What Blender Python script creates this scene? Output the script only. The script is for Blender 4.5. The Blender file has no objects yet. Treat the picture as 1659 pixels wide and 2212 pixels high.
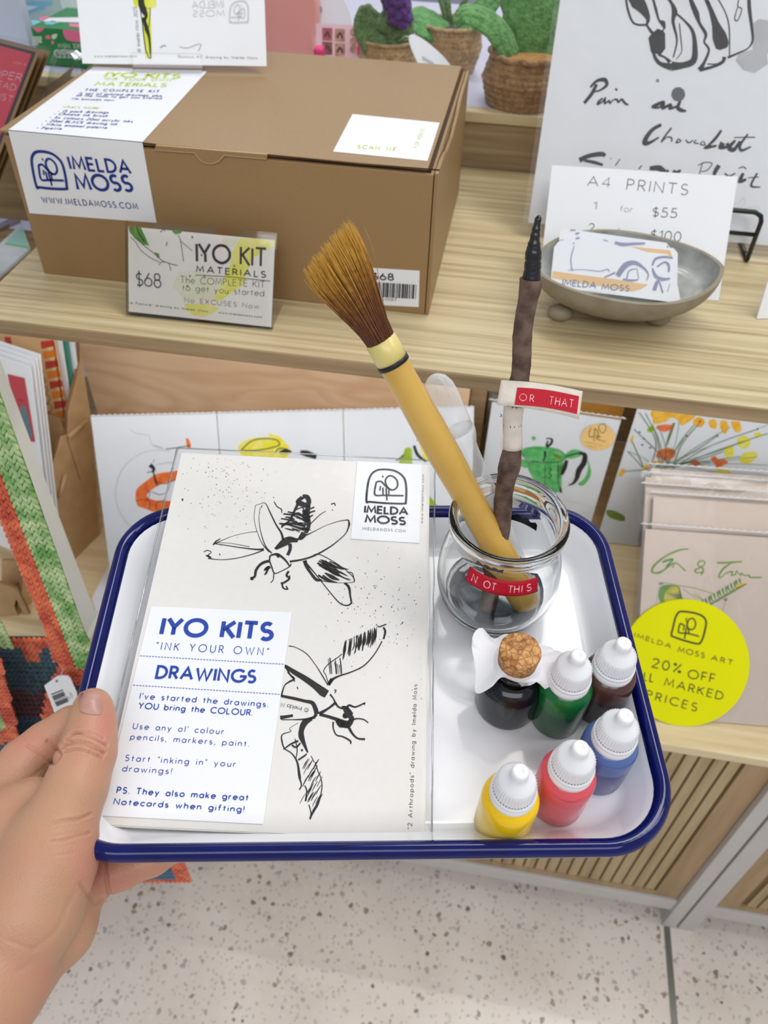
import bpy, bmesh, math, random
import numpy as np
from mathutils import Vector, Matrix
from mathutils.bvhtree import BVHTree
random.seed(7)
SC = bpy.context.scene
COL = SC.collection
# ------------------------------------------------------------------ camera
F_PX, CX, CY, IMG_H = 1711.23, 829.5, 1106.0, 2212.0
PITCH, ROLL, YAW, EYE = 0.7807, 0.0331, 0.1435, Vector((0, 0, 1.165))
_f = Vector((0, math.cos(PITCH), -math.sin(PITCH)))
_u = Vector((0, math.sin(PITCH), math.cos(PITCH)))
_x = Vector((1, 0, 0))
_x, _u = math.cos(ROLL) * _x + math.sin(ROLL) * _u, -math.sin(ROLL) * _x + math.cos(ROLL) * _u
_rz = Matrix.Rotation(YAW, 3, 'Z')
AF, AU, AX = _rz @ _f, _rz @ _u, _rz @ _x
cam_d = bpy.data.cameras.new('camera')
cam_d.sensor_fit = 'VERTICAL'
cam_d.sensor_height = 36.0
cam_d.lens = 36.0 * F_PX / IMG_H
cam_d.clip_start = 0.01
cam_d.clip_end = 60
cam_d.dof.use_dof = True
cam_d.dof.focus_distance = 0.40
cam_d.dof.aperture_fstop = 13.0
cam = bpy.data.objects.new('camera', cam_d)
COL.objects.link(cam)
m = Matrix.Identity(4)
for i in range(3):
    m[i][0], m[i][1], m[i][2], m[i][3] = AX[i], AU[i], -AF[i], EYE[i]
cam.matrix_world = m
SC.camera = cam
# ------------------------------------------------------------------ exposure, sky, lamps
SC.view_settings.view_transform = 'Standard'
SC.view_settings.look = 'None'
SC.view_settings.gamma = 1.0
SC.view_settings.use_curve_mapping = False
SC.view_settings.exposure = -0.17
w = bpy.data.worlds.new('shop_air')
SC.world = w
w.use_nodes = True
bg = w.node_tree.nodes['Background']
bg.inputs[0].default_value = (0.92, 0.96, 1.0, 1)
bg.inputs[1].default_value = 0.50


def area(name, loc, target, sx, sy, power, color=(1, 0.98, 0.95)):
    l = bpy.data.lights.new(name, 'AREA')
    l.shape = 'RECTANGLE'
    l.size, l.size_y, l.energy, l.color = sx, sy, power, color
    o = bpy.data.objects.new(name, l)
    COL.objects.link(o)
    o.location = loc
    o.rotation_euler = (Vector(target) - Vector(loc)).to_track_quat('-Z', 'Y').to_euler()
    return o


area('ceiling_panel_back', (0.45, 1.15, 3.0), (0.1, 0.55, 0.8), 1.6, 0.5, 24)
area('ceiling_panel_front', (0.25, -1.45, 2.55), (0.0, 0.5, 0.6), 2.4, 1.0, 30, (0.98, 0.985, 1.0))
area('ceiling_panel_right', (1.5, 0.35, 2.9), (0.1, 0.3, 0.7), 0.5, 1.4, 12)
area('under_shelf_fill', (0.25, 0.530, 0.8045), (0.25, 0.70, 0.60), 1.3, 0.012, 1.6, (0.98, 0.985, 1.0))  # added fill light without a real fixture, brightens the prints below the shelf
area('ceiling_panel_mall', (0.0, 4.5, 3.4), (0.0, 3.5, 0.0), 4.0, 2.0, 60, (0.95, 0.97, 1.0))


# ------------------------------------------------------------------ picture -> place
def ray(px, py):
    return AF + AX * ((px - CX) / F_PX) - AU * ((py - CY) / F_PX)


def at_z(px, py, z):
    v = ray(px, py)
    return EYE + v * ((z - EYE.z) / v.z)


def at_y(px, py, y):
    v = ray(px, py)
    return EYE + v * (y / v.y)


def at_d(px, py, d):
    return EYE + ray(px, py) * d


def on_pl(px, py, O, n):
    v = ray(px, py)
    return EYE + v * ((O - EYE).dot(n) / v.dot(n))


def to_px(P):
    d = Vector(P) - EYE
    z = d.dot(AF)
    return CX + F_PX * d.dot(AX) / z, CY - F_PX * d.dot(AU) / z


class Sheet:
    """A flat face in the room: origin, two in-plane axes and the outward normal."""
    def __init__(s, O, ex, ey):
        s.O = Vector(O)
        s.ex = Vector(ex).normalized()
        s.n = s.ex.cross(Vector(ey)).normalized()
        s.ey = s.n.cross(s.ex).normalized()

    def uv(s, px, py):
        d = on_pl(px, py, s.O, s.n) - s.O
        return d.dot(s.ex), d.dot(s.ey)

    def P(s, u, v, l=0.0):
        return s.O + s.ex * u + s.ey * v + s.n * l

    def moved(s, l):
        return Sheet(s.O + s.n * l, s.ex, s.ey)


def lean_sheet(bl, br, z, lean):
    """Sheet through the ground points seen at bl and br, leaning back by the given degrees."""
    a, b = at_z(*bl, z), at_z(*br, z)
    ex = (b - a).normalized()
    back = Vector((-ex.y, ex.x, 0))
    t = math.radians(lean)
    return Sheet(a, ex, back * math.sin(t) + Vector((0, 0, math.cos(t))))


def fit_lean(O, ex, px, target_u=0.0):
    """lean (degrees) that makes the photo point fall at the given distance from the left edge"""
    best = None
    back = Vector((-ex.y, ex.x, 0)).normalized()
    for i in range(0, 130):
        t = math.radians(i * .5)
        s = Sheet(O, ex, back * math.sin(t) + Vector((0, 0, math.cos(t))))
        u = s.uv(*px)[0]
        if best is None or abs(u - target_u) < best[0]:
            best = (abs(u - target_u), i * .5, s)
    return best[2], best[1]


class Crop:
    """Reads positions noted on an enlarged detail of the photograph."""
    def __init__(s, x, y, k):
        s.x, s.y, s.k = x, y, k

    def __call__(s, *pts):
        return [(s.x + p[0] / s.k, s.y + p[1] / s.k) + tuple(p[2:]) for p in pts]


# ------------------------------------------------------------------ mesh builder
class MB:
    def __init__(s):
        s.v, s.f, s.m = [], [], []
        s.sm = []

    def add(s, vs, fs, mi=0, smooth=False):
        o = len(s.v)
        s.v += [Vector(p) for p in vs]
        for f in fs:
            s.f.append([o + i for i in f])
            s.m.append(mi)
            s.sm.append(smooth)
        return s

    def box(s, c, d, mi=0, M=None):
        c = Vector(c)
        vs = [Vector((x * d[0] / 2, y * d[1] / 2, z * d[2] / 2)) for z in (-1, 1) for y in (-1, 1) for x in (-1, 1)]
        vs = [(M @ p if M else p) + c for p in vs]
        return s.add(vs, [(0, 2, 3, 1), (4, 5, 7, 6), (0, 1, 5, 4), (2, 6, 7, 3), (0, 4, 6, 2), (1, 3, 7, 5)], mi)

    def box2(s, a, b, mi=0):
        a, b = Vector(a), Vector(b)
        return s.box((a + b) / 2, b - a, mi)

    def prism(s, pts, d, mi=0, side=None, smooth=False):
        """closed outline of 3D points, extruded by vector d"""
        n = len(pts)
        d = Vector(d)
        pts = [Vector(p) for p in pts]
        s.add(pts + [p + d for p in pts], [tuple(range(n)), tuple(range(2 * n - 1, n - 1, -1))], mi)
        o = len(s.v) - 2 * n
        for i in range(n):
            j = (i + 1) % n
            s.f.append([o + j, o + i, o + n + i, o + n + j])
            s.m.append(mi if side is None else side)
            s.sm.append(smooth)
        return s

    def slab(s, sh, poly, t, mi=0, side=None, lift=0.0):
        return s.prism([sh.P(u, v, lift) for u, v in poly], -sh.n * t, mi, side)

    def poly(s, sh, pts, mi=0, lift=0.0002):
        return s.add([sh.P(p[0], p[1], lift) for p in pts], [tuple(range(len(pts)))], mi)

    def grid(s, rows, mi=0, smooth=True, closed=False):
        n, k = len(rows), len(rows[0])
        fs = []
        for i in range(n - 1):
            for j in range(k if closed else k - 1):
                j2 = (j + 1) % k
                fs.append((i * k + j, i * k + j2, (i + 1) * k + j2, (i + 1) * k + j))
        return s.add([p for r in rows for p in r], fs, mi, smooth)

    def lathe(s, prof, seg=48, mi=0, M=None, ribs=None, smooth=True, cap0=False, cap1=False):
        rows = []
        for idx, (r, z) in enumerate(prof):
            row = []
            for j in range(seg):
                a = 2 * math.pi * j / seg
                rr = r * (ribs(idx, j, a, z) if ribs else 1.0)
                p = Vector((rr * math.cos(a), rr * math.sin(a), z))
                row.append(M @ p if M else p)
            rows.append(row)
        o = len(s.v)
        s.grid(rows, mi, smooth, True)
        if cap0:
            s.f.append([o + j for j in range(seg - 1, -1, -1)]); s.m.append(mi); s.sm.append(False)
        if cap1:
            b = o + (len(prof) - 1) * seg
            s.f.append([b + j for j in range(seg)]); s.m.append(mi); s.sm.append(False)
        return s

    def tube(s, pts, rad, seg=10, mi=0, caps=True, closed=False, flat=1.0, up=None):
        pts = [Vector(p) for p in pts]
        n = len(pts)
        if not isinstance(rad, (list, tuple)):
            rad = [rad] * n
        rows = []
        prev = None
        for i in range(n):
            if closed:
                t = (pts[(i + 1) % n] - pts[i - 1]).normalized()
            else:
                t = (pts[min(i + 1, n - 1)] - pts[max(i - 1, 0)]).normalized()
            if prev is None:
                a = Vector(up) if up else (Vector((0, 0, 1)) if abs(t.z) < .9 else Vector((1, 0, 0)))
            else:
                a = prev
            a = (a - t * a.dot(t)).normalized()
            b = t.cross(a)
            prev = a
            rows.append([pts[i] + (a * math.cos(2 * math.pi * j / seg) * flat + b * math.sin(2 * math.pi * j / seg)) * rad[i] for j in range(seg)])
        if closed:
            rows.append(rows[0])
        o = len(s.v)
        s.grid(rows, mi, True, True)
        if caps and not closed:
            s.f.append([o + j for j in range(seg - 1, -1, -1)]); s.m.append(mi); s.sm.append(False)
            b_ = o + (n - 1) * seg
            s.f.append([b_ + j for j in range(seg)]); s.m.append(mi); s.sm.append(False)
        return s

    def blobs(s, c, ax, ay, az, seg=6, rings=4, mi=0):
        rows = []
        for i in range(rings + 1):
            th = math.pi * i / rings
            rows.append([Vector(c) + ax * math.sin(th) * math.cos(2 * math.pi * j / seg) + ay * math.sin(th) * math.sin(2 * math.pi * j / seg) + az * math.cos(th) for j in range(seg)])
        return s.grid(rows, mi, True, True)

    def stroke(s, sh, pts, w, mi=0, lift=0.00025, smooth=True, closed=False, px=True, wpx=True):
        """ink line on a sheet; pts in photo pixels (px) or sheet units; w in pixels or metres"""
        if px:
            ws = [p[2] if len(p) > 2 else w for p in pts]
            q = [sh.uv(p[0], p[1]) for p in pts]
            if wpx:
                a, b = sh.uv(pts[0][0], pts[0][1]), sh.uv(pts[0][0] + 4, pts[0][1])
                a2, b2 = sh.uv(pts[0][0], pts[0][1]), sh.uv(pts[0][0], pts[0][1] + 4)
                k = (math.hypot(b[0] - a[0], b[1] - a[1]) + math.hypot(b2[0] - a2[0], b2[1] - a2[1])) / 8
                ws = [x * k for x in ws]
        else:
            q = [(p[0], p[1]) for p in pts]
            ws = [p[2] if len(p) > 2 else w for p in pts]
        if smooth and len(q) > 2:
            q, ws = spline(q, ws, 5, closed)
        ribbon(s, sh, q, ws, mi, lift, closed)
        return s

    def build(s, name, mats, parent=None, smooth=None, bevel=None, subd=None, solid=None):
        me = bpy.data.meshes.new(name)
        W = Matrix.Identity(4)
        p = parent
        chain = []
        while p is not None:
            chain.append(p.matrix_basis.copy())
            p = p.parent
        for mtx in reversed(chain):
            W = W @ mtx
        Wi = W.inverted()
        me.from_pydata([Wi @ v for v in s.v], [], s.f)
        if not isinstance(mats, (list, tuple)):
            mats = [mats]
        for mt in mats:
            me.materials.append(mt)
        me.polygons.foreach_set('material_index', s.m)
        me.polygons.foreach_set('use_smooth', [(x if smooth is None else smooth) for x in s.sm])
        me.update()
        o = bpy.data.objects.new(name, me)
        COL.objects.link(o)
        if parent is not None:
            o.parent = parent
        if solid:
            md = o.modifiers.new('solid', 'SOLIDIFY'); md.thickness = solid; md.offset = 0
        if bevel:
            md = o.modifiers.new('bevel', 'BEVEL'); md.width = bevel; md.segments = 2; md.limit_method = 'ANGLE'; md.angle_limit = 0.7
        if subd:
            md = o.modifiers.new('subd', 'SUBSURF'); md.levels = md.render_levels = subd
        return o


def spline(q, ws, k=5, closed=False):
    out, wo = [], []
    n = len(q)
    rng = range(n if closed else n - 1)
    for i in rng:
        if closed:
            p0, p1, p2, p3 = q[i - 1], q[i], q[(i + 1) % n], q[(i + 2) % n]
            w1, w2 = ws[i], ws[(i + 1) % n]
        else:
            p0, p1, p2, p3 = q[max(i - 1, 0)], q[i], q[i + 1], q[min(i + 2, n - 1)]
            w1, w2 = ws[i], ws[i + 1]
        for j in range(k):
            t = j / k
            out.append(tuple(0.5 * (2 * p1[c] + (p2[c] - p0[c]) * t + (2 * p0[c] - 5 * p1[c] + 4 * p2[c] - p3[c]) * t * t + (3 * p1[c] - p0[c] - 3 * p2[c] + p3[c]) * t ** 3) for c in range(len(p1))))
            wo.append(w1 + (w2 - w1) * t)
    if not closed:
        out.append(tuple(q[-1])); wo.append(ws[-1])
    return out, wo


def ribbon(mb, sh, q, ws, mi, lift, closed=False):
    qq, ww = [], []
    for p, x in zip(q, ws):
        if not qq or math.hypot(p[0] - qq[-1][0], p[1] - qq[-1][1]) > 1e-6:
            qq.append(p); ww.append(x)
    n = len(qq)
    if n < 2:
        return
    vs = []
    for i in range(n):
        a = qq[i - 1] if (closed or i > 0) else None
        b = qq[(i + 1) % n] if (closed or i < n - 1) else None
        c = qq[i]
        d1 = (c[0] - a[0], c[1] - a[1]) if a else None
        d2 = (b[0] - c[0], b[1] - c[1]) if b else None
        d1 = d1 or d2
        d2 = d2 or d1
        l1, l2 = math.hypot(*d1) or 1, math.hypot(*d2) or 1
        n1, n2 = (-d1[1] / l1, d1[0] / l1), (-d2[1] / l2, d2[0] / l2)
        mx, my = n1[0] + n2[0], n1[1] + n2[1]
        ml = math.hypot(mx, my)
        if ml < 0.2:
            mx, my, k = n1[0], n1[1], 1.0
        else:
            mx, my = mx / ml, my / ml
            k = min(1.0 / max(mx * n1[0] + my * n1[1], 0.3), 1.8)
        h = ww[i] / 2 * k
        vs.append(sh.P(c[0] + mx * h, c[1] + my * h, lift))
        vs.append(sh.P(c[0] - mx * h, c[1] - my * h, lift))
    fs = [(2 * i + 1, 2 * i + 3, 2 * i + 2, 2 * i) for i in range(n - 1)]
    if closed:
        fs.append((2 * n - 1, 1, 0, 2 * n - 2))
    mb.add(vs, fs, mi)


# ------------------------------------------------------------------ lettering (single-line strokes given a pen width)
def A_(cx, cy, rx, ry, a0, a1, n=None):
    n = n or max(4, int(abs(a1 - a0) / 18))
    return [(cx + rx * math.cos(math.radians(a0 + (a1 - a0) * i / n)), cy + ry * math.sin(math.radians(a0 + (a1 - a0) * i / n))) for i in range(n + 1)]


G = {
 'A': (.78, [[(0, 0), (.39, 1), (.78, 0)], [(.15, .34), (.63, .34)]]),
 'B': (.5, [[(0, 0), (0, 1)] + [(0, 1), (.24, 1)] + A_(.24, .76, .22, .24, 90, -90) + [(0, .52)], [(0, .52), (.26, .52)] + A_(.26, .26, .25, .26, 90, -90) + [(0, 0)]]),
 'C': (.76, [A_(.48, .5, .48, .5, 48, 312)]),
 'D': (.66, [[(0, 0), (0, 1), (.2, 1)] + A_(.2, .5, .46, .5, 90, -90) + [(0, 0)]]),
 'E': (.46, [[(.46, 1), (0, 1), (0, 0), (.46, 0)], [(0, .52), (.42, .52)]]),
 'F': (.44, [[(.44, 1), (0, 1), (0, 0)], [(0, .5), (.4, .5)]]),
 'G': (.86, [A_(.48, .5, .48, .5, 45, 350) + [(.95, .46), (.56, .46)]]),
 'H': (.62, [[(0, 0), (0, 1)], [(.62, 0), (.62, 1)], [(0, .52), (.62, .52)]]),
 'I': (.0, [[(0, 0), (0, 1)]]),
 'J': (.36, [[(.36, 1), (.36, .2)] + A_(.16, .2, .2, .2, 0, -150)]),
 'K': (.56, [[(0, 0), (0, 1)], [(.53, 1), (.02, .46)], [(.16, .58), (.56, 0)]]),
 'L': (.42, [[(0, 1), (0, 0), (.42, 0)]]),
 'M': (.84, [[(0, 0), (.1, 1), (.42, .18), (.74, 1), (.84, 0)]]),
 'N': (.64, [[(0, 0), (0, 1), (.64, 0), (.64, 1)]]),
 'O': (.96, [A_(.48, .5, .48, .5, 90, 450, 24)]),
 'P': (.48, [[(0, 0), (0, 1), (.22, 1)] + A_(.22, .74, .25, .26, 90, -90) + [(0, .48)]]),
 'Q': (.96, [A_(.48, .5, .48, .5, 90, 450, 24), [(.58, .3), (.92, -.05)]]),
 'R': (.5, [[(0, 0), (0, 1), (.22, 1)] + A_(.22, .74, .24, .26, 90, -90) + [(0, .48)], [(.22, .48), (.52, 0)]]),
 'S': (.5, [A_(.25, .75, .22, .25, 40, 255, 12) + A_(.25, .26, .25, .26, 80, -140, 12)]),
 'T': (.6, [[(0, 1), (.6, 1)], [(.3, 1), (.3, 0)]]),
 'U': (.6, [[(0, 1), (0, .3)] + A_(.3, .3, .3, .3, 180, 360) + [(.6, 1)]]),
 'V': (.7, [[(0, 1), (.35, 0), (.7, 1)]]),
 'W': (1.04, [[(0, 1), (.27, 0), (.52, .9), (.77, 0), (1.04, 1)]]),
 'X': (.62, [[(0, 0), (.6, 1)], [(.02, 1), (.62, 0)]]),
 'Y': (.64, [[(0, 1), (.32, .48), (.64, 1)], [(.32, .48), (.32, 0)]]),
 'Z': (.58, [[(.02, 1), (.58, 1), (0, 0), (.58, 0)]]),
 'a': (.54, [A_(.27, .31, .27, .31, 0, 360, 18), [(.54, .62), (.54, 0)]]),
 'b': (.54, [A_(.27, .31, .27, .31, 0, 360, 18), [(0, 1), (0, 0)]]),
 'c': (.46, [A_(.3, .31, .3, .31, 50, 310)]),
 'd': (.54, [A_(.27, .31, .27, .31, 0, 360, 18), [(.54, 1), (.54, 0)]]),
 'e': (.54, [[(.01, .32), (.55, .32)] + A_(.28, .31, .28, .31, 4, 315)]),
 'f': (.28, [A_(.27, .83, .15, .16, 70, 180) + [(.12, 0)], [(0, .6), (.28, .6)]]),
 'g': (.54, [A_(.27, .31, .27, .31, 0, 360, 18), [(.54, .62), (.54, -.08)] + A_(.29, -.08, .25, .22, 0, -150)]),
 'h': (.44, [[(0, 1), (0, 0)], [(0, .36)] + A_(.22, .38, .22, .24, 170, 0) + [(.44, 0)]]),
 'i': (.0, [[(0, .62), (0, 0)], [(0, .86), (0, .94)]]),
 'j': (.1, [[(.1, .62), (.1, -.2)], [(.1, .86), (.1, .94)]]),
 'k': (.4, [[(0, 1), (0, 0)], [(.36, .62), (.03, .3)], [(.12, .38), (.4, 0)]]),
 'l': (.0, [[(0, 1), (0, 0)]]),
 'm': (.78, [[(0, .62), (0, 0)], [(0, .38)] + A_(.195, .4, .195, .22, 170, 0) + [(.39, 0)], [(.39, .38)] + A_(.585, .4, .195, .22, 170, 0) + [(.78, 0)]]),
 'n': (.44, [[(0, .62), (0, 0)], [(0, .36)] + A_(.22, .38, .22, .24, 170, 0) + [(.44, 0)]]),
 'o': (.58, [A_(.29, .31, .29, .31, 90, 450, 20)]),
 'p': (.54, [A_(.27, .31, .27, .31, 0, 360, 18), [(0, .62), (0, -.3)]]),
 'q': (.54, [A_(.27, .31, .27, .31, 0, 360, 18), [(.54, .62), (.54, -.3)]]),
 'r': (.24, [[(0, .62), (0, 0)], [(0, .34)] + A_(.22, .38, .22, .24, 170, 80)]),
 's': (.36, [A_(.18, .46, .16, .16, 40, 255, 8) + A_(.18, .16, .18, .16, 80, -140, 8)]),
 't': (.28, [[(.13, .86), (.13, 0)], [(0, .6), (.28, .6)]]),
 'u': (.44, [[(0, .62), (0, .22)] + A_(.22, .22, .22, .22, 180, 360) + [(.44, .62)], [(.44, .3), (.44, 0)]]),
 'v': (.46, [[(0, .62), (.23, 0), (.46, .62)]]),
 'w': (.72, [[(0, .62), (.18, 0), (.36, .56), (.54, 0), (.72, .62)]]),
 'x': (.44, [[(0, 0), (.42, .62)], [(.02, .62), (.44, 0)]]),
 'y': (.48, [[(0, .62), (.25, .02)], [(.48, .62), (.13, -.3)]]),
 'z': (.4, [[(0, .62), (.4, .62), (0, 0), (.4, 0)]]),
 '0': (.56, [A_(.28, .5, .28, .5, 90, 450, 24)]),
 '1': (.2, [[(0, .8), (.2, 1), (.2, 0)]]),
 '2': (.52, [A_(.26, .74, .25, .26, 165, -30, 10) + [(0, 0), (.54, 0)]]),
 '3': (.5, [A_(.23, .76, .22, .24, 150, -90, 10), A_(.23, .27, .26, .26, 90, -150, 10)]),
 '4': (.58, [[(.44, 0), (.44, 1), (0, .28), (.58, .28)]]),
 '5': (.52, [[(.46, 1), (.12, 1), (.07, .58)] + A_(.22, .31, .29, .31, 115, -145, 12)]),
 '6': (.56, [A_(.28, .3, .28, .3, 0, 360, 20), [(.03, .42), (.36, 1)]]),
 '8': (.52, [A_(.26, .76, .21, .24, 90, 450, 18), A_(.26, .27, .26, .27, 90, 450, 18)]),
 '9': (.56, [A_(.28, .7, .28, .3, 0, 360, 20), [(.53, .58), (.2, 0)]]),
 '$': (.5, [A_(.25, .73, .22, .21, 40, 255, 10) + A_(.25, .29, .25, .23, 80, -140, 10), [(.25, 1.12), (.25, -.12)]]),
 '%': (.7, [[(.62, 1), (.08, 0)], A_(.12, .86, .1, .1, 0, 360, 10), A_(.58, .14, .1, .1, 0, 360, 10)]),
 '.': (.0, [[(0, 0), (0, .09)]]),
 ',': (.0, [[(.04, .08), (-.03, -.14)]]),
 '-': (.34, [[(0, .42), (.34, .42)]]),
 '!': (.0, [[(0, 1), (0, .32)], [(0, 0), (0, .09)]]),
 "'": (.0, [[(0.02, 1), (-.03, .76)]]),
 '"': (.14, [[(0.02, 1), (-.01, .78)], [(.16, 1), (.13, .78)]]),
 ':': (.0, [[(0, .1), (0, .18)], [(0, .5), (0, .58)]]),
 '/': (.4, [[(0, -.1), (.4, 1.05)]]),
 '&': (.7, [[(.7, 0), (.2, .7)] + A_(.3, .83, .17, .17, 215, -30, 10) + [(.08, .38)] + A_(.26, .24, .25, .24, 140, 300, 8) + [(.66, .45)]]),
 '*': (.1, [A_(.05, .35, .06, .06, 0, 360, 8)]),
 '(': (.2, [A_(.5, .45, .5, .7, 130, 230)]), ')': (.2, [A_(-.3, .45, .5, .7, 50, -50)]),
 '|': (.0, [[(0, 0), (0, 1)]]),
 '#': (.6, [[(.12, .05), (.24, .95)], [(.38, .05), (.5, .95)], [(.0, .34), (.58, .34)], [(.04, .66), (.62, .66)]]),
 '\u00a9': (.9, [A_(.45, .45, .45, .45, 90, 450, 24), A_(.45, .45, .22, .22, 50, 310)]),
 ' ': (.34, []),
}


def text_uv(mb, sh, s, o, xd, H, W=None, wt=.12, mi=0, track=.24, lift=.0002, jit=0.0, slant=0.0, mirror=False):
    """s on a sheet: o baseline start (u,v), xd unit direction, H cap height, W total width (or natural)"""
    yd = (-xd[1], xd[0])
    x = 0.0
    segs = []
    for i, c in enumerate(s):
        adv, st = G.get(c, G[' '])
        for q in st:
            jx, jy = random.uniform(-jit, jit), random.uniform(-jit, jit)
            segs.append([(x + px_ + slant * py_ + jx, py_ + jy + random.uniform(-jit, jit) * .4) for px_, py_ in q])
        x += adv + (track if i < len(s) - 1 else 0)
    sx = (W / x) if (W and x > 0) else H
    for q in segs:
        pts = []
        for a, b in q:
            a = (x - a) if mirror else a
            pts.append((o[0] + xd[0] * a * sx + yd[0] * b * H, o[1] + xd[1] * a * sx + yd[1] * b * H))
        cl = len(pts) > 6 and math.hypot(pts[0][0] - pts[-1][0], pts[0][1] - pts[-1][1]) < 1e-7
        ribbon(mb, sh, pts[:-1] if cl else pts, [wt * H] * len(pts), mi, lift, cl)


def text(mb, sh, s, p0, p1, hp, wt=.12, mi=0, track=.24, lift=.0002, jit=0.0, slant=0.0, mirror=False):
    """s between two photo points on its baseline; hp = photo point at cap height above p0"""
    a, b, c = sh.uv(*p0), sh.uv(*p1), sh.uv(*hp)
    d = (b[0] - a[0], b[1] - a[1])
    L = math.hypot(*d)
    xd = (d[0] / L, d[1] / L)
    H = abs(-(c[0] - a[0]) * xd[1] + (c[1] - a[1]) * xd[0])
    text_uv(mb, sh, s, a, xd, H, L, wt, mi, track, lift, jit, slant, mirror)


# ------------------------------------------------------------------ naming
def tag(o, label=None, cat=None, group=None, kind=None):
    if label: o['label'] = label
    if cat: o['category'] = cat
    if group: o['group'] = group
    if kind: o['kind'] = kind
    return o


def thing(name, label, cat, loc=(0, 0, 0), M=None, group=None):
    o = bpy.data.objects.new(name, None)
    COL.objects.link(o)
    o.empty_display_size = 0.02
    o.matrix_basis = M.copy() if M is not None else Matrix.Translation(Vector(loc))
    return tag(o, label, cat, group)


def structure(o):
    o['kind'] = 'structure'
    return o


def copy_tree(o, M, label=None):
    r = o.copy()
    COL.objects.link(r)
    r.matrix_basis = M.copy()
    if label: r['label'] = label
    def kids(src, dst):
        for ch in list(src.children):
            c = ch.copy(); COL.objects.link(c); c.parent = dst
            kids(ch, c)
    kids(o, r)
    return r


# ------------------------------------------------------------------ materials
MATS = {}


def nd(nt, kind, **kw):
    n = nt.nodes.new(kind)
    for k, v in kw.items():
        if k.startswith('i_'):
            key = k[2:]
            n.inputs[int(key) if key.isdigit() else key.replace('_', ' ')].default_value = v
        else:
            setattr(n, k, v)
    return n


def ramp(nt, stops, interp='LINEAR'):
    r = nt.nodes.new('ShaderNodeValToRGB')
    r.color_ramp.interpolation = interp
    e = r.color_ramp.elements
    while len(e) < len(stops):
        e.new(0.5)
    for el, (p, c) in zip(e, stops):
        el.position = p
        el.color = (*c, 1) if len(c) == 3 else c
    return r


def c8(r, g, b):
    def f(x):
        x /= 255
        return x / 12.92 if x <= .04045 else ((x + .055) / 1.055) ** 2.4
    return (f(r), f(g), f(b))


def mat(name, col=(.8, .8, .8), rough=.5, noise=None, bump=None, coat=0, trans=0, ior=1.45, sss=0, sss_r=(1, .3, .2), spec=.5, metal=0, coord='Object', alpha=1):
    """principled with optional colour noise (scale, amount, second colour) and bump (scale, strength)"""
    if name in MATS:
        return MATS[name]
    m_ = bpy.data.materials.new(name)
    m_.use_nodes = True
    nt = m_.node_tree
    b = nt.nodes['Principled BSDF']
    b.inputs['Base Color'].default_value = (*col, 1)
    b.inputs['Roughness'].default_value = rough
    b.inputs['IOR'].default_value = ior
    b.inputs['Specular IOR Level'].default_value = spec
    b.inputs['Coat Weight'].default_value = coat
    b.inputs['Coat Roughness'].default_value = .05
    b.inputs['Transmission Weight'].default_value = trans
    b.inputs['Metallic'].default_value = metal
    b.inputs['Alpha'].default_value = alpha
    if sss:
        b.inputs['Subsurface Weight'].default_value = sss
        b.inputs['Subsurface Radius'].default_value = sss_r
        b.inputs['Subsurface Scale'].default_value = .004
    tc = nd(nt, 'ShaderNodeTexCoord')
    if noise is None:
        noise = (60, .06, None)
    sc_, am, c2 = noise
    n = nd(nt, 'ShaderNodeTexNoise', i_Scale=sc_, i_Detail=4.0)
    nt.links.new(tc.outputs[coord], n.inputs['Vector'])
    c2 = c2 or tuple(x * (1 - am) for x in col)
    r = ramp(nt, [(.38, col), (.66, c2)])
    nt.links.new(n.outputs['Fac'], r.inputs[0])
    nt.links.new(r.outputs[0], b.inputs['Base Color'])
    if bump:
        n2 = nd(nt, 'ShaderNodeTexNoise', i_Scale=bump[0], i_Detail=5.0)
        nt.links.new(tc.outputs[coord], n2.inputs['Vector'])
        bp = nd(nt, 'ShaderNodeBump', i_Strength=bump[1], i_Distance=.001)
        nt.links.new(n2.outputs['Fac'], bp.inputs['Height'])
        nt.links.new(bp.outputs[0], b.inputs['Normal'])
    MATS[name] = m_
    return m_


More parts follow.
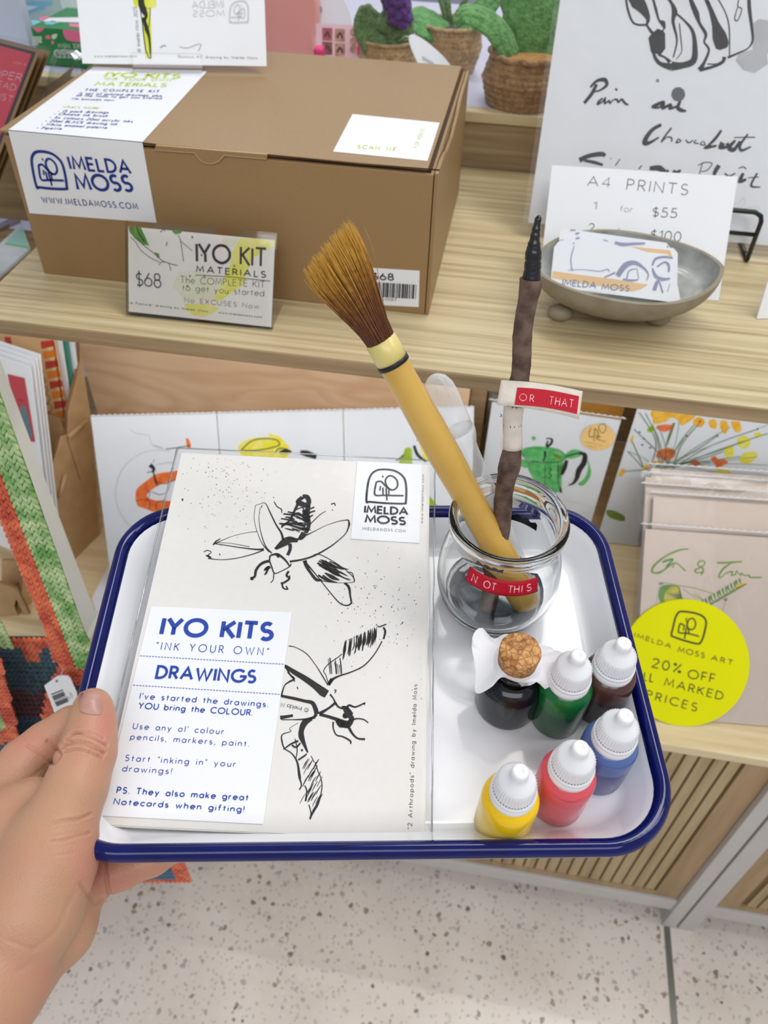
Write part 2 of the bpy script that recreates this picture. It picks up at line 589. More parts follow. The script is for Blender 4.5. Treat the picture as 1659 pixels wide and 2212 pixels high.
def wood(name, c1, c2, c3, rough=.45, scale=(3, 60, 60), knots=False, rot=0.0):
    m_ = bpy.data.materials.new(name)
    m_.use_nodes = True
    nt = m_.node_tree
    b = nt.nodes['Principled BSDF']
    tc = nd(nt, 'ShaderNodeTexCoord')
    mp = nd(nt, 'ShaderNodeMapping')
    mp.inputs['Scale'].default_value = scale
    mp.inputs['Rotation'].default_value = (0, 0, rot)
    nt.links.new(tc.outputs['Object'], mp.inputs['Vector'])
    n = nd(nt, 'ShaderNodeTexNoise', i_Scale=2.0, i_Detail=7.0, i_Roughness=.62, i_Distortion=.35)
    nt.links.new(mp.outputs[0], n.inputs['Vector'])
    r = ramp(nt, [(.3, c3), (.47, c2), (.64, c1)])
    nt.links.new(n.outputs['Fac'], r.inputs[0])
    out = r.outputs[0]
    if knots:
        wv = nd(nt, 'ShaderNodeTexNoise', i_Scale=4.2, i_Detail=1.5, i_Distortion=.8)
        mp2 = nd(nt, 'ShaderNodeMapping')
        mp2.inputs['Scale'].default_value = (1.0, 1.0, 3.4)
        nt.links.new(tc.outputs['Object'], mp2.inputs['Vector'])
        nt.links.new(mp2.outputs[0], wv.inputs['Vector'])
        r2 = ramp(nt, [(.40, (1, 1, 1)), (.45, (.86, .78, .70)), (.52, (1, 1, 1)), (.57, (.88, .82, .75)), (.585, (1, 1, 1)), (.66, (.9, .84, .78))])
        nt.links.new(wv.outputs['Fac'], r2.inputs[0])
        mx = nd(nt, 'ShaderNodeMix', data_type='RGBA', blend_type='MULTIPLY')
        mx.inputs[0].default_value = .8
        nt.links.new(out, mx.inputs[6]); nt.links.new(r2.outputs[0], mx.inputs[7])
        out = mx.outputs[2]
    nt.links.new(out, b.inputs['Base Color'])
    b.inputs['Roughness'].default_value = rough
    bp = nd(nt, 'ShaderNodeBump', i_Strength=.12, i_Distance=.0006)
    nt.links.new(n.outputs['Fac'], bp.inputs['Height'])
    nt.links.new(bp.outputs[0], b.inputs['Normal'])
    return m_


def film(name, tint=(1, 1, 1), gloss=.06, rough=.08, wrinkle=0.0, ior=1.14):
    """clear plastic film: mostly see-through, with a fresnel sheen"""
    m_ = bpy.data.materials.new(name)
    m_.use_nodes = True
    nt = m_.node_tree
    nt.nodes.remove(nt.nodes['Principled BSDF'])
    out = nt.nodes['Material Output']
    t = nd(nt, 'ShaderNodeBsdfTransparent'); t.inputs[0].default_value = (*tint, 1)
    g = nd(nt, 'ShaderNodeBsdfGlossy'); g.inputs['Roughness'].default_value = rough
    lw = nd(nt, 'ShaderNodeFresnel', i_IOR=ior)
    ad = nd(nt, 'ShaderNodeMath', operation='ADD'); ad.inputs[1].default_value = gloss
    nt.links.new(lw.outputs[0], ad.inputs[0])
    mx = nd(nt, 'ShaderNodeMixShader')
    nt.links.new(ad.outputs[0], mx.inputs[0]); nt.links.new(t.outputs[0], mx.inputs[1]); nt.links.new(g.outputs[0], mx.inputs[2])
    nt.links.new(mx.outputs[0], out.inputs[0])
    tc = nd(nt, 'ShaderNodeTexCoord')
    n = nd(nt, 'ShaderNodeTexNoise', i_Scale=28.0, i_Detail=2.0, i_Distortion=1.2)
    nt.links.new(tc.outputs['Object'], n.inputs['Vector'])
    bp = nd(nt, 'ShaderNodeBump', i_Strength=max(wrinkle, .02), i_Distance=.004)
    nt.links.new(n.outputs['Fac'], bp.inputs['Height'])
    nt.links.new(bp.outputs[0], g.inputs['Normal']); nt.links.new(bp.outputs[0], lw.inputs['Normal'])
    return m_
# ================================================================== ROOM AND FURNITURE
ZS, YS, TH = 0.8193, 0.5035, 0.0134          # upper shelf: top, front edge, thickness
ZC, YC = 0.465, 0.433                        # counter: top, front edge
YL, ZL = 0.9045, 0.8775                      # ledge behind the shelf: front, top
oak = wood('oak_laminate', c8(212, 196, 156), c8(194, 175, 134), c8(158, 136, 98), .40, (1.8, 78, 78))
oak_edge = wood('oak_edge', c8(176, 152, 116), c8(158, 134, 100), c8(134, 111, 80), .5, (2.2, 60, 60))
oak_pale = wood('oak_pale', c8(226, 210, 172), c8(216, 197, 156), c8(196, 174, 132), .42, (2.2, 40, 40))
ply = wood('plywood', c8(246, 216, 182), c8(240, 206, 170), c8(228, 188, 152), .55, (1.6, 14, 14), knots=True)
mdf = mat('raw_mdf', c8(192, 158, 116), .7, (45, .08, c8(180, 146, 106)))
mdf_edge = mat('laser_cut_edge', c8(150, 112, 74), .8, (45, .2, None))
white_steel = mat('white_steel', c8(216, 219, 214), .4, (30, .03, None))
white_frame = mat('white_frame', c8(196, 192, 188), .45, (30, .04, None))
dark_gap = mat('dark_gap', c8(60, 58, 55), .8)
slat_m = wood('slat_oak', c8(186, 166, 126), c8(172, 150, 110), c8(150, 128, 92), .5, (26, 26, 2.0))
slat_border = wood('slat_border', c8(176, 148, 112), c8(164, 136, 100), c8(146, 118, 84), .5, (26, 26, 2.0))


def terrazzo():
    m_ = bpy.data.materials.new('terrazzo')
    m_.use_nodes = True
    nt = m_.node_tree
    b = nt.nodes['Principled BSDF']
    tc = nd(nt, 'ShaderNodeTexCoord')
    cur = None
    base = nd(nt, 'ShaderNodeTexNoise', i_Scale=9.0, i_Detail=4.0)
    nt.links.new(tc.outputs['Object'], base.inputs['Vector'])
    rb = ramp(nt, [(.35, c8(232, 222, 213)), (.65, c8(220, 209, 199))])
    nt.links.new(base.outputs['Fac'], rb.inputs[0])
    cur = rb.outputs[0]
    wob = nd(nt, 'ShaderNodeTexNoise', i_Scale=120.0, i_Detail=2.0)
    nt.links.new(tc.outputs['Object'], wob.inputs['Vector'])
    wm = nd(nt, 'ShaderNodeVectorMath', operation='SCALE'); wm.inputs['Scale'].default_value = .008
    nt.links.new(wob.outputs['Color'], wm.inputs[0])
    wa = nd(nt, 'ShaderNodeVectorMath', operation='ADD')
    nt.links.new(tc.outputs['Object'], wa.inputs[0]); nt.links.new(wm.outputs[0], wa.inputs[1])
    for sc_, rad, keep, colr, a in ((150, .33, .40, c8(180, 170, 164), .6), (110, .30, .60, c8(228, 222, 218), .6), (85, .27, .72, c8(158, 150, 144), .7), (70, .24, .86, c8(140, 116, 84), .8), (75, .24, .92, c8(106, 98, 92), .85), (60, .18, .95, c8(84, 72, 58), .9)):
        v = nd(nt, 'ShaderNodeTexVoronoi', i_Scale=float(sc_))
        nt.links.new(wa.outputs[0], v.inputs['Vector'])
        lt = nd(nt, 'ShaderNodeMath', operation='LESS_THAN'); lt.inputs[1].default_value = rad
        nt.links.new(v.outputs['Distance'], lt.inputs[0])
        sp = nd(nt, 'ShaderNodeSeparateColor')
        nt.links.new(v.outputs['Color'], sp.inputs[0])
        gt = nd(nt, 'ShaderNodeMath', operation='GREATER_THAN'); gt.inputs[1].default_value = keep
        nt.links.new(sp.outputs[0], gt.inputs[0])
        mu = nd(nt, 'ShaderNodeMath', operation='MULTIPLY'); nt.links.new(lt.outputs[0], mu.inputs[0]); nt.links.new(gt.outputs[0], mu.inputs[1])
        mu2 = nd(nt, 'ShaderNodeMath', operation='MULTIPLY'); mu2.inputs[1].default_value = a
        nt.links.new(mu.outputs[0], mu2.inputs[0])
        mx = nd(nt, 'ShaderNodeMix', data_type='RGBA')
        mx.inputs[7].default_value = (*colr, 1)
        nt.links.new(mu2.outputs[0], mx.inputs[0]); nt.links.new(cur, mx.inputs[6])
        cur = mx.outputs[2]
    # joints between the tiles
    sx = nd(nt, 'ShaderNodeSeparateXYZ'); nt.links.new(tc.outputs['Object'], sx.inputs[0])
    for axis, off in (('X', at_z(260, 1990, 0).x), ('Y', at_z(1050, 2155, 0).y)):
        a1 = nd(nt, 'ShaderNodeMath', operation='SUBTRACT'); a1.inputs[1].default_value = off - 3.0
        nt.links.new(sx.outputs[axis], a1.inputs[0])
        a2 = nd(nt, 'ShaderNodeMath', operation='PINGPONG'); a2.inputs[1].default_value = .3
        nt.links.new(a1.outputs[0], a2.inputs[0])
        a3 = nd(nt, 'ShaderNodeMath', operation='LESS_THAN'); a3.inputs[1].default_value = .0012
        nt.links.new(a2.outputs[0], a3.inputs[0])
        a4 = nd(nt, 'ShaderNodeMath', operation='MULTIPLY'); a4.inputs[1].default_value = .6
        nt.links.new(a3.outputs[0], a4.inputs[0])
        mx = nd(nt, 'ShaderNodeMix', data_type='RGBA'); mx.inputs[7].default_value = (*c8(222, 212, 204), 1)
        nt.links.new(a4.outputs[0], mx.inputs[0]); nt.links.new(cur, mx.inputs[6])
        cur = mx.outputs[2]
    nt.links.new(cur, b.inputs['Base Color'])
    b.inputs['Roughness'].default_value = .22
    return m_


structure(MB().box2((-3, -2.5, -.05), (3, 1.3, 0)).build('floor', terrazzo()))
carpet = mat('mall_floor', c8(158, 158, 186), .45, (5, .12, c8(140, 142, 170)))
structure(MB().box2((-8, 1.3, -.05), (8, 9, 0)).build('floor', carpet))
structure(MB().box2((-8, 9, -.05), (8, 9.2, 3.5)).build('wall_back', mat('mall_wall', c8(226, 190, 172), .6, (2, .1, None))))
sx0 = at_z(1441, 2012, 0)
strip_x = sx0.x
structure(MB().box2((strip_x - .004, -1.5, -.001), (strip_x + .004, YC + .02, .0012)).build('trim_1', mat('steel_strip', c8(120, 118, 114), .35, metal=.7)))

# window display ledge behind the shelf
ledge = thing('window_ledge', 'wooden ledge behind the shelf that carries the crocheted plants', 'ledge', (0.3, 1.1, ZS))
MB().box2((-1.1, YL, 0.70), (1.5, 1.36, ZL - .012)).build('riser', oak_edge, ledge)
MB().box2((-1.1, YL - .004, ZL - .011), (1.5, YL + .012, ZL)).build('front_lip', oak_pale, ledge, bevel=.001)
MB().box2((-1.1, YL + .013, ZL - .011), (1.5, 1.36, ZL - .001)).build('top_board', mat('ledge_top', c8(214, 214, 236), .35), ledge)
structure(MB().box2((-1.6, 1.40, ZL), (2.0, 1.406, 2.4)).build('window_1', film('window_glass', (.98, .99, 1), .02, .02)))

# upper shelf
sh_t = thing('upper_shelf', 'light oak shelf board carrying the cardboard kit box and stoneware bowl', 'shelf', (0.3, .7, ZS))
MB().box2((-.4205, YS + .0006, ZS - TH), (1.3, YL - .0045, ZS)).build('board', oak, sh_t, bevel=.0008)
MB().box2((-.4205, YS - .0004, ZS - TH + .0003), (1.3, YS + .0004, ZS - .0012)).build('front_edge', oak_edge, sh_t)
MB().box2((-.465, .8985, ZC + .0003), (1.3, .9035, ZS - TH - .0002)).build('back_panel', oak_edge, sh_t)
MB().box2((-.012, .735, ZC), (.006, .898, ZS - TH)).build('upright_panel', oak_edge, sh_t)
MB().box2((.93, .56, ZC), (.95, .898, ZS - TH)).build('upright_panel', oak_edge, sh_t)
bp_ = MB().box2((-.47, .722, ZC), (-.013, .734, ZS - TH - .0003)).build('plywood_back', ply)
tag(bp_, 'pinkish plywood back panel with knots under the left half of shelf', 'panel')
# board of the neighbouring display at the left
lb = MB().box2((-1.3, .70, .668), (-.475, .90, .69)).build('side_board', oak_edge, None, bevel=.001)
tag(lb, 'wooden board of the neighbouring display left of the shelf end', 'shelf')
tag(MB().box2((-1.2, .72, 0), (-.93, .88, .668)).build('plinth', oak_edge), 'wooden plinth under the neighbouring display board', 'plinth')

# counter and cabinets below
ct = thing('counter', 'pale oak counter top under the shelf carrying the art prints', 'counter', (0.3, .65, ZC))
MB().box2((-.9, YC, ZC - .0135), (1.3, .90, ZC)).build('counter_top', oak_pale, ct, bevel=.0022)
px_l = [at_y(1467.5, 1952, YC + .004).x, at_y(1520 - 3.4, 1934, YC + .004).x, at_y(1520 + 3.4, 1934, YC + .004).x, at_y(1546.7, 1959, YC + .004).x]
z_rb = at_y(1447, 1962, YC + .01).z
z_rt = at_y(1473, 1947, YC + .01).z


def cabinet(x0, x1, wl, wr, label):
    yf = YC + .004
    t = thing('cabinet', label, 'cabinet', ((x0 + x1) / 2, .66, 0))
    MB().box2((x0, yf, 0), (x0 + wl, .898, ZC - .0137)).build('side_panel', white_frame, t, bevel=.0008)
    MB().box2((x1 - wr, yf, 0), (x1, .898, ZC - .0137)).build('side_panel', white_frame, t, bevel=.0008)
    MB().box2((x0 + wl, yf + .004, z_rb), (x1 - wr, .90, z_rt)).build('bottom_rail', white_frame, t, bevel=.0008)
    MB().box2((x0 + wl, .88, z_rt), (x1 - wr, .90, ZC - .014)).build('back_panel', white_frame, t)
    dx0, dx1 = x0 + wl + .001, x1 - wr - .001
    d = MB()
    pitch, gw = .0143, .0032
    top, bot = ZC - .026, z_rt + .012
    d.box2((dx0, yf + .012, z_rt + .001), (dx1, yf + .022, ZC - .014), 0)
    bw = .030
    for a, b in (((dx0, yf + .008, z_rt + .001), (dx0 + bw, yf + .012, ZC - .014)), ((dx1 - bw, yf + .008, z_rt + .001), (dx1, yf + .012, ZC - .014)),
                 ((dx0 + bw, yf + .008, z_rt + .001), (dx1 - bw, yf + .012, bot)), ((dx0 + bw, yf + .008, top), (dx1 - bw, yf + .012, ZC - .014))):
        d.box2(a, b, 1)
    x = dx1 - bw - gw
    while x - (pitch - gw) > dx0 + bw:
        d.box2((x - (pitch - gw), yf + .0095, bot), (x, yf + .012, top), 2)
        x -= pitch
    d.build('door', [mat('groove_brown', c8(120, 96, 66), .7), slat_border, slat_m], t)
    return t


cabinet(-.62, px_l[1], .02, px_l[1] - px_l[0], 'grooved oak cabinet below the tray, left of the metal floor strip')
cabinet(px_l[2], 1.25, px_l[3] - px_l[2], .02, 'grooved oak cabinet at lower right, right of the metal floor strip')

# white upright at the left of the counter
pa = at_y(197, 1298, .478)
pb_ = pa - Vector((.0085, 0, 0))
post = thing('upright_post', 'slim white metal upright behind the green crochet strap', 'post', (pb_.x + .004, .46, ZC))
MB().box2((pb_.x, .452, ZC), (pa.x, .478, 1.35)).build('post_tube', white_steel, post, bevel=.001)
MB().box2((pb_.x - .006, .448, ZC), (pa.x + .006, .484, ZC + .004)).build('foot_plate', white_steel, post)
# ================================================================== THINGS ON THE UPPER SHELF
kraft = mat('kraft_card', c8(158, 127, 86), .45, (900, .05, c8(151, 120, 80)), (700, .06))
kraft_edge = mat('kraft_cut_edge', c8(196, 168, 128), .8, (200, .1, None))
kraft_in = mat('kraft_gap', c8(70, 50, 32), .9)
paper = mat('white_paper', c8(238, 240, 244), .6, (40, .015, None))
paper_w = mat('warm_paper', c8(232, 228, 222), .55, (50, .02, None))
blue_ink = mat('blue_ink', c8(22, 52, 138), .6)
blue_text = mat('blue_text', c8(46, 72, 160), .6)
lime_ink = mat('lime_ink', c8(196, 218, 74), .6)
black_ink = mat('black_ink', c8(36, 36, 38), .6)
grey_ink = mat('grey_ink', c8(120, 120, 122), .6)
pale_ink = mat('pale_grey_ink', c8(206, 208, 212), .6)
acrylic = film('clear_acrylic', (.99, .99, .99), .02, .03)
sleeve = film('clear_sleeve', (.99, .99, .99), .004, .10, .2)


def logo(mb, sh, f, w, mi, dot=True):
    """the arch badge with an initial drawn inside; f maps unit square to photo pixels"""
    st = lambda pts, k=1.0, closed=False: mb.stroke(sh, [f(*p) for p in pts], w * k, mi, closed=closed)
    st([(.03, .97), (.02, .55), (.06, .22), (.2, .04), (.45, 0), (.72, .06), (.92, .25), (.98, .55), (.98, .93), (.93, .99), (.5, 1.0), (.12, .98)], 1.25, True)
    st([(.62, .62), (.5, .5), (.45, .33), (.52, .2), (.63, .2), (.74, .32), (.76, .48), (.70, .58), (.62, .6), (.52, .55)], 1.0)
    st([(.52, .56), (.42, .44), (.34, .36), (.24, .38), (.22, .46), (.22, .76), (.45, .77), (.92, .76)], 1.05)
    st([(.34, .5), (.33, .64)], .8)
    st([(.40, .54), (.42, .78)], .9)
    st([(.48, .56), (.52, .92)], .9)
    st([(.55, .56), (.56, .76)], .8)
    if dot:
        st([(.36, .22), (.4, .21)], 1.1)


def quad_map(tl, tr, bl, br):
    def f(u, v):
        return ((1 - u) * (1 - v) * tl[0] + u * (1 - v) * tr[0] + (1 - u) * v * bl[0] + u * v * br[0],
                (1 - u) * (1 - v) * tl[1] + u * (1 - v) * tr[1] + (1 - u) * v * bl[1] + u * v * br[1])
    return f


# ---- the cardboard kit box
BX0, BY0, BW, BD, BH = -.392, .5808, .34, .251, .1194
box = thing('cardboard_box', 'large brown cardboard kit box with white brand label over its front edge', 'box', (BX0 + BW / 2, BY0 + BD / 2, ZS))
b = MB()
zt = ZS + BH
b.box2((BX0 + .0015, BY0, ZS), (BX0 + BW - .0035, BY0 + BD, zt - .0040), 0)
b.box2((BX0 + .004, BY0 + .004, zt - .0040), (BX0 + BW - .006, BY0 + BD - .001, zt - .0018), 1)
b.build('carton_body', [kraft, kraft_in], box, bevel=.0016)
# right-hand outer wall with its wavy top edge, standing slightly off the lid
wv = MB()
yw = [BY0 + BD * i / 24 for i in range(25)]
top = [zt - .0035 - (.010 * math.sin(math.pi * min(1, max(0, (i - 3) / 14))) if 3 < i < 17 else 0) + .0006 * math.sin(i * 1.7) for i in range(25)]
X1 = BX0 + BW
wv.prism([(X1 - .0028, yw[0], ZS)] + [(X1 - .0028, y, z) for y, z in zip(yw, top)] + [(X1 - .0028, yw[-1], ZS)], (.0026, 0, 0), 0)
wv.build('side_wall', kraft, box)
lid = MB()
lid.box2((BX0 - .0005, BY0 - .0004, zt - .0018), (X1 - .008, BY0 + BD, zt), 0)
lid.box2((X1 - .0082, BY0 + .0015, zt - .012), (X1 - .0058, BY0 + BD - .002, zt - .0016), 1)
lid.build('lid', [kraft, kraft_in], box, bevel=.0007)
fs = Sheet((BX0, BY0, ZS), (1, 0, 0), (0, 0, 1))
ts = Sheet((BX0, BY0, zt), (1, 0, 0), (0, 1, 0))
k1, k4, k2, k5 = Crop(0, 0, 2.37), Crop(0, 250, 2.44), Crop(600, 0, 2.552), Crop(600, 400, 2.37)
tb = MB()
tab = [fs.uv(*p) for p in k4((825, 152), (820, 176), (1030, 192))] + [fs.uv(*p) for p in k4((1042, 208), (1060, 230), (1090, 246), (1125, 248), (1155, 236), (1175, 216), (1186, 204))] + [fs.uv(*p) for p in k4((1408, 224), (1410, 200))]
tb.slab(fs.moved(.0018), [(u, v) for u, v in tab][::-1], .0017, 0, 1)
tb.build('lid_tab', [kraft, kraft_edge], box)
cr = MB()
cr.stroke(fs, k4((820, 176), (1030, 192), (1042, 208), (1060, 230), (1090, 246), (1125, 248), (1155, 236), (1175, 216), (1186, 204), (1408, 224)), 1.6, 0, .0019, smooth=False)
cr.stroke(fs, k4((752, 143), (825, 152)), 4, 1, .0006, smooth=False)
cr.stroke(fs, k4((1410, 205), (1659, 230), (1900, 254), (2318, 285)), 3.5, 1, .0006, smooth=False)
cr.build('tab_seam', [kraft_edge, kraft_in], box)
# brand label folded over the edge
bl_ = MB()
bl_.slab(fs.moved(.0006), [fs.uv(*p) for p in k4((157, 512), (826, 563))] + [(fs.uv(*k4((752, 143))[0])[0], BH + .0006), (fs.uv(*k4((45, 78))[0])[0], BH + .0006)], .0004, 0)
tl = [ts.uv(*p) for p in k1((45, 665), (735, 728), (1060, 368), (480, 345))]
tl[0] = (fs.uv(*k4((45, 78))[0])[0], -.0006)
tl[1] = (fs.uv(*k4((752, 143))[0])[0], -.0006)
bl_.slab(ts.moved(.0006), tl, .0004, 0)
f1, t1 = fs.moved(.0006), ts.moved(.0006)
logo(bl_, f1, quad_map(*k4((148, 183), (330, 196), (190, 380), (358, 388))), 4.4, 1)
C4 = lambda x, y: k4((x, y))[0]
C1 = lambda x, y: k1((x, y))[0]
text(bl_, f1, 'IMELDA', C4(374, 280), C4(690, 304), C4(366, 216), .21, 1, .26)
text(bl_, f1, 'MOSS', C4(412, 388), C4(700, 396), C4(402, 310), .21, 1, .22)
text(bl_, f1, 'WWW.IMELDAMOSS.COM', C4(226, 457), C4(728, 492), C4(224, 428), .16, 1, .38)
text(bl_, t1, 'IYO KITS', C1(538, 392), C1(915, 402), C1(548, 370), .22, 2, .22)
text(bl_, t1, '"INK YOUR OWN"', C1(528, 410), C1(886, 417), C1(534, 397), .14, 2, .4)
text(bl_, t1, 'MATERIALS', C1(486, 437), C1(846, 446), C1(500, 420), .18, 2, .26)
text(bl_, t1, 'THE COMPLETE KIT', C1(433, 466), C1(812, 474), C1(440, 455), .17, 3, .5)
text(bl_, t1, 'A set of printed drawings, plus', C1(402, 483), C1(826, 496), C1(408, 473), .15, 3, .3)
text(bl_, t1, 'all the tools to get you started.', C1(390, 493), C1(830, 509), C1(396, 484), .15, 3, .3)
text(bl_, t1, 'No excuses now.', C1(368, 510), C1(586, 518), C1(374, 501), .15, 3, .3)
text(bl_, t1, "What's inside:", C1(318, 552), C1(508, 558), C1(326, 542), .14, 2, .35)
for s_, a, b_ in (('* 15 pack drawings', (296, 574), (552, 582)), ('* Chinese ink brush', (276, 588), (546, 600)), ('* 5x colours 20ml acrylic inks', (254, 606), (676, 628)), ('* 20ml BLACK drawing ink', (232, 624), (596, 642)), ('* White enamel palette', (210, 641), (544, 660)), ('* Pipette', (188, 660), (312, 665))):
    text(bl_, t1, s_, C1(*a), C1(*b_), C1(a[0] + 8, a[1] - 11), .14, 3, .36)
bl_.build('brand_label', [paper, blue_ink, lime_ink, blue_text], box)
st = MB()
st.slab(ts.moved(.0005), [ts.uv(*p) for p in k2((305, 838), (825, 890), (892, 680), (412, 632))], .0004, 0)
text(st, ts.moved(.0005), 'SCAN ME', k2((437, 818))[0], k2((650, 832))[0], k2((446, 800))[0], .13, 1, .5)
text(st, ts.moved(.0005), 'FOR VIDEOS', k2((770, 815))[0], k2((812, 712))[0], k2((748, 812))[0], .13, 1, .4)
st.build('scan_sticker', [paper, lime_ink], box)
pl = MB()
pl.slab(fs.moved(.0006), [fs.uv(*p) for p in k5((380, 605), (722, 622), (727, 437), (395, 417))], .0004, 0)
f6 = fs.moved(.0006)
text(pl, f6, '$68', k5((488, 482))[0], k5((592, 486))[0], k5((489, 450))[0], .2, 1, .25)
rb = random.Random(3)
x = 402
while x < 706:
    w_ = rb.choice((2, 2.6, 4, 5.5, 7))
    u0, v0 = f6.uv(*k5((x, 566 + (x - 400) * .052))[0])
    u1, v1 = f6.uv(*k5((x + 2.5, 489 + (x - 400) * .066))[0])
    u1 = u0
    pl.stroke(f6, [(u0, v0), (u1, v1)], w_ * .00017, 1, px=False)
    x += w_ + rb.choice((2, 3, 4.5))
text(pl, f6, 'MMMI-IYO-MAT', k5((424, 585))[0], k5((610, 594))[0], k5((424, 570))[0], .14, 1, .2)
pl.build('price_label', [paper, black_ink], box)

# ---- acrylic price sign in front of the box
k6 = Crop(270, 470, 4.74)
ps_t = thing('price_sign', 'handwritten price sign in clear acrylic holder before the cardboard box', 'sign', at_z(433, 704, ZS))
_a, _b = at_z(*k6((40, 985))[0], ZS + .0015), at_z(*k6((1500, 1130))[0], ZS + .0015)
ps, _l = fit_lean(_a, (_b - _a).normalized(), k6((33, 90))[0])
print('price sign lean', _l)
P6 = lambda x, y: k6((x, y))[0]
card = [ps.uv(*P6(*p)) for p in ((38, 962), (1497, 1122), (1536, 232), (33, 90))]
cm = MB()
cm.slab(ps, card, .0005, 0)
watery = mat('yellow_wash', c8(226, 220, 96), .6, (60, .1, c8(232, 228, 150)))
wash2 = mat('pale_wash', c8(220, 222, 190), .6, (60, .1, c8(226, 226, 210)))
leaf_g = mat('leaf_green_ink', c8(72, 128, 48), .6, (120, .3, c8(110, 160, 70)))
for poly, mi in ((((1180, 210), (1300, 212), (1420, 228), (1535, 240), (1525, 300), (1440, 330), (1300, 420), (1260, 540), (1200, 700), (1100, 760), (1000, 840), (900, 850), (960, 720), (1010, 620), (1080, 480), (1100, 350)), 2),
                 (((610, 880), (760, 880), (900, 900), (960, 930), (900, 980), (800, 1010), (700, 1000), (630, 950)), 2),
                 (((990, 220), (1170, 205), (1120, 300), (1010, 280)), 3), (((560, 560), (700, 540), (980, 620), (900, 840), (620, 850), (480, 700)), 3)):
    cm.poly(ps, [ps.uv(*P6(*p)) for p in poly], mi, .00012)
for poly in (((36, 92), (160, 96), (205, 190), (250, 290), (180, 275), (100, 210), (50, 150)), ((300, 352), (350, 370), (358, 412), (330, 410)), ((480, 122), (595, 132), (570, 160), (520, 174), (490, 150))):
    cm.poly(ps, [ps.uv(*P6(*p)) for p in poly], 4, .00018)
S6 = lambda pts, w_, mi: cm.stroke(ps, [P6(*p[:2]) + tuple(p[2:]) for p in pts], w_, mi, .0003)
S6([(120, 96), (150, 170), (200, 245)], 2.2, 1)
S6([(60, 200), (110, 250), (160, 330), (260, 410), (360, 460)], 1.6, 5)
S6([(90, 190), (200, 290), (290, 360), (390, 445), (540, 492)], 1.4, 1)
S6([(350, 485), (380, 455), (450, 470), (470, 545)], 1.3, 1)
S6([(545, 180), (570, 240), (600, 450)], 1.8, 5)
S6([(570, 240), (690, 340)], 1.6, 5)
S6([(425, 290), (432, 250)], 1.6, 1)
S6([(360, 150), (400, 120), (410, 140)], 1.4, 1)
for x, y in ((690, 200), (1120, 495), (785, 385), (820, 420), (815, 600), (665, 600), (640, 700)):
    cm.poly(ps, [(ps.uv(*P6(x, y))[0] + .0009 * math.cos(a), ps.uv(*P6(x, y))[1] + .0009 * math.sin(a)) for a in [i * .63 for i in range(10)]], 5, .0002)
T6 = lambda s_, a, b_, h, w_=.12, tr=.2, j=.03, mi=1: text(cm, ps, s_, P6(*a), P6(*b_), P6(*h), w_, mi, tr, jit=j)
T6('IYO', (735, 450), (1075, 465), (735, 270), .16, .16)
T6('KIT', (1180, 480), (1440, 500), (1185, 305), .14, .16)
T6('MATERIALS', (735, 555), (1440, 612), (738, 495), .2, .4)
S6([(720, 588), (1100, 610), (1490, 652)], 1.4, 1)
T6('The COMPLETE KIT', (570, 665), (1430, 718), (572, 600), .09, .26)
T6('to get you started.', (590, 745), (1440, 805), (590, 685), .09, .26)
T6('No EXCUSES Now.', (612, 865), (1390, 935), (614, 820), .1, .3)
T6('$68', (118, 700), (370, 715), (118, 560), .09, .16)
text(cm, ps, 're Posture" drawing by Imelda Moss', P6(42, 880), P6(850, 970), P6(42, 858), .16, 1, .34)
text(cm, ps, 'www.imeldamoss.com', P6(958, 980), P6(1402, 1030), P6(958, 958), .16, 1, .3)
cm.build('price_card', [paper_w, black_ink, watery, wash2, leaf_g, grey_ink], ps_t)
hm = MB()
u0, u1 = card[0][0] - .0012, card[1][0] + .0012
v1 = card[3][1] + .003
hm.slab(ps.moved(.0022), [(u0, -.0012), (u1, -.0012), (u1, v1), (u0, v1)], .0016, 0)
hm.slab(ps.moved(-.0008), [(u0, -.0012), (u1, -.0012), (u1, v1 + .002), (u0, v1 + .002)], .0016, 0)
fo = ps.P(u0, 0); fo2 = ps.P(u1, 0)
back = Vector((-ps.ex.y, ps.ex.x, 0))
hm.prism([Vector((fo.x, fo.y, ZS + .0001)), Vector((fo2.x, fo2.y, ZS + .0001)), Vector((fo2.x, fo2.y, ZS + .0001)) + back * .036, Vector((fo.x, fo.y, ZS + .0001)) + back * .036], (0, 0, .0018), 0)
hm.build('acrylic_holder', acrylic, ps_t)

# ---- drawing card standing on the box lid
kd = Crop(0, 0, 2.37)
D1 = lambda x, y: kd((x, y))[0]
zb = zt + .0062
_a, _b = at_z(178, 137, zb), at_z(576, 143, zb)
ds_, _l = fit_lean(_a, (_b - _a).normalized(), (166, 0))
print('drawing card lean', _l)
dt = thing('drawing_card', 'white landscape drawing card in acrylic foot on top of the cardboard box', 'card', ds_.P(.09, 0) - Vector((0, 0, .0055)))
dm = MB()
wd = ds_.uv(576, 143)[0]
dm.slab(ds_, [(0, 0), (wd, 0), (wd, .118), (0, .118)], .0006, 0)
yel = mat('yellow_green_wash', c8(214, 222, 40), .6, (80, .1, c8(230, 232, 110)))
for poly in (((675, -160), (810, -170), (800, 0), (800, 35), (762, 45), (690, 36), (680, 0)), ((735, 40), (768, 40), (776, 170), (778, 300), (745, 300), (738, 200), (728, 110))):
    dm.poly(ds_, [ds_.uv(*D1(*p)) for p in poly], 2, .00012)
SD = lambda pts, w_, mi: dm.stroke(ds_, [D1(*p[:2]) + tuple(p[2:]) for p in pts], w_, mi, .0003)
SD([(722, -150, 10), (722, 0, 14), (735, 50, 15), (748, 80, 8), (740, 110, 3)], 10, 1)
SD([(735, 90, 6), (752, 150, 10), (765, 200, 5), (772, 300, 3)], 5, 1)
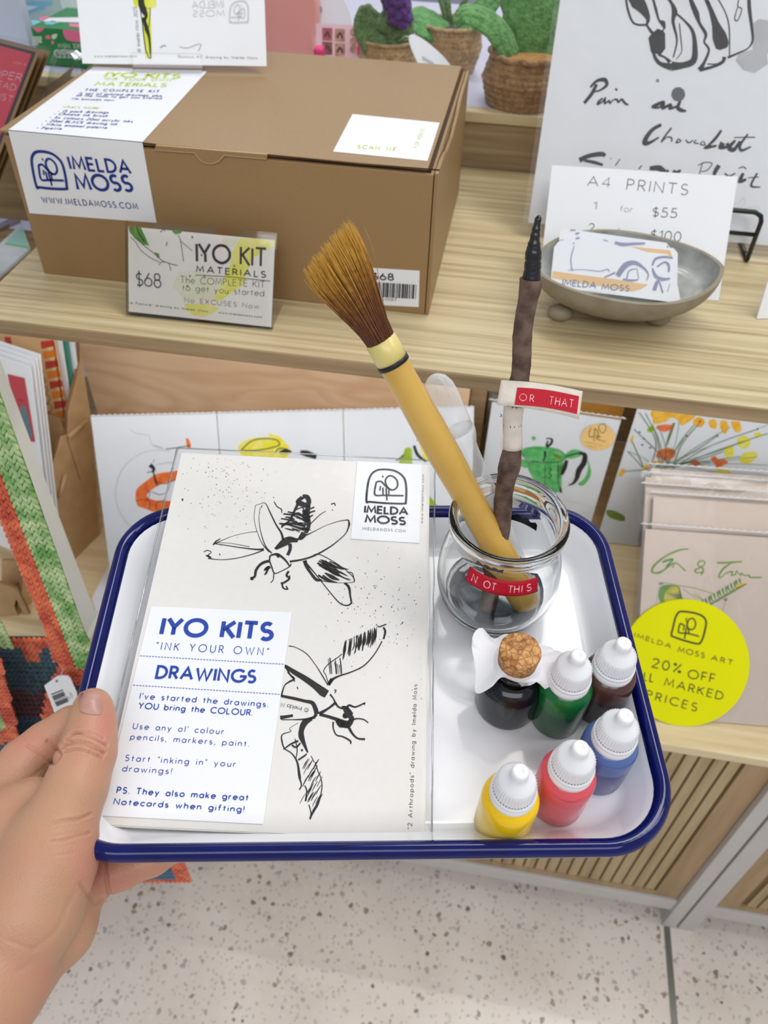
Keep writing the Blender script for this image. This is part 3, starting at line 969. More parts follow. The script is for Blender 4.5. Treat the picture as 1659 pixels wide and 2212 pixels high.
SD([(728, 90), (735, 170), (748, 260), (766, 302)], 2.4, 1)
SD([(715, 20), (722, 70), (730, 120)], 1.8, 1)
SD([(770, 40), (768, 90), (762, 140)], 1.6, 1)
SD([(820, 245), (840, 232), (850, 240)], 1.6, 5)
SD([(920, 240), (960, 246), (1010, 228), (1030, 230), (1015, 262)], 1.0, 5)
text(dm, ds_, 'www.imeldamoss.com', D1(483, 293), D1(700, 293), D1(483, 282), .16, 3, .34)
text(dm, ds_, '"Banksia #3" drawing by Imelda Moss', D1(908, 296), D1(1316, 302), D1(908, 284), .16, 3, .34)
text(dm, ds_, '\u00a9 Imelda Moss 2025', D1(722, 268), D1(700, 38), D1(704, 268), .1, 5, .2, jit=.05, slant=.2)
text(dm, ds_, 'IMELDA', D1(985, 42), D1(1145, 38), D1(985, 8), .16, 4, .2, mirror=True)
text(dm, ds_, 'MOSS', D1(990, 85), D1(1150, 82), D1(990, 55), .16, 4, .2, mirror=True)
fl = quad_map(D1(1275, 5), D1(1175, 5), D1(1272, 115), D1(1175, 115))
logo(dm, ds_, fl, 3, 4)
dm.build('card_sheet', [paper, black_ink, yel, grey_ink, pale_ink, grey_ink], dt)
hd = MB()
hs = ds_.moved(.0006)
a, b_ = hs.uv(*D1(680, 320)), hs.uv(*D1(1035, 310))
ua, ub = a[0], b_[0]
for l in (.0035, -.0012):
    hd.slab(ds_.moved(l), [(ua, -.003), (ub, -.003), (ub, .0085), (ua, .0085)], .0022, 0)
c0, c1 = ds_.P(ua, 0), ds_.P(ub, 0)
bk = Vector((-ds_.ex.y, ds_.ex.x, 0))
hd.prism([Vector((p.x, p.y, zt + .0006)) for p in (c0 - bk * .010, c1 - bk * .010, c1 + bk * .012, c0 + bk * .012)], (0, 0, .0034), 0)
hd.build('acrylic_foot', acrylic, dt)

# ---- large ink print on the wire easel
k3 = Crop(1100, 0, 2.968)
D3 = lambda x, y: k3((x, y))[0]
ez = at_z(1612, 566, ZS)
pr_t = thing('art_print', 'large sleeved ink print on the easel, lettered in black brush script', 'print', (.2, .76, ZS))
e0 = at_y(*D3(135, 1330), .754)
pr, _l = fit_lean(e0, Vector((1, 0, 0)), D3(318, 60))
print('print lean', _l, e0)
e0 = pr.P(0, (ZS + .012 - e0.z) / pr.ey.z)
pr = Sheet(e0, pr.ex, pr.ey)
ul = 0.0
pm = MB()
pm.slab(pr, [(ul, 0), (ul + .30, 0), (ul + .30, .32), (ul, .32)], .0008, 0)
S3 = lambda pts, w_, mi=1: pm.stroke(pr, [D3(*p[:2]) + tuple(q / 1.95 for q in p[2:]) for p in pts], w_ / 1.95, mi, .0003)
for poly in (((1560, 150), (1600, 122), (1650, 130), (1720, 160), (1740, 330), (1650, 345), (1660, 410), (1570, 470), (1500, 450), (1450, 390), (1470, 340), (1560, 320)),):
    pm.poly(pr, [pr.uv(*D3(*p)) for p in poly], 2, .00012)
for pts in ([(742, -60, 8), (760, 60, 10), (800, 150, 8), (880, 160, 9)], [(770, -40, 30), (820, 10, 60), (860, 60, 40), (890, 120, 18), (880, 160, 10)],
            [(880, 160, 8), (930, 220, 14), (990, 190, 6), (985, 150, 22), (960, 130, 8), (940, 60, 12), (915, -30, 8)], [(900, 290, 60), (960, 270, 110), (1000, 262, 60)],
            [(985, -50, 10), (1040, 20, 12), (1060, 80, 26), (1050, 140, 14), (1075, 260, 8), (1050, 370, 6)], [(1060, 80, 8), (1120, 130, 8), (1175, 200, 14), (1190, 300, 22), (1180, 390, 30), (1110, 420, 26), (1040, 425, 40)],
            [(1090, 150, 5), (1100, 250, 5), (1105, 330, 4), (1070, 380, 4)], [(920, 320, 9), (935, 370, 14), (970, 410, 16), (1040, 430, 30)], [(955, 350, 10), (1000, 370, 8), (1030, 400, 18)],
            [(1150, -40, 12), (1175, 30, 20), (1200, 90, 24), (1220, 150, 12), (1260, 220, 14), (1250, 270, 8), (1280, 320, 10), (1250, 400, 14), (1220, 450, 26)],
            [(1250, -30, 14), (1290, 60, 18), (1320, 150, 30), (1345, 230, 60), (1365, 290, 60), (1370, 315, 30)], [(1220, 450, 14), (1300, 430, 12), (1365, 400, 14), (1380, 365, 18)],
            [(1330, -20, 5), (1385, 80, 5), (1410, 180, 6), (1412, 360, 5)], [(1535, -40, 14), (1540, 60, 16), (1555, 180, 12), (1560, 260, 10), (1530, 310, 6), (1470, 340, 8), (1400, 370, 12)],
            [(1475, -20, 4), (1465, 40, 5), (1490, 60, 4), (1465, 130, 5), (1445, 120, 5), (1462, 50, 4)], [(1270, 410, 5), (1330, 410, 5), (1380, 380, 4)]):
    S3(pts, 8)
# brush lettering
for pts in ([(560, 540, 14), (530, 600, 16), (480, 662, 14)], [(520, 560, 10), (560, 520, 12), (610, 512, 18), (625, 545, 14), (580, 580, 8), (530, 590, 6)],
            [(600, 630, 8), (575, 650, 10), (568, 668, 10), (600, 650, 6), (615, 630, 8), (612, 662, 10), (640, 645, 5)], [(640, 640, 8), (645, 662, 8), (668, 640, 5), (690, 640, 10), (700, 660, 8)], [(680, 568, 8), (692, 580, 8)],
            [(700, 660, 6), (720, 638, 10), (745, 665, 10), (765, 672, 5)],
            [(990, 650, 10), (950, 670, 16), (920, 685, 12), (960, 690, 8), (990, 660, 12), (985, 692, 16), (1040, 665, 8)], [(1040, 670, 14), (1030, 695, 14), (1075, 680, 8), (1095, 650, 12), (1080, 690, 16), (1105, 708, 16), (1135, 712, 6)],
            [(975, 800, 14), (920, 830, 16), (880, 880, 20), (870, 915, 24), (900, 915, 14), (960, 880, 6)], [(1040, 820, 8), (1000, 870, 8), (975, 910, 6), (1010, 880, 5), (1040, 885, 7), (1040, 910, 6)],
            [(1085, 890, 6), (1070, 915, 6), (1100, 905, 5), (1085, 890, 5)], [(1130, 895, 5), (1150, 915, 6), (1180, 900, 5)], [(1200, 895, 4), (1185, 915, 5), (1215, 920, 5)], [(1240, 905, 4), (1225, 925, 5), (1255, 930, 5), (1245, 905, 4)],
            [(1360, 835, 10), (1320, 890, 14), (1270, 940, 10), (1265, 945, 16), (1330, 935, 8)], [(1370, 915, 24), (1355, 945, 18), (1400, 940, 10), (1395, 918, 16)], [(1450, 900, 10), (1410, 945, 20), (1440, 960, 18), (1480, 905, 10)], [(1530, 860, 8), (1480, 930, 12), (1490, 965, 12), (1550, 940, 6)], [(1440, 882, 4), (1575, 880, 5)],
            [(450, 1028, 22), (510, 1000, 18), (590, 988, 20), (615, 1000, 14)], [(480, 1030, 10), (540, 1040, 14), (600, 1058, 10)], [(650, 1015, 5), (654, 1018, 5)], [(710, 1020, 4), (680, 1062, 5)],
            [(830, 1085, 5), (850, 1060, 5)], [(900, 1080, 16), (960, 1078, 24), (1000, 1105, 20), (1020, 1090, 10)], [(1050, 1095, 14), (1070, 1110, 20), (1100, 1090, 8)],
            [(1240, 1040, 4), (1215, 1130, 4)], [(1210, 1060, 4), (1260, 1040, 4), (1300, 1050, 4), (1270, 1090, 4), (1230, 1100, 4)], [(1345, 1060, 20), (1320, 1100, 18), (1310, 1140, 12)], [(1380, 1110, 6), (1410, 1130, 8), (1450, 1110, 5)], [(1470, 1080, 4), (1500, 1070, 5), (1520, 1085, 4)],
            [(1500, 1110, 12), (1480, 1160, 20), (1520, 1150, 10)], [(1590, 1110, 8), (1550, 1190, 10), (1610, 1200, 4)], [(1530, 1140, 4), (1600, 1135, 4)]):
    S3(pts, 8)
pm.poly(pr, [pr.uv(*D3(1083 + 44 * math.cos(a) * (1 + .04 * math.sin(9 * a)), 605 + 46 * math.sin(a) * (1 + .04 * math.cos(9 * a)))) for a in [i * .2 for i in range(31)]], 3, .00035)
S3([(945, 510, 4), (956, 512, 4), (957, 522, 4), (946, 524, 4), (944, 512, 4)], 4, 3)
S3([(1470, 1310), (1500, 1270), (1510, 1300), (1480, 1340), (1540, 1330), (1600, 1330), (1560, 1400)], 2, 4)
pm.build('print_sheet', [paper, black_ink, mat('grey_wash', c8(196, 198, 200), .6, (50, .1, None)), mat('dark_grey_wash', c8(96, 96, 104), .6), pale_ink], pr_t)
pv = MB()
pv.slab(pr.moved(.0016), [(ul - .005, -.002), (ul + .305, -.002), (ul + .305, .325), (ul - .005, .325)], .0002, 0)
pv.build('clear_sleeve', sleeve, pr_t)
# easel
wire = mat('black_wire', c8(24, 24, 26), .35, coat=.3)
et = thing('wire_easel', 'black wire easel holding up the large ink print', 'easel', ez)
top_z = at_y(1650, 460, ez.y).z
bar_z = at_y(1640, 508, ez.y).z
exl = .045
em = MB()
r_ = .0022
cr_ = .008
em.tube([(ez.x, ez.y, ZS + r_), (ez.x, ez.y, top_z - cr_), (ez.x - .002, ez.y, top_z - .003), (ez.x - cr_, ez.y, top_z), (exl + cr_, ez.y, top_z), (exl + .002, ez.y, top_z - .003), (exl, ez.y, top_z - cr_), (exl, ez.y, ZS + r_)], r_, 10)
em.build('front_loop', wire, et)
MB().tube([(exl, ez.y, bar_z), (ez.x, ez.y, bar_z)], r_ * .9, 10).build('cross_bar', wire, et)
for xx in (exl, ez.x):
    MB().tube([(xx, ez.y, ZS + r_), (xx, ez.y + .02, ZS + r_), (xx, ez.y + .155, ZS + r_)], r_, 8).build('foot_bar', wire, et)
    MB().tube([(xx, ez.y + .066, ZS + 2.2 * r_), (xx, ez.y + .126, ZS + .16), (xx, ez.y + .153, ZS + r_)], r_, 8).build('rear_leg', wire, et)

# ---- A4 prices card
_a, _b = at_z(1163, 622, ZS + .0005), at_z(1556, 650, ZS + .0005)
pc, _l = fit_lean(_a, (_b - _a).normalized(), (1193, 350))
print('price card lean', _l)
pc_t = thing('price_card', 'white price card for prints, leaning behind the stoneware bowl', 'card', pc.P(.08, 0))
q = [pc.uv(*p) for p in ((1163, 622), (1556, 650), (1589, 388), (1193, 350))]
wq = (q[1][0] + q[2][0] - q[0][0] - q[3][0]) / 2
hq = (q[2][1] + q[3][1]) / 2
pcm = MB()
pcm.slab(pc, [(0, 0), (wq, 0), (wq, hq), (0, hq)], .0012, 0)
T3 = lambda s_, a, b_, h, w_, tr, mi=1: text(pcm, pc, s_, D3(*a), D3(*b_), D3(*h), w_, mi, tr)
T3('A4', (500, 1190), (645, 1200), (503, 1130), .075, .3)
T3('PRINTS', (752, 1215), (1140, 1250), (756, 1148), .075, .34)
T3('1', (540, 1340), (556, 1341), (540, 1295), .09, .1)
T3('for', (710, 1355), (788, 1360), (710, 1318), .09, .22, 2)
T3('$55', (916, 1388), (1072, 1396), (917, 1330), .09, .25)
T3('2', (506, 1488), (540, 1490), (508, 1432), .09, .1)
T3('for', (690, 1500), (765, 1505), (690, 1462), .09, .22, 2)
T3('$100', (905, 1535), (1096, 1548), (907, 1475), .09, .25)
pcm.build('price_card_sheet', [paper, mat('olive_ink', c8(72, 76, 66), .6), mat('soft_grey_ink', c8(150, 156, 158), .6)], pc_t)

# ---- stoneware bowl
stone_o = mat('stoneware', c8(150, 140, 120), .55, (55, .12, c8(134, 124, 104)), (150, .3))
stone_i = mat('grey_glaze', c8(186, 188, 182), .25, (50, .2, c8(150, 152, 148)), (30, .15), coat=.4)
lt_, rt_ = at_z(1150, 585, ZS + .040), at_z(1563, 588, ZS + .042)
bc = (lt_ + rt_) / 2
bc.y += .004
bdir = (rt_ - lt_); bdir.z = 0
ba = bdir.length / 2
bang = math.atan2(bdir.y, bdir.x)
bt = thing('stoneware_bowl', 'speckled grey stoneware boat bowl holding business cards', 'bowl', (bc.x, bc.y, ZS))
bm = MB()
Mb = Matrix.Translation((bc.x, bc.y, ZS)) @ Matrix.Rotation(bang, 4, 'Z')


def bowl_rows(off, mi):
    rows = []
    for i in range(15):
        t = i / 14
        z = .008 + (.0405 - .008) * t ** 1.5
        k = (math.sin(min(1, t) * math.pi / 2)) ** .8
        k = .16 + .84 * k if t > 0 else .04
        row = []
        for j in range(64):
            a = 2 * math.pi * j / 64
            ca, sa = math.cos(a), math.sin(a)
            e = 1 - .16 * abs(sa) ** 3
            rx, ry = (ba - off) * k, (.052 - off) * k
            zz = z + off * (1.2 if t < .6 else .4 * (1 - t)) + t * (.003 * ca * ca + .0016 * math.sin(3 * a + 1) - .002 * (sa < 0) * abs(sa) + .010 * max(0, sa) ** 2)
            row.append(Mb @ Vector((rx * ca, ry * math.copysign(abs(sa) ** (1 + (.12 if sa > 0 else .30) * t), sa), zz)))
        rows.append(row)
    return rows


ro, ri = bowl_rows(0, 0), bowl_rows(.0035, 1)
bm.grid(ro, 0, True, True)
bm.add([p for p in ro[0]], [tuple(range(63, -1, -1))], 0)
bm.grid([list(p) for p in ri[::-1]], 1, True, True)
bm.add([p for p in ri[0]], [tuple(range(64))], 1)
bm.grid([ro[-1], ri[-1]], 0, True, True)
bm.build('bowl_shell', [stone_o, stone_i], bt)
for fx, fy in ((-.050, -.010), (.03, -.014), (-.008, .026)):
    MB().blobs(Mb @ Vector((fx, fy, .0068)), Vector((.011, 0, 0)), Vector((0, .008, 0)), Vector((0, 0, .0068)), 14, 8).build('foot', stone_o, bt)

# ---- business cards in the bowl
k7 = Crop(1130, 460, 3.53)
lav = mat('lavender_ink', c8(152, 156, 184), .6, (90, .1, None))
peach = mat('peach_wash', c8(232, 196, 150), .6, (40, .06, None))
cards = [  # BL, BR, TR, TL in the enlarged detail, which art, label
    (((290, 600), (1110, 640), (1125, 232), (272, 112)), 0, 'rearmost business card of the fan in the bowl, highest at its left'),
    (((230, 590), (1175, 660), (1180, 270), (255, 200)), 1, 'middle business card in the bowl with a peach stripe on top'),
    (((205, 560), (1206, 690), (1130, 318), (240, 222)), 2, 'front business card in the bowl, peach brush band with studio name')]
D7 = lambda x, y: k7((x, y))[0]
for i, (qd, kind, lab) in enumerate(cards):
    y0 = bc.y - .001 - i * .005
    cs = Sheet((bc.x - .05, y0, ZS + .012), (1, .06, .0), (0, math.sin(math.radians(30)), math.cos(math.radians(30))))
    pts = [cs.uv(*D7(*p)) for p in qd]
    cx_, cy_ = sum(p[0] for p in pts) / 4, sum(p[1] for p in pts) / 4
    cm_ = MB()
    # rounded corners
    out = []
    for a in range(4):
        p, pv_, nx = pts[a], pts[a - 1], pts[(a + 1) % 4]
        for o_ in (pv_, nx):
            d = math.hypot(o_[0] - p[0], o_[1] - p[1])
            out.append((p[0] + (o_[0] - p[0]) * .0035 / d, p[1] + (o_[1] - p[1]) * .0035 / d))
    cm_.slab(cs, out, .0005, 0)
    SC_ = lambda pp, w_, mi: cm_.stroke(cs, [D7(*p[:2]) + tuple(z / 3.53 for z in p[2:]) for p in pp], w_ / 3.53, mi, .0003)
    if kind == 2:
        cm_.poly(cs, [cs.uv(*D7(*p)) for p in ((226, 442), (420, 470), (700, 505), (900, 540), (955, 545), (900, 580), (830, 600), (600, 560), (500, 548), (218, 496))], 2, .00012)
        text(cm_, cs, 'IMELDA', D7(300, 548), D7(552, 574), D7(300, 504), .18, 3, .24)
        text(cm_, cs, 'MOSS', D7(600, 582), D7(806, 596), D7(600, 540), .18, 3, .24)
        text(cm_, cs, 'ILLUSTRATION', D7(428, 592), D7(694, 616), D7(428, 578), .12, 4, .4)
        for pp in ([(390, 250, 6), (365, 340, 8), (370, 420, 8), (380, 445, 5)], [(340, 436, 4), (460, 432, 5), (580, 445, 6), (640, 430, 8), (660, 448, 5)], [(620, 490, 10), (690, 460, 14), (700, 450, 6)],
                   [(720, 480, 40), (780, 400, 45), (850, 380, 30), (920, 420, 16), (955, 470, 10), (940, 515, 8)], [(790, 500, 10), (810, 440, 10), (870, 425, 6)], [(870, 430, 5), (880, 500, 6)], [(760, 505, 14), (830, 515, 16), (880, 508, 8)],
                   [(985, 400, 14), (1010, 350, 18), (1080, 335, 16), (1140, 345, 12)], [(985, 420, 10), (1010, 480, 24), (1060, 505, 26), (1120, 500, 12)], [(1020, 410, 12), (1080, 375, 14), (1110, 400, 18), (1110, 450, 14)], [(1000, 590, 30), (1020, 530, 26), (1040, 530, 10), (1065, 610, 12)], [(1100, 600, 5), (1120, 540, 5)]):
            SC_(pp, 6, 1)
    elif kind == 1:
        cm_.poly(cs, [cs.uv(*D7(*p)) for p in ((820, 258), (900, 262), (1120, 285), (1140, 340), (980, 320), (930, 290))], 2, .00012)
        for pp in ([(250, 210, 4), (310, 206, 4)], [(375, 250, 12), (390, 225, 8)], [(700, 225, 20), (760, 240, 26), (850, 235, 20), (930, 232, 14)]):
            SC_(pp, 6, 1)
    else:
        for pp in ([(360, 130, 12), (400, 132, 8)], [(400, 160, 16), (430, 152, 10)], [(400, 195, 10), (430, 190, 14)], [(610, 205, 6), (650, 215, 6)], [(1100, 250, 10), (1115, 300, 12)]):
            SC_(pp, 6, 1)
    o = cm_.build('business_card', [paper, lav, peach, mat('slate_ink', c8(124, 132, 160), .6), pale_ink])
    tag(o, lab, 'card', 'business cards in the stoneware bowl')
# ================================================================== THE ENAMEL TRAY AND WHAT STANDS IN IT
TM = Matrix.Translation((-.0404, .2284, EYE.z - .3304)) @ Matrix.Rotation(.1842, 4, 'Z') @ Matrix.Rotation(-.0088, 4, 'Y') @ Matrix.Rotation(.0816, 4, 'X')
TN = (TM.to_3x3() @ Vector((0, 0, 1))).normalized()
TW, TD, THT = .2758, .1965, .020


def tray_pt(px, py, h=-THT + .0005):
    """photo point on the plane at height h of the tray, in tray coordinates"""
    return TM.inverted() @ on_pl(px, py, TM @ Vector((0, 0, h)), TN)


enamel_w = mat('white_enamel', c8(244, 245, 250), .1, (8, .02, None), coat=.1)
enamel_b = mat('blue_enamel', c8(9, 18, 92), .07, (120, .1, c8(8, 15, 80)), (25, .06), spec=.45)
tray = thing('enamel_tray', 'white enamel tray with cobalt blue rim held in the left hand', 'tray', M=TM @ Matrix.Translation((0, 0, -THT)))


def rrect(hw, hd, r, z, n=10):
    pts = []
    for cx_, cy_, a0 in ((hw - r, hd - r, 0), (-hw + r, hd - r, 90), (-hw + r, -hd + r, 180), (hw - r, -hd + r, 270)):
        for i in range(n + 1):
            a = math.radians(a0 + 90 * i / n)
            pts.append(TM @ Vector((cx_ + r * math.cos(a), cy_ + r * math.sin(a), z)))
    return pts


hw, hd = TW / 2, TD / 2
prof = [(0.0400, -THT), (.0225, -THT), (.0195, -THT + .0004), (.0172, -THT + .0018), (.0156, -THT + .0045), (.0098, -.0055), (.0080, -.0018), (.0060, .0006)]
b = MB()
rows = [rrect(hw - o, hd - o, max(.034 - o * .75, .012), z) for o, z in prof]
b.grid(rows, 0, True, True)
b.add(rows[0], [tuple(range(len(rows[0])))], 0)
under = [rrect(hw - o + .0012, hd - o + .0012, max(.034 - o * .75, .012), z - .0012) for o, z in prof]
b.grid(under[::-1], 0, True, True)
b.add(under[0], [tuple(range(len(rows[0]) - 1, -1, -1))], 0)
b.build('basin', enamel_w, tray)
rim = []
for i in range(14):
    a = 2 * math.pi * i / 14
    rim.append(rrect(hw - .0038 + .0038 * math.cos(a), hd - .0038 + .0038 * math.cos(a), .034 - .0032 + .0034 * math.cos(a), -.0014 + .0046 * math.sin(a), 14))
rim.append(rim[0])
MB().grid(rim, 0, True, True).build('rim', enamel_b, tray)

# ---- pack of drawing cards
Bx, By, La, Gz = -.0469, -.0838, .1301, -.0541
Mp = TM @ Matrix.Translation((Bx, By, -THT + .0033)) @ Matrix.Rotation(Gz, 4, 'Z') @ Matrix.Rotation(.016, 4, 'Y') @ Matrix.Rotation(La, 4, 'X')
pk = Sheet(Mp @ Vector((0, 0, 0)), Mp.to_3x3() @ Vector((1, 0, 0)), Mp.to_3x3() @ Vector((0, 1, 0)))
pack = thing('drawing_pack', 'sleeved pack of beetle drawing cards lying in the enamel tray', 'card pack', M=Matrix.Translation(pk.O))
cream = mat('card_cream', c8(228, 225, 221), .5, (300, .02, None))
CWd, CH, SW, SH_ = .0735, .2095, .0765, .2150
cs_ = MB()
for i in range(5):
    dx = random.uniform(-.0006, .0006)
    cs_.slab(pk.moved(-.0004 - i * .0004), [(-CWd + dx, .002), (CWd + dx, .002), (CWd + dx, .002 + CH), (-CWd + dx, .002 + CH)], .00034, 0)
cs_.build('card_stack', cream, pack)
fr = MB()
fr.slab(pk, [(-CWd, .0025), (CWd, .0025), (CWd, .0025 + CH), (-CWd, .0025 + CH)], .00035, 0)
ka = Crop(200, 950, 2.183)
kb = Crop(200, 1280, 2.183)
SA = lambda pts, w_=3, lift=.0002: fr.stroke(pk, [ka(p[:2])[0] + tuple(x / 2.183 for x in p[2:]) for p in pts], w_ / 2.183, 1, lift)
SB = lambda pts, w_=3, lift=.0002: fr.stroke(pk, [kb(p[:2])[0] + tuple(x / 2.183 for x in p[2:]) for p in pts], w_ / 2.183, 1, lift)
# upper beetle
for pts in ([(768, 310, 2), (762, 370, 2), (775, 430, 2), (800, 490, 3), (835, 530, 6)], [(768, 310, 2), (790, 303, 2), (815, 300, 3), (838, 345, 5), (865, 400, 6), (890, 440, 8), (898, 470, 10)],
            [(790, 320, 2), (785, 370, 2), (792, 430, 3), (815, 500, 4), (845, 535, 6)], [(800, 310, 4), (795, 320, 4)],
            [(1205, 378, 5), (1160, 385, 3), (1100, 405, 2), (1050, 430, 3), (1010, 450, 6)], [(1205, 378, 6), (1210, 400, 8), (1195, 440, 4), (1165, 470, 4), (1120, 505, 6), (1050, 545, 8), (990, 565, 8), (930, 575, 10)],
            [(1208, 396, 10), (1212, 402, 9)], [(905, 470, 18), (880, 495, 14), (862, 516, 12)], [(865, 515, 10), (910, 490, 22), (930, 475, 26), (968, 478, 12)], [(930, 490, 16), (932, 515, 14), (920, 545, 14)], [(900, 470, 10), (930, 462, 12), (965, 470, 10), (990, 460, 14)],
            [(1000, 440, 30), (985, 460, 24), (975, 468, 16)], [(990, 268, 20), (1010, 270, 22), (1020, 290, 20), (1010, 310, 24), (980, 300, 26), (968, 290, 16), (990, 272, 20)],
            [(970, 300, 14), (950, 340, 10), (930, 380, 10), (905, 400, 8), (890, 415, 6)], [(1020, 310, 16), (1010, 350, 26), (1020, 400, 16), (1005, 440, 18)], [(960, 330, 6), (990, 320, 5), (1000, 340, 6), (1020, 330, 5), (1045, 318, 8)], [(1020, 345, 10), (1050, 335, 6)], [(1015, 370, 10), (1040, 355, 5)],
            [(900, 350, 8), (940, 355, 8), (980, 370, 8), (1010, 390, 10)], [(888, 372, 6), (930, 380, 8), (985, 400, 8)], [(880, 395, 8), (920, 400, 8), (960, 412, 10), (1000, 425, 14)], [(920, 340, 6), (960, 350, 10), (1000, 360, 14)], [(890, 405, 8), (940, 395, 12), (1005, 408, 14)],
            [(935, 365, 5), (970, 345, 6), (1000, 375, 8)], [(1000, 330, 20), (1005, 360, 26), (1012, 390, 22)], [(856, 292, 4), (870, 315, 4), (890, 328, 5), (892, 345, 3)], [(1025, 400, 4), (1060, 365, 4), (1085, 345, 3), (1100, 338, 3)], [(1125, 305, 6), (1140, 300, 5), (1145, 312, 4)], [(1130, 328, 3), (1132, 335, 3)],
            [(775, 433, 3), (720, 440, 2), (660, 455, 2), (610, 475, 3), (575, 492, 6)], [(568, 497, 5), (582, 480, 7), (604, 466, 3)], [(575, 490, 4), (640, 500, 4), (720, 512, 5), (780, 518, 8), (808, 516, 10)], [(590, 485, 2), (660, 490, 2), (740, 505, 3)],
            [(525, 530, 4), (540, 522, 4), (560, 530, 3), (545, 545, 5), (555, 555, 9), (535, 545, 6)], [(545, 560, 5), (600, 566, 3), (660, 562, 4), (720, 550, 4), (770, 535, 5), (808, 520, 6)], [(598, 538, 4), (602, 546, 3)],
            [(838, 545, 8), (835, 570, 6), (845, 600, 6), (858, 630, 5), (890, 620, 4), (930, 598, 5), (935, 585, 6)], [(840, 545, 8), (870, 540, 12), (895, 555, 10), (915, 575, 8), (930, 598, 5)], [(870, 540, 16), (880, 555, 12)],
            [(832, 572, 14), (805, 580, 14), (785, 595, 12), (770, 618, 12), (765, 645, 10), (745, 655, 14)], [(745, 655, 12), (758, 660, 8)], [(838, 600, 14), (815, 612, 12), (830, 600, 10), (818, 630, 9), (810, 635, 6)], [(855, 630, 5), (852, 660, 4), (840, 674, 4)],
            [(925, 620, 10), (915, 640, 10), (928, 655, 9), (910, 670, 10), (895, 680, 8), (900, 700, 7), (920, 705, 6), (912, 690, 5)], [(930, 640, 5), (928, 660, 6)], [(888, 680, 6), (895, 672, 6)],
            [(1000, 570, 18), (1010, 600, 14), (1030, 630, 12), (1055, 660, 14), (1080, 662, 10)], [(1000, 575, 10), (1040, 620, 5), (1080, 670, 4), (1120, 720, 4), (1165, 770, 5), (1200, 782, 6), (1222, 770, 8)], [(1222, 770, 7), (1215, 735, 8), (1210, 700, 12), (1195, 680, 12), (1185, 680, 5)],
            [(1040, 545, 4), (1065, 540, 4), (1110, 560, 4), (1160, 590, 3), (1200, 620, 3), (1230, 650, 4), (1232, 670, 3), (1190, 675, 2), (1120, 672, 3), (1060, 660, 6)], [(1200, 625, 4), (1225, 630, 4), (1235, 672, 3)]):
    SA(pts)
rr = random.Random(11)
for i in range(26):     # brushed shading of the lower right wing and the abdomen
    x, y = 1060 + rr.uniform(0, 90), 565 + rr.uniform(0, 75)
    SA([(x, y, rr.uniform(2, 9)), (x + 35, y + 18 + rr.uniform(-4, 8), rr.uniform(4, 12)), (x + 70, y + 34, 2)])
for i in range(14):
    x, y = 905 + rr.uniform(0, 90), 345 + rr.uniform(0, 80)
    SA([(x, y, 3), (x + 22, y + rr.uniform(0, 8), rr.uniform(3, 8)), (x + 44, y + 12, 3)])
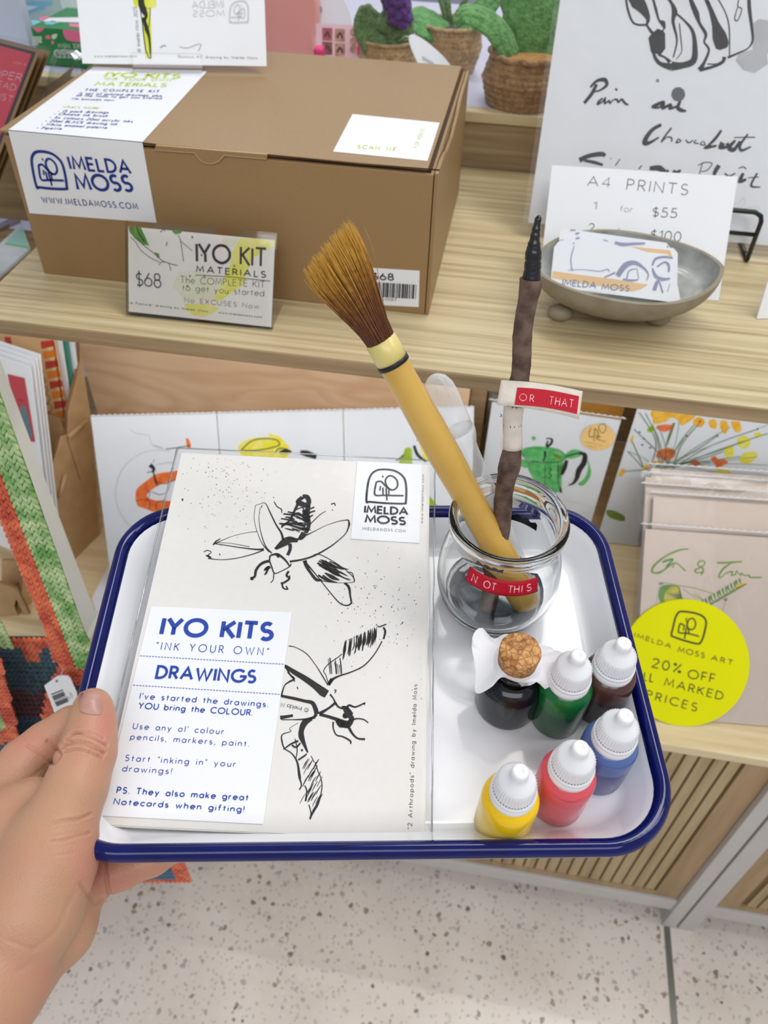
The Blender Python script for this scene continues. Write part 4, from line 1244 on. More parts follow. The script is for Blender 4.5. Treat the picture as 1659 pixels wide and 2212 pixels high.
# lower beetle
for pts in ([(905, 345, 14), (950, 375, 22), (1000, 405, 26), (1050, 440, 30), (1085, 468, 40), (1105, 480, 36)], [(925, 252, 5), (960, 260, 3), (1010, 290, 4), (1050, 340, 3), (1085, 395, 5), (1110, 438, 4)],
            [(910, 350, 6), (930, 385, 6), (950, 408, 10), (930, 420, 8), (905, 440, 5), (890, 490, 8)], [(950, 408, 8), (920, 375, 6)], [(965, 445, 5), (968, 456, 4)], [(950, 415, 4), (955, 420, 4)],
            [(890, 488, 12), (950, 500, 14), (1000, 512, 14), (1035, 520, 18), (1050, 545, 20), (1058, 575, 22)], [(885, 590, 18), (920, 585, 14), (945, 580, 12)], [(1050, 590, 10), (1000, 598, 8), (940, 600, 4), (890, 600, 4)], [(1055, 575, 16), (1040, 590, 12), (1000, 600, 10)],
            [(1070, 572, 18), (1110, 548, 10), (1140, 525, 12), (1145, 520, 16)], [(1070, 575, 14), (1110, 585, 14), (1150, 598, 16), (1200, 615, 20), (1220, 600, 18)], [(1145, 520, 10), (1160, 540, 8), (1190, 550, 10)],
            [(1190, 550, 18), (1205, 575, 26), (1222, 595, 22), (1205, 625, 26), (1180, 620, 30), (1150, 605, 16)], [(1175, 540, 10), (1200, 545, 14), (1225, 575, 12)], [(1185, 570, 8), (1190, 585, 20), (1180, 580, 8)],
            [(1195, 548, 10), (1210, 532, 10), (1240, 540, 8), (1285, 520, 6)], [(1285, 520, 6), (1280, 530, 6)], [(1225, 600, 10), (1250, 595, 6), (1280, 600, 6), (1300, 615, 5)], [(1205, 630, 14), (1225, 665, 10), (1250, 688, 8), (1285, 692, 10)],
            [(1135, 610, 8), (1135, 640, 6), (1150, 672, 6), (1180, 680, 7), (1215, 700, 8), (1216, 715, 5)], [(1150, 600, 14), (1170, 625, 24), (1200, 625, 16)],
            [(1115, 438, 10), (1125, 415, 14), (1160, 395, 8), (1220, 375, 6), (1280, 345, 6), (1330, 290, 5), (1365, 230, 6)], [(1112, 435, 16), (1130, 408, 18)], [(1372, 165, 8), (1380, 185, 10), (1372, 220, 8)], [(1385, 150, 6), (1350, 162, 5), (1345, 155, 3)],
            [(1112, 430, 4), (1100, 390, 3), (1090, 370, 4), (1110, 340, 4), (1165, 300, 4), (1175, 290, 5)], [(1120, 480, 8), (1135, 500, 6), (1145, 520, 8)], [(1140, 460, 5), (1148, 462, 5), (1142, 475, 4)],
            [(1035, 595, 14), (1000, 615, 30), (985, 650, 24), (985, 680, 26), (1000, 720, 14), (1015, 755, 6)], [(970, 615, 2), (930, 640, 2), (935, 655, 3), (895, 670, 5), (893, 700, 7), (905, 735, 5), (940, 760, 5), (965, 800, 8), (975, 860, 12), (978, 880, 10)],
            [(900, 740, 5), (935, 715, 8), (970, 700, 10)], [(940, 720, 8), (960, 730, 8), (980, 710, 8)], [(955, 690, 4), (965, 740, 5), (960, 780, 4)], [(985, 740, 10), (990, 748, 8)], [(970, 790, 8), (1000, 770, 8), (1010, 760, 5)],
            [(978, 880, 8), (985, 910, 6), (975, 930, 6)], [(1000, 910, 5), (1010, 935, 6), (1005, 980, 8), (1010, 960, 6)], [(1050, 800, 5), (1062, 840, 4), (1075, 870, 4), (1082, 910, 5), (1075, 960, 5), (1060, 1000, 12), (1045, 1025, 12), (1030, 1055, 8), (1026, 1070, 6)],
            [(1030, 770, 3), (1045, 800, 4)], [(1020, 1000, 5), (1030, 1040, 5), (1024, 1065, 5)]):
    SB(pts)
for i in range(30):
    x, y = 975 + rr.uniform(0, 85), 790 + rr.uniform(0, 190)
    SB([(x, y + 40, 2), (x + 12, y + 15, rr.uniform(3, 7)), (x + 26, y - 8, 2)])
for i in range(30):
    x = 1180 + rr.uniform(0, 165)
    y0 = 250 - (x - 1180) * .45
    SB([(x, y0 - rr.uniform(10, 20), 2), (x - 3 + rr.uniform(-5, 5), y0 + 25, rr.uniform(2, 12)), (x - 10, y0 + rr.uniform(45, 75), 2)])
for i in range(12):
    x = 1110 + rr.uniform(0, 60); SB([(x, 310 + rr.uniform(-5, 30), 2), (x + 5, 350, 3), (x + 8, 385, 2)])
# ink spatter
for n_, cx_, cy_, sx_, sy_, kk, s0 in ((170, 640, 170, 75, 110, ka, 3.2), (150, 1330, 780, 130, 70, ka, 3.4), (110, 640, 260, 130, 150, ka, 2.6), (90, 1400, 640, 140, 170, ka, 2.6), (60, 1380, 260, 120, 120, kb, 2.6)):
    for i in range(n_):
        p = kk((rr.gauss(cx_, sx_), rr.gauss(cy_, sy_)))[0]
        u, v = pk.uv(*p)
        if abs(u) > CWd - .002 or not .004 < v < CH: continue
        r_ = rr.uniform(.3, 1) ** 2 * s0 / 2.183 / 1711 * .4 * 1.05
        fr.poly(pk, [(u + r_ * math.cos(a), v + r_ * math.sin(a)) for a in (0, 1.26, 2.5, 3.77, 5.03)], 1, .00018)
SA([(424, 278, 7), (425, 288, 6)])
# printed captions up the right-hand side
TB = lambda s_, a, b_, h, w_, tr: text(fr, pk, s_, kb(a)[0], kb(b_)[0], kb(h)[0], w_, 1, tr)
TB('"2 Arthropods" drawing by Imelda Moss', (1506, 1115), (1530, 435), (1486, 1114), .11, .38)
text(fr, pk, 'www.imeldamoss.com', ka((1557, 395))[0], ka((1563, 165))[0], ka((1547, 395))[0], .14, 1, .4)
text(fr, pk, '\u00a9 Imelda M', kb((1020, 548))[0], kb((890, 520))[0], kb((1025, 570))[0], .08, 1, .15, jit=.05)
fr.build('front_card', [cream, mat('print_black', c8(34, 34, 36), .6)], pack)
# long white label
lbm = MB()
lq = [pk.uv(*p) for p in kb((40, 1053), (806, 1093), (940, 95), (278, 66))]
lsh = pk.moved(.0006)
lbm.slab(lsh, lq, .0003, 0)
TL = lambda s_, a, b_, h, w_=.12, tr=.24, mi=1: text(lbm, lsh, s_, kb(a)[0], kb(b_)[0], kb(h)[0], w_, mi, tr)
TL('IYO KITS', (324, 196), (842, 222), (334, 122), .25, .22)
TL('"INK YOUR OWN"', (298, 268), (826, 297), (304, 234), .1, .5)
TL('DRAWINGS', (300, 402), (764, 424), (310, 348), .22, .28)
TL("I've started the drawings.", (222, 500), (826, 540), (228, 474), .15, .34)
TL('YOU bring the COLOUR.', (216, 546), (752, 580), (222, 520), .18, .3)
TL("Use any ol' colour", (190, 642), (616, 668), (197, 616), .125, .38)
TL('pencils, markers, paint.', (178, 692), (736, 726), (184, 666), .125, .38)
TL('Start "inking in" your', (153, 793), (672, 822), (160, 766), .125, .38)
TL('drawings!', (140, 842), (370, 856), (146, 815), .125, .36)
TL('PS. They also make great', (114, 945), (732, 980), (122, 918), .19, .34)
TL('Notecards when gifting!', (100, 998), (712, 1035), (108, 972), .19, .34)
for a, b_ in (((224, 299), (905, 339)), ((192, 437), (887, 481))):
    for i in range(48):
        t0, t1_ = i / 48, (i + .68) / 48
        q0 = kb((a[0] + (b_[0] - a[0]) * t0, a[1] + (b_[1] - a[1]) * t0))[0]
        q1 = kb((a[0] + (b_[0] - a[0]) * t1_, a[1] + (b_[1] - a[1]) * t1_))[0]
        lbm.stroke(lsh, [q0, q1], 1.3, 1, smooth=False)
tag(lbm.build('text_label', [paper, mat('label_blue', c8(30, 68, 168), .6)], pack), 'white label with blue lettering')
# logo sticker
kc = Crop(740, 780, 3.072)
st = MB()
st.slab(lsh, [pk.uv(*p) for p in kc((55, 1182), (510, 1210), (525, 690), (98, 668))], .0003, 0)
logo(st, lsh, quad_map(*kc((172, 718), (432, 722), (150, 938), (425, 950))), 3.4, 1)
TS = lambda s_, a, b_, h, w_, tr: text(st, lsh, s_, kc(a)[0], kc(b_)[0], kc(h)[0], w_, 1, tr)
TS('IMELDA', (148, 1006), (430, 1020), (152, 962), .25, .22)
TS('MOSS', (152, 1070), (414, 1086), (156, 1024), .25, .2)
TS('IMELDAMOSS.COM', (134, 1120), (416, 1137), (136, 1103), .12, .5)
tag(st.build('logo_sticker', [paper, mat('badge_ink', c8(44, 44, 56), .6)], pack), 'white sticker with dark arch badge')
# clear sleeve: front film with rolled side edges
sl = MB()
n = 40
rows = []
for u_, l in ((-SW, -.0020), (-SW - .0006, -.0008), (-SW, .0006), (-SW * .93, .0012), (-SW * .5, .0011), (0, .0011), (SW * .5, .0011), (SW * .93, .0012), (SW, .0006), (SW + .0006, -.0008), (SW, -.0020)):
    rows.append([pk.P(u_ + .0003 * math.sin(i * 1.3), .0005 + (SH_ - .0005) * i / n, l + .00025 * math.sin(i * .9 + u_ * 200)) for i in range(n + 1)])
sl.grid(rows, 0, True)
sl.build('clear_sleeve', sleeve, pack)
seam = MB()
seam.tube([pk.P(-SW, SH_, .0006), pk.P(0, SH_ + .0002, .0008), pk.P(SW, SH_, .0006)], .0005, 6)
seam.tube([pk.P(SW + .0005, .001, 0), pk.P(SW + .0005, SH_, 0)], .0004, 6)
seam.tube([pk.P(-SW - .0005, .001, 0), pk.P(-SW - .0005, SH_, 0)], .0004, 6)
seam.build('sleeve_seam', film('film_edge', (.94, .95, .96), .25, .1), pack)

# ---- small squeeze bottles of ink
cap_m = mat('white_plastic', c8(238, 238, 242), .28, (30, .01, None), sss=.15, sss_r=(1, 1, 1))


def ink_plastic(name, lo, hi, level=.0235):
    m_ = bpy.data.materials.new(name)
    m_.use_nodes = True
    nt = m_.node_tree
    b_ = nt.nodes['Principled BSDF']
    tc = nd(nt, 'ShaderNodeTexCoord')
    sp = nd(nt, 'ShaderNodeSeparateXYZ'); nt.links.new(tc.outputs['Object'], sp.inputs[0])
    ns = nd(nt, 'ShaderNodeTexNoise', i_Scale=90.0); nt.links.new(tc.outputs['Object'], ns.inputs['Vector'])
    ma = nd(nt, 'ShaderNodeMath', operation='MULTIPLY_ADD'); ma.inputs[1].default_value = .003
    nt.links.new(ns.outputs['Fac'], ma.inputs[0]); nt.links.new(sp.outputs['Z'], ma.inputs[2])
    mr = nd(nt, 'ShaderNodeMapRange'); mr.inputs['From Min'].default_value = level; mr.inputs['From Max'].default_value = level + .0016
    nt.links.new(ma.outputs[0], mr.inputs['Value'])
    r = ramp(nt, [(0, lo), (1, hi)])
    nt.links.new(mr.outputs[0], r.inputs[0]); nt.links.new(r.outputs[0], b_.inputs['Base Color'])
    b_.inputs['Roughness'].default_value = .18
    b_.inputs['Subsurface Weight'].default_value = .25
    b_.inputs['Subsurface Radius'].default_value = (1, 1, 1)
    b_.inputs['Subsurface Scale'].default_value = .003
    b_.inputs['Coat Weight'].default_value = .05
    return m_


def bottle(px, py, H, m_, label, dz=0, spin=0):
    p = tray_pt(px, py)
    M = TM @ Matrix.Translation((p.x, p.y, -THT + .0003)) @ Matrix.Rotation(spin, 4, 'Z')
    t = thing('ink_bottle', label, 'bottle', M=M, group='dropper bottles of coloured ink')
    k = H / .060
    MB().lathe([(.0002, 0), (.0108, 0), (.0122, .0006), (.0126, .002), (.0126, .0285 * k), (.0124, .0312 * k), (.0116, .0335 * k), (.0098, .0352 * k), (.0088, .0358 * k), (.0084, .037 * k)], 40, 0, M).build('bottle_body', m_, t)
    MB().lathe([(.0084, .0352 * k), (.0097, .0354 * k), (.0099, .036 * k), (.0099, .0385 * k), (.0094, .0392 * k), (.0090, .0398 * k)], 40, 0, M).build('collar', cap_m, t)
    c = MB()
    c.lathe([(.0092, .0398 * k), (.0098, .0402 * k), (.0098, .0412 * k), (.0090, .0418 * k)], 40, 0, M)
    rib = lambda i, j, a, z: 1 + (.03 if j % 2 else -.03)
    c.lathe([(.0088, .0415 * k), (.0089, .0425 * k), (.0082, .0492 * k), (.0078, .0500 * k)], 84, 0, M, rib, smooth=False)
    c.lathe([(.0079, .0498 * k), (.0074, .0506 * k), (.0060, .0522 * k), (.0046, .0536 * k), (.0039, .0546 * k), (.0037, .0555 * k)], 40, 0, M)
    c.lathe([(.0037, .0555 * k), (.0037, .0582 * k), (.0034, .0594 * k), (.0027, .0600 * k), (.0014, .0600 * k), (.0009, .0594 * k), (.0001, .0592 * k)], 32, 0, M)
    c.build('dropper_cap', cap_m, t)
    return t


bottle(1083, 1779, .0605, ink_plastic('yellow_ink', c8(246, 214, 84), c8(250, 204, 10)), 'ink bottle with yellow ink, nearest the tray front', 0, .3)
bottle(1200, 1729, .0590, ink_plastic('red_ink', c8(214, 104, 116), c8(226, 88, 100)), 'ink bottle with red-pink ink, between the yellow and blue ones', 0, .9)
bb = bottle(1287, 1665, .0590, ink_plastic('blue_bottle_ink', c8(52, 64, 126), c8(84, 112, 168)), 'ink bottle with blue ink and blue spatter on the collar', 0, 1.7)
bottle(1198, 1547, .0605, ink_plastic('green_ink', c8(24, 84, 52), c8(14, 104, 46)), 'ink bottle with dark green ink beside the corked bottle', 0, 2.2)
bottle(1287, 1520, .0595, ink_plastic('brown_ink', c8(44, 36, 40), c8(88, 56, 48)), 'ink bottle with brown-black ink against the right wall of the tray', 0, .1)

# ---- corked bottle of black ink
p = tray_pt(1092, 1518)
MI = TM @ Matrix.Translation((p.x, p.y, -THT + .0003))
it = thing('corked_bottle', 'corked glass bottle of black ink with torn white paper collar', 'bottle', M=MI)
glass = mat('clear_glass', (.97, .985, .98), .02, (5, 0, (.97, .985, .98)), trans=1, ior=1.45)
blk = mat('black_liquid', c8(20, 22, 30), .12, (20, .2, None), coat=.1)
MB().lathe([(.0002, 0), (.0138, 0), (.0152, .0008), (.0157, .003), (.0157, .0215), (.0150, .0262), (.0130, .0292), (.0105, .0305), (.0094, .031)], 48, 0, MI).build('ink_body', blk, it)
MB().lathe([(.0098, .0300), (.0094, .0315), (.0092, .0345), (.0098, .036), (.0106, .0368), (.0106, .0382), (.0092, .0386), (.0086, .0382)], 48, 0, MI).build('glass_neck', glass, it)
cork = mat('cork', c8(214, 162, 104), .8, (260, .3, c8(160, 104, 56)), (240, .8))
nt = cork.node_tree
v_ = nd(nt, 'ShaderNodeTexVoronoi', i_Scale=330.0, feature='DISTANCE_TO_EDGE')
tc_ = nd(nt, 'ShaderNodeTexCoord'); nt.links.new(tc_.outputs['Object'], v_.inputs['Vector'])
rv = ramp(nt, [(.0, (.42, .34, .28)), (.16, (1, 1, 1))]); nt.links.new(v_.outputs['Distance'], rv.inputs[0])
bs = nt.nodes['Principled BSDF']; src = bs.inputs['Base Color'].links[0].from_socket
mx_ = nd(nt, 'ShaderNodeMix', data_type='RGBA', blend_type='MULTIPLY'); mx_.inputs[0].default_value = .8
nt.links.new(src, mx_.inputs[6]); nt.links.new(rv.outputs[0], mx_.inputs[7]); nt.links.new(mx_.outputs[2], bs.inputs['Base Color'])
MB().lathe([(.0001, .037), (.0086, .037), (.0094, .046), (.0097, .0510), (.0094, .0519), (.0085, .0522), (.0001, .0522)], 44, 0, MI, lambda i, j, a, z: 1 + .012 * math.sin(5 * a + i) + .01 * math.sin(11 * a)).build('cork_stopper', cork, it)
pp = MB()
cen = Vector((0, 0, .0395))
outl = [(-.027, .016), (-.020, .0235), (-.012, .0205), (-.004, .0215), (.006, .0175), (.016, .0145), (.026, .009), (.0285, -.004), (.027, -.0165), (.020, -.0155), (.012, -.0115), (.006, -.0125), (-.003, -.0105), (-.012, -.0065), (-.0165, -.0125), (-.0255, -.013), (-.026, -.002)]
no = 68
outl = [(x * .78 + .001, y * .78) for x, y in outl]
oo, _w = spline(outl, [0] * len(outl), 4, True)
rows = []
for k in range(7):
    t = k / 6
    row = []
    for i in range(no):
        a = -2 * math.pi * i / no + 2.6
        ix, iy = .0091 * math.cos(a), .0091 * math.sin(a)
        ox, oy = oo[i]
        x, y = ix + (ox - ix) * t, iy + (oy - iy) * t
        z = .0398 - .004 * t + (.0022 * math.sin(a * 5 + 1.0) + .0012 * math.sin(a * 9)) * t + (.0030 * math.sin(3 * a + .6)) * t * t + (.002 if k == 0 else 0)
        if t > .7 and math.sin(a) > .5: z += .003 * (t - .7) / .3
        row.append(MI @ Vector((x, y, z)))
    rows.append(row)
pp.grid(rows, 0, False, True)
pp.build('paper_collar', mat('tissue_paper', c8(244, 244, 248), .6, (60, .02, None), sss=.2, sss_r=(1, 1, 1)), it, solid=.00025)

# ---- glass jar with brush, pipette and twig
p = tray_pt(1063, 1296)
MJ = TM @ Matrix.Translation((p.x, p.y, -THT + .0004))
jar = thing('glass_jar', 'small tulip glass jar holding brush, pipette and twig', 'jar', M=MJ)
JH = .0735
op = [(.0002, 0), (.0215, 0), (.0245, .0012), (.0285, .007), (.0312, .015), (.0325, .0245), (.0322, .034), (.0308, .043), (.0288, .051), (.0270, .057), (.0262, .061), (.0268, .0635), (.0284, .0655), (.0296, .068), (.0298, .0705), (.0290, .0728), (.0276, .0735)]
ip = [(.0262, .0728), (.0252, .0708), (.0246, .067), (.0243, .0625), (.0250, .057), (.0268, .051), (.0288, .043), (.0302, .034), (.0305, .0245), (.0292, .0155), (.0266, .0085), (.0232, .0050), (.0150, .0042), (.0002, .0042)]
MB().lathe(op + ip, 64, 0, MJ).build('jar_glass', glass, jar)
inky = mat('inky_water', c8(66, 74, 88), .08, (160, .25, c8(92, 100, 112)), coat=.4)
MB().lathe([(.0002, .0046), (.0228, .0054), (.0262, .0090), (.0276, .0118), (.0270, .0122), (.0205, .0078), (.012, .0066), (.0002, .0064)], 48, 0, MJ).build('ink_residue', inky, jar)
Jw = lambda a, z, r: MJ @ Vector((r * math.cos(a), r * math.sin(a), z))
for a0, a1, z0, z1, r_, mi in ((4.05, 4.52, .0640, .0668, .0282, 0), (.75, 1.35, .036, .0415, .0299, 0), (1.35, 2.0, .035, .041, .0300, 0)):
    rows = []
    for j in range(4):
        z = z0 + (z1 - z0) * j / 3
        rows.append([Jw(a0 + (a1 - a0) * i / 12, z + .0012 * math.sin(i * 1.7) * (j / 3), r_ + (.0005 if r_ < .0285 else 0)) for i in range(13)])
    MB().grid(rows, 0, True).build('ink_smear', blk, jar)


class Wrap:
    """a strip bent round the jar wall"""
    def __init__(s, M, r, a0, z0, slope=0, tilt=0):
        s.M, s.r, s.a0, s.z0, s.sl, s.ti = M, r, a0, z0, slope, tilt

    def P(s, u, v, l=0.0):
        z = s.z0 + v + s.sl * u
        a = s.a0 + u / s.r
        r = s.r + s.ti * v + l
        return s.M @ Vector((r * math.cos(a), r * math.sin(a), z))


lab_red = mat('red_embossing_tape', c8(190, 10, 38), .5, (40, .06, None), spec=.3)
emb = mat('embossed_white', c8(246, 214, 216), .5, (400, .2, c8(226, 120, 136)))
wr = Wrap(MJ, .0291, math.radians(261), .0530, -.05, -.27)
lb_ = MB()
hw_ = .0182
rows = [[wr.P(-hw_ + 2 * hw_ * i / 24, v, .0003) for i in range(25)] for v in (-.0045, -.002, .002, .0045)]
lb_.grid(rows, 0, True)
text_uv(lb_, wr, 'N', (-.0150, -.0019), (1, 0), .0040, .0023, .1, 1, .2, .0006)
text_uv(lb_, wr, 'OT', (-.0088, -.0019), (1, 0), .0040, .0058, .1, 1, .28, .0006)
text_uv(lb_, wr, 'TH', (.0030, -.0019), (1, 0), .0040, .0052, .1, 1, .22, .0006)
text_uv(lb_, wr, 'I', (.0096, -.0019), (1, 0), .0040, None, .1, 1, .2, .0006)
text_uv(lb_, wr, 'S', (.0122, -.0019), (1, 0), .0040, .0022, .1, 1, .2, .0006)
lb_.build('embossed_label', [lab_red, emb], jar, solid=.0003)


def jar_line(base_px, base_h, rim_px, rim_h):
    a = on_pl(*base_px, TM @ Vector((0, 0, -THT + base_h)), TN)
    b_ = on_pl(*rim_px, TM @ Vector((0, 0, -THT + rim_h)), TN)
    return a, (b_ - a).normalized()


def along_to(a, d, px, py):
    """distance along the line a + t d that comes closest to the photo point"""
    best = None
    for i in range(0, 420):
        t = i * .001
        q = to_px(a + d * t)
        e = (q[0] - px) ** 2 + (q[1] - py) ** 2
        if best is None or e < best[0]: best = (e, t)
    return best[1]


# bamboo brush
a, d = jar_line((1140, 1305), .0135, (1009, 1070), JH)
print('brush', a, d, to_px(a), [to_px(a + d * t) for t in (.08, .12, .16, .2)])
tf, te = along_to(a, d, 823, 736), along_to(a, d, 690, 540)
print('lengths', tf, te)
bamboo = mat('bamboo', c8(214, 172, 84), .28, (30, .1, c8(204, 158, 70)), coat=.35)
nt = bamboo.node_tree
sp_ = nd(nt, 'ShaderNodeTexVoronoi', i_Scale=85.0)
tcb = nd(nt, 'ShaderNodeTexCoord'); nt.links.new(tcb.outputs['Object'], sp_.inputs['Vector'])
lt1 = nd(nt, 'ShaderNodeMath', operation='LESS_THAN'); lt1.inputs[1].default_value = .10
nt.links.new(sp_.outputs['Distance'], lt1.inputs[0])
sc1 = nd(nt, 'ShaderNodeSeparateColor'); nt.links.new(sp_.outputs['Color'], sc1.inputs[0])
gt1 = nd(nt, 'ShaderNodeMath', operation='GREATER_THAN'); gt1.inputs[1].default_value = .82
nt.links.new(sc1.outputs[0], gt1.inputs[0])
mm1 = nd(nt, 'ShaderNodeMath', operation='MULTIPLY'); nt.links.new(lt1.outputs[0], mm1.inputs[0]); nt.links.new(gt1.outputs[0], mm1.inputs[1])
bs = nt.nodes['Principled BSDF']; src = bs.inputs['Base Color'].links[0].from_socket
mxb = nd(nt, 'ShaderNodeMix', data_type='RGBA'); mxb.inputs[7].default_value = (*c8(70, 46, 24), 1)
nt.links.new(mm1.outputs[0], mxb.inputs[0]); nt.links.new(src, mxb.inputs[6]); nt.links.new(mxb.outputs[2], bs.inputs['Base Color'])
brush = thing('ink_brush', 'wide bamboo ink brush with brown and yellow bristles standing in the jar', 'brush', a)
br = .0081
pts, rad = [], []
for i in range(25):
    t = tf * i / 24
    pts.append(a + d * t)
    rad.append(br * (1.0 + .05 * math.sin(i * .5)) * (.98 if t < .01 else 1) * (1 - .08 * (t / tf)))
rad[0] = br * .82
pts[1] = a + d * .003
hb = MB().tube(pts, rad, 24)
hb.build('handle', bamboo, brush)
rf = rad[-1]
MB().tube([a + d * (tf - .0125), a + d * (tf - .006), a + d * (tf + .0002), a + d * (tf + .0005)], [rf * 1.04, rf * 1.04, rf * 1.02, rf * .93], 24).build('ferrule', mat('pale_ferrule', c8(224, 206, 128), .35, (50, .05, None), coat=.3), brush)
MB().tube([a + d * (tf - .0128), a + d * (tf - .0105)], [rf * 1.07] * 2, 24).build('black_ring', mat('black_ring', c8(26, 28, 34), .4), brush)
side = AX - d * AX.dot(d); side.normalize()
fwd = d.cross(side)


def bristle_mat(name, ca, cb, z0, z1):
    m_ = bpy.data.materials.new(name)
    m_.use_nodes = True
    nt = m_.node_tree
    b_ = nt.nodes['Principled BSDF']
    at_ = nd(nt, 'ShaderNodeAttribute', attribute_name='along')
    tc = nd(nt, 'ShaderNodeTexCoord')
    ns = nd(nt, 'ShaderNodeTexNoise', i_Scale=420.0, i_Detail=3.0); nt.links.new(tc.outputs['Object'], ns.inputs['Vector'])
    ma = nd(nt, 'ShaderNodeMath', operation='MULTIPLY_ADD'); ma.inputs[1].default_value = .55; 
    nt.links.new(ns.outputs['Fac'], ma.inputs[0]); nt.links.new(at_.outputs['Fac'], ma.inputs[2])
    r = ramp(nt, [(.28, c8(92, 50, 26)), (.56, c8(120, 72, 34)), (.78, c8(168, 114, 38)), (.98, c8(212, 162, 62))])
    sb = nd(nt, 'ShaderNodeMath', operation='MULTIPLY'); sb.inputs[1].default_value = .82
    nt.links.new(ma.outputs[0], sb.inputs[0]); nt.links.new(sb.outputs[0], r.inputs[0]); nt.links.new(r.outputs[0], b_.inputs['Base Color'])
    b_.inputs['Roughness'].default_value = .5
    return m_


bm_ = MB()
along = []
Lb = te - tf
rb = random.Random(5)


def hair(r0, r1, L, wob, thick, col_off=0.0):
    base = a + d * (tf - .002)
    n_ = 7
    o = len(bm_.v)
    ps_ = []
    for i in range(n_):
        t = i / (n_ - 1)
        off = r0 * (1 - t) + r1 * t
        k = t * t * (3 - 2 * t)
        q = Vector((r0.x + (r1.x - r0.x) * k, r0.y + (r1.y - r0.y) * k, 0))
        ps_.append(base + d * (L * t + .002) + side * (q.x + wob.x * math.sin(t * 3)) + fwd * (q.y + wob.y * math.sin(t * 3)))
    bm_.tube(ps_, [thick * (1 - .75 * (i / (n_ - 1)) ** 2) for i in range(n_)], 4, 0, caps=False)
    for i in range(n_):
        along.extend([i / (n_ - 1) + col_off] * 4)


for i in range(900):
    th = rb.uniform(0, 2 * math.pi)
    k = math.sqrt(rb.uniform(.12, 1))
    r0 = Vector((math.cos(th), math.sin(th))) * rf * .93 * k
    r1 = Vector((math.cos(th) * .0148 - .0005, math.sin(th) * .0095)) * k
    edge = rb.random() < .05
    L = Lb * (1.0 + .10 * rb.uniform(-1, .6) - .07 * k * rb.random() + .10 * math.cos(th) * k)
    if edge:
        r1 = r1 * rb.uniform(1.05, 1.3)
    hair(r0, r1, L, Vector((rb.uniform(-.0006, .0006), rb.uniform(-.0006, .0006))), rb.uniform(.00018, .0004), rb.uniform(-.08, .08))
ob = bm_.build('bristles', bristle_mat('brush_hair', None, None, 0, 0), brush)
at2 = ob.data.attributes.new('along', 'FLOAT', 'POINT')
at2.data.foreach_set('value', along)

# pipette
a, d = jar_line((1158, 1275), .010, (1048, 1046), JH)
tb_ = along_to(a, d, 948, 830)
tn = along_to(a, d, 1000, 950)
print('pipette', tb_, tn)
plast = bpy.data.materials.new('frosted_plastic')
plast.use_nodes = True
nt = plast.node_tree
b_ = nt.nodes['Principled BSDF']
b_.inputs['Base Color'].default_value = (.93, .95, .97, 1); b_.inputs['Roughness'].default_value = .16; b_.inputs['Coat Weight'].default_value = .3
tr_ = nd(nt, 'ShaderNodeBsdfTransparent'); tr_.inputs[0].default_value = (.96, .97, .98, 1)
lw_ = nd(nt, 'ShaderNodeLayerWeight', i_Blend=.35)
rr_ = ramp(nt, [(0, (.22,) * 3), (1, (.8,) * 3)])
nt.links.new(lw_.outputs['Facing'], rr_.inputs[0])
ms_ = nd(nt, 'ShaderNodeMixShader'); nt.links.new(rr_.outputs[0], ms_.inputs[0]); nt.links.new(tr_.outputs[0], ms_.inputs[1]); nt.links.new(b_.outputs[0], ms_.inputs[2])
nt.links.new(ms_.outputs[0], nt.nodes['Material Output'].inputs[0])
pip = thing('pipette', 'clear plastic pipette leaning behind the bamboo brush', 'pipette', a)
prof = [(0, .0016), (.012, .0019), (.03, .0026), (.06, .0040), (.09, .0046), (tn - .008, .0048), (tn - .004, .0052), (tn, .0068), (tn + .003, .0076), (tn + .006, .0074)]
MB().tube([a + d * t for t, r in prof], [r for t, r in prof], 20).build('stem', plast, pip)
bl2 = tb_ + .006
prof = [(tn + .005, .0074), (tn + .012, .0073), (tn + .02, .0075), (bl2 - .014, .0078), (bl2 - .007, .0072), (bl2 - .003, .0055), (bl2 - .0008, .003), (bl2, .0004)]
MB().tube([a + d * t for t, r in prof], [r for t, r in prof], 20).build('bulb', plast, pip)

# twig
a, d = jar_line((1052, 1318), .0090, (1086, 1072), JH)
tt = along_to(a, d, 1148, 458)
tk = along_to(a, d, 1134, 600)
ta, tz = along_to(a, d, 1085, 968), along_to(a, d, 1096, 828)
print('twig', a, d, tt, tk, ta, tz)
bark = mat('twig_bark', c8(112, 90, 78), .7, (140, .4, c8(66, 48, 40)), (170, .9))
dipped = mat('ink_dipped_bark', c8(24, 24, 28), .3, (120, .5, c8(10, 10, 12)), (150, .9), coat=.5)
twig = thing('twig', 'brown twig dipped in black ink with a masking-tape flag', 'twig', a)
rt = random.Random(4)


def twig_pts(t0, t1, n_, r0, r1, knobs=()):
    P_, R_ = [], []
    for i in range(n_):
        t = t0 + (t1 - t0) * i / (n_ - 1)
        k = t / tt
        bend = side * (.0012 * math.sin(k * 5.2) + .0007 * math.sin(k * 31)) + fwd * .0007 * math.sin(k * 23 + 1)
        P_.append(a + d * t + bend)
        r = r0 + (r1 - r0) * i / (n_ - 1) + rt.uniform(-.00016, .00016)
        for kt, kr, kw in knobs:
            r += kr * math.exp(-((t - kt) / kw) ** 2)
        R_.append(r)
    return P_, R_


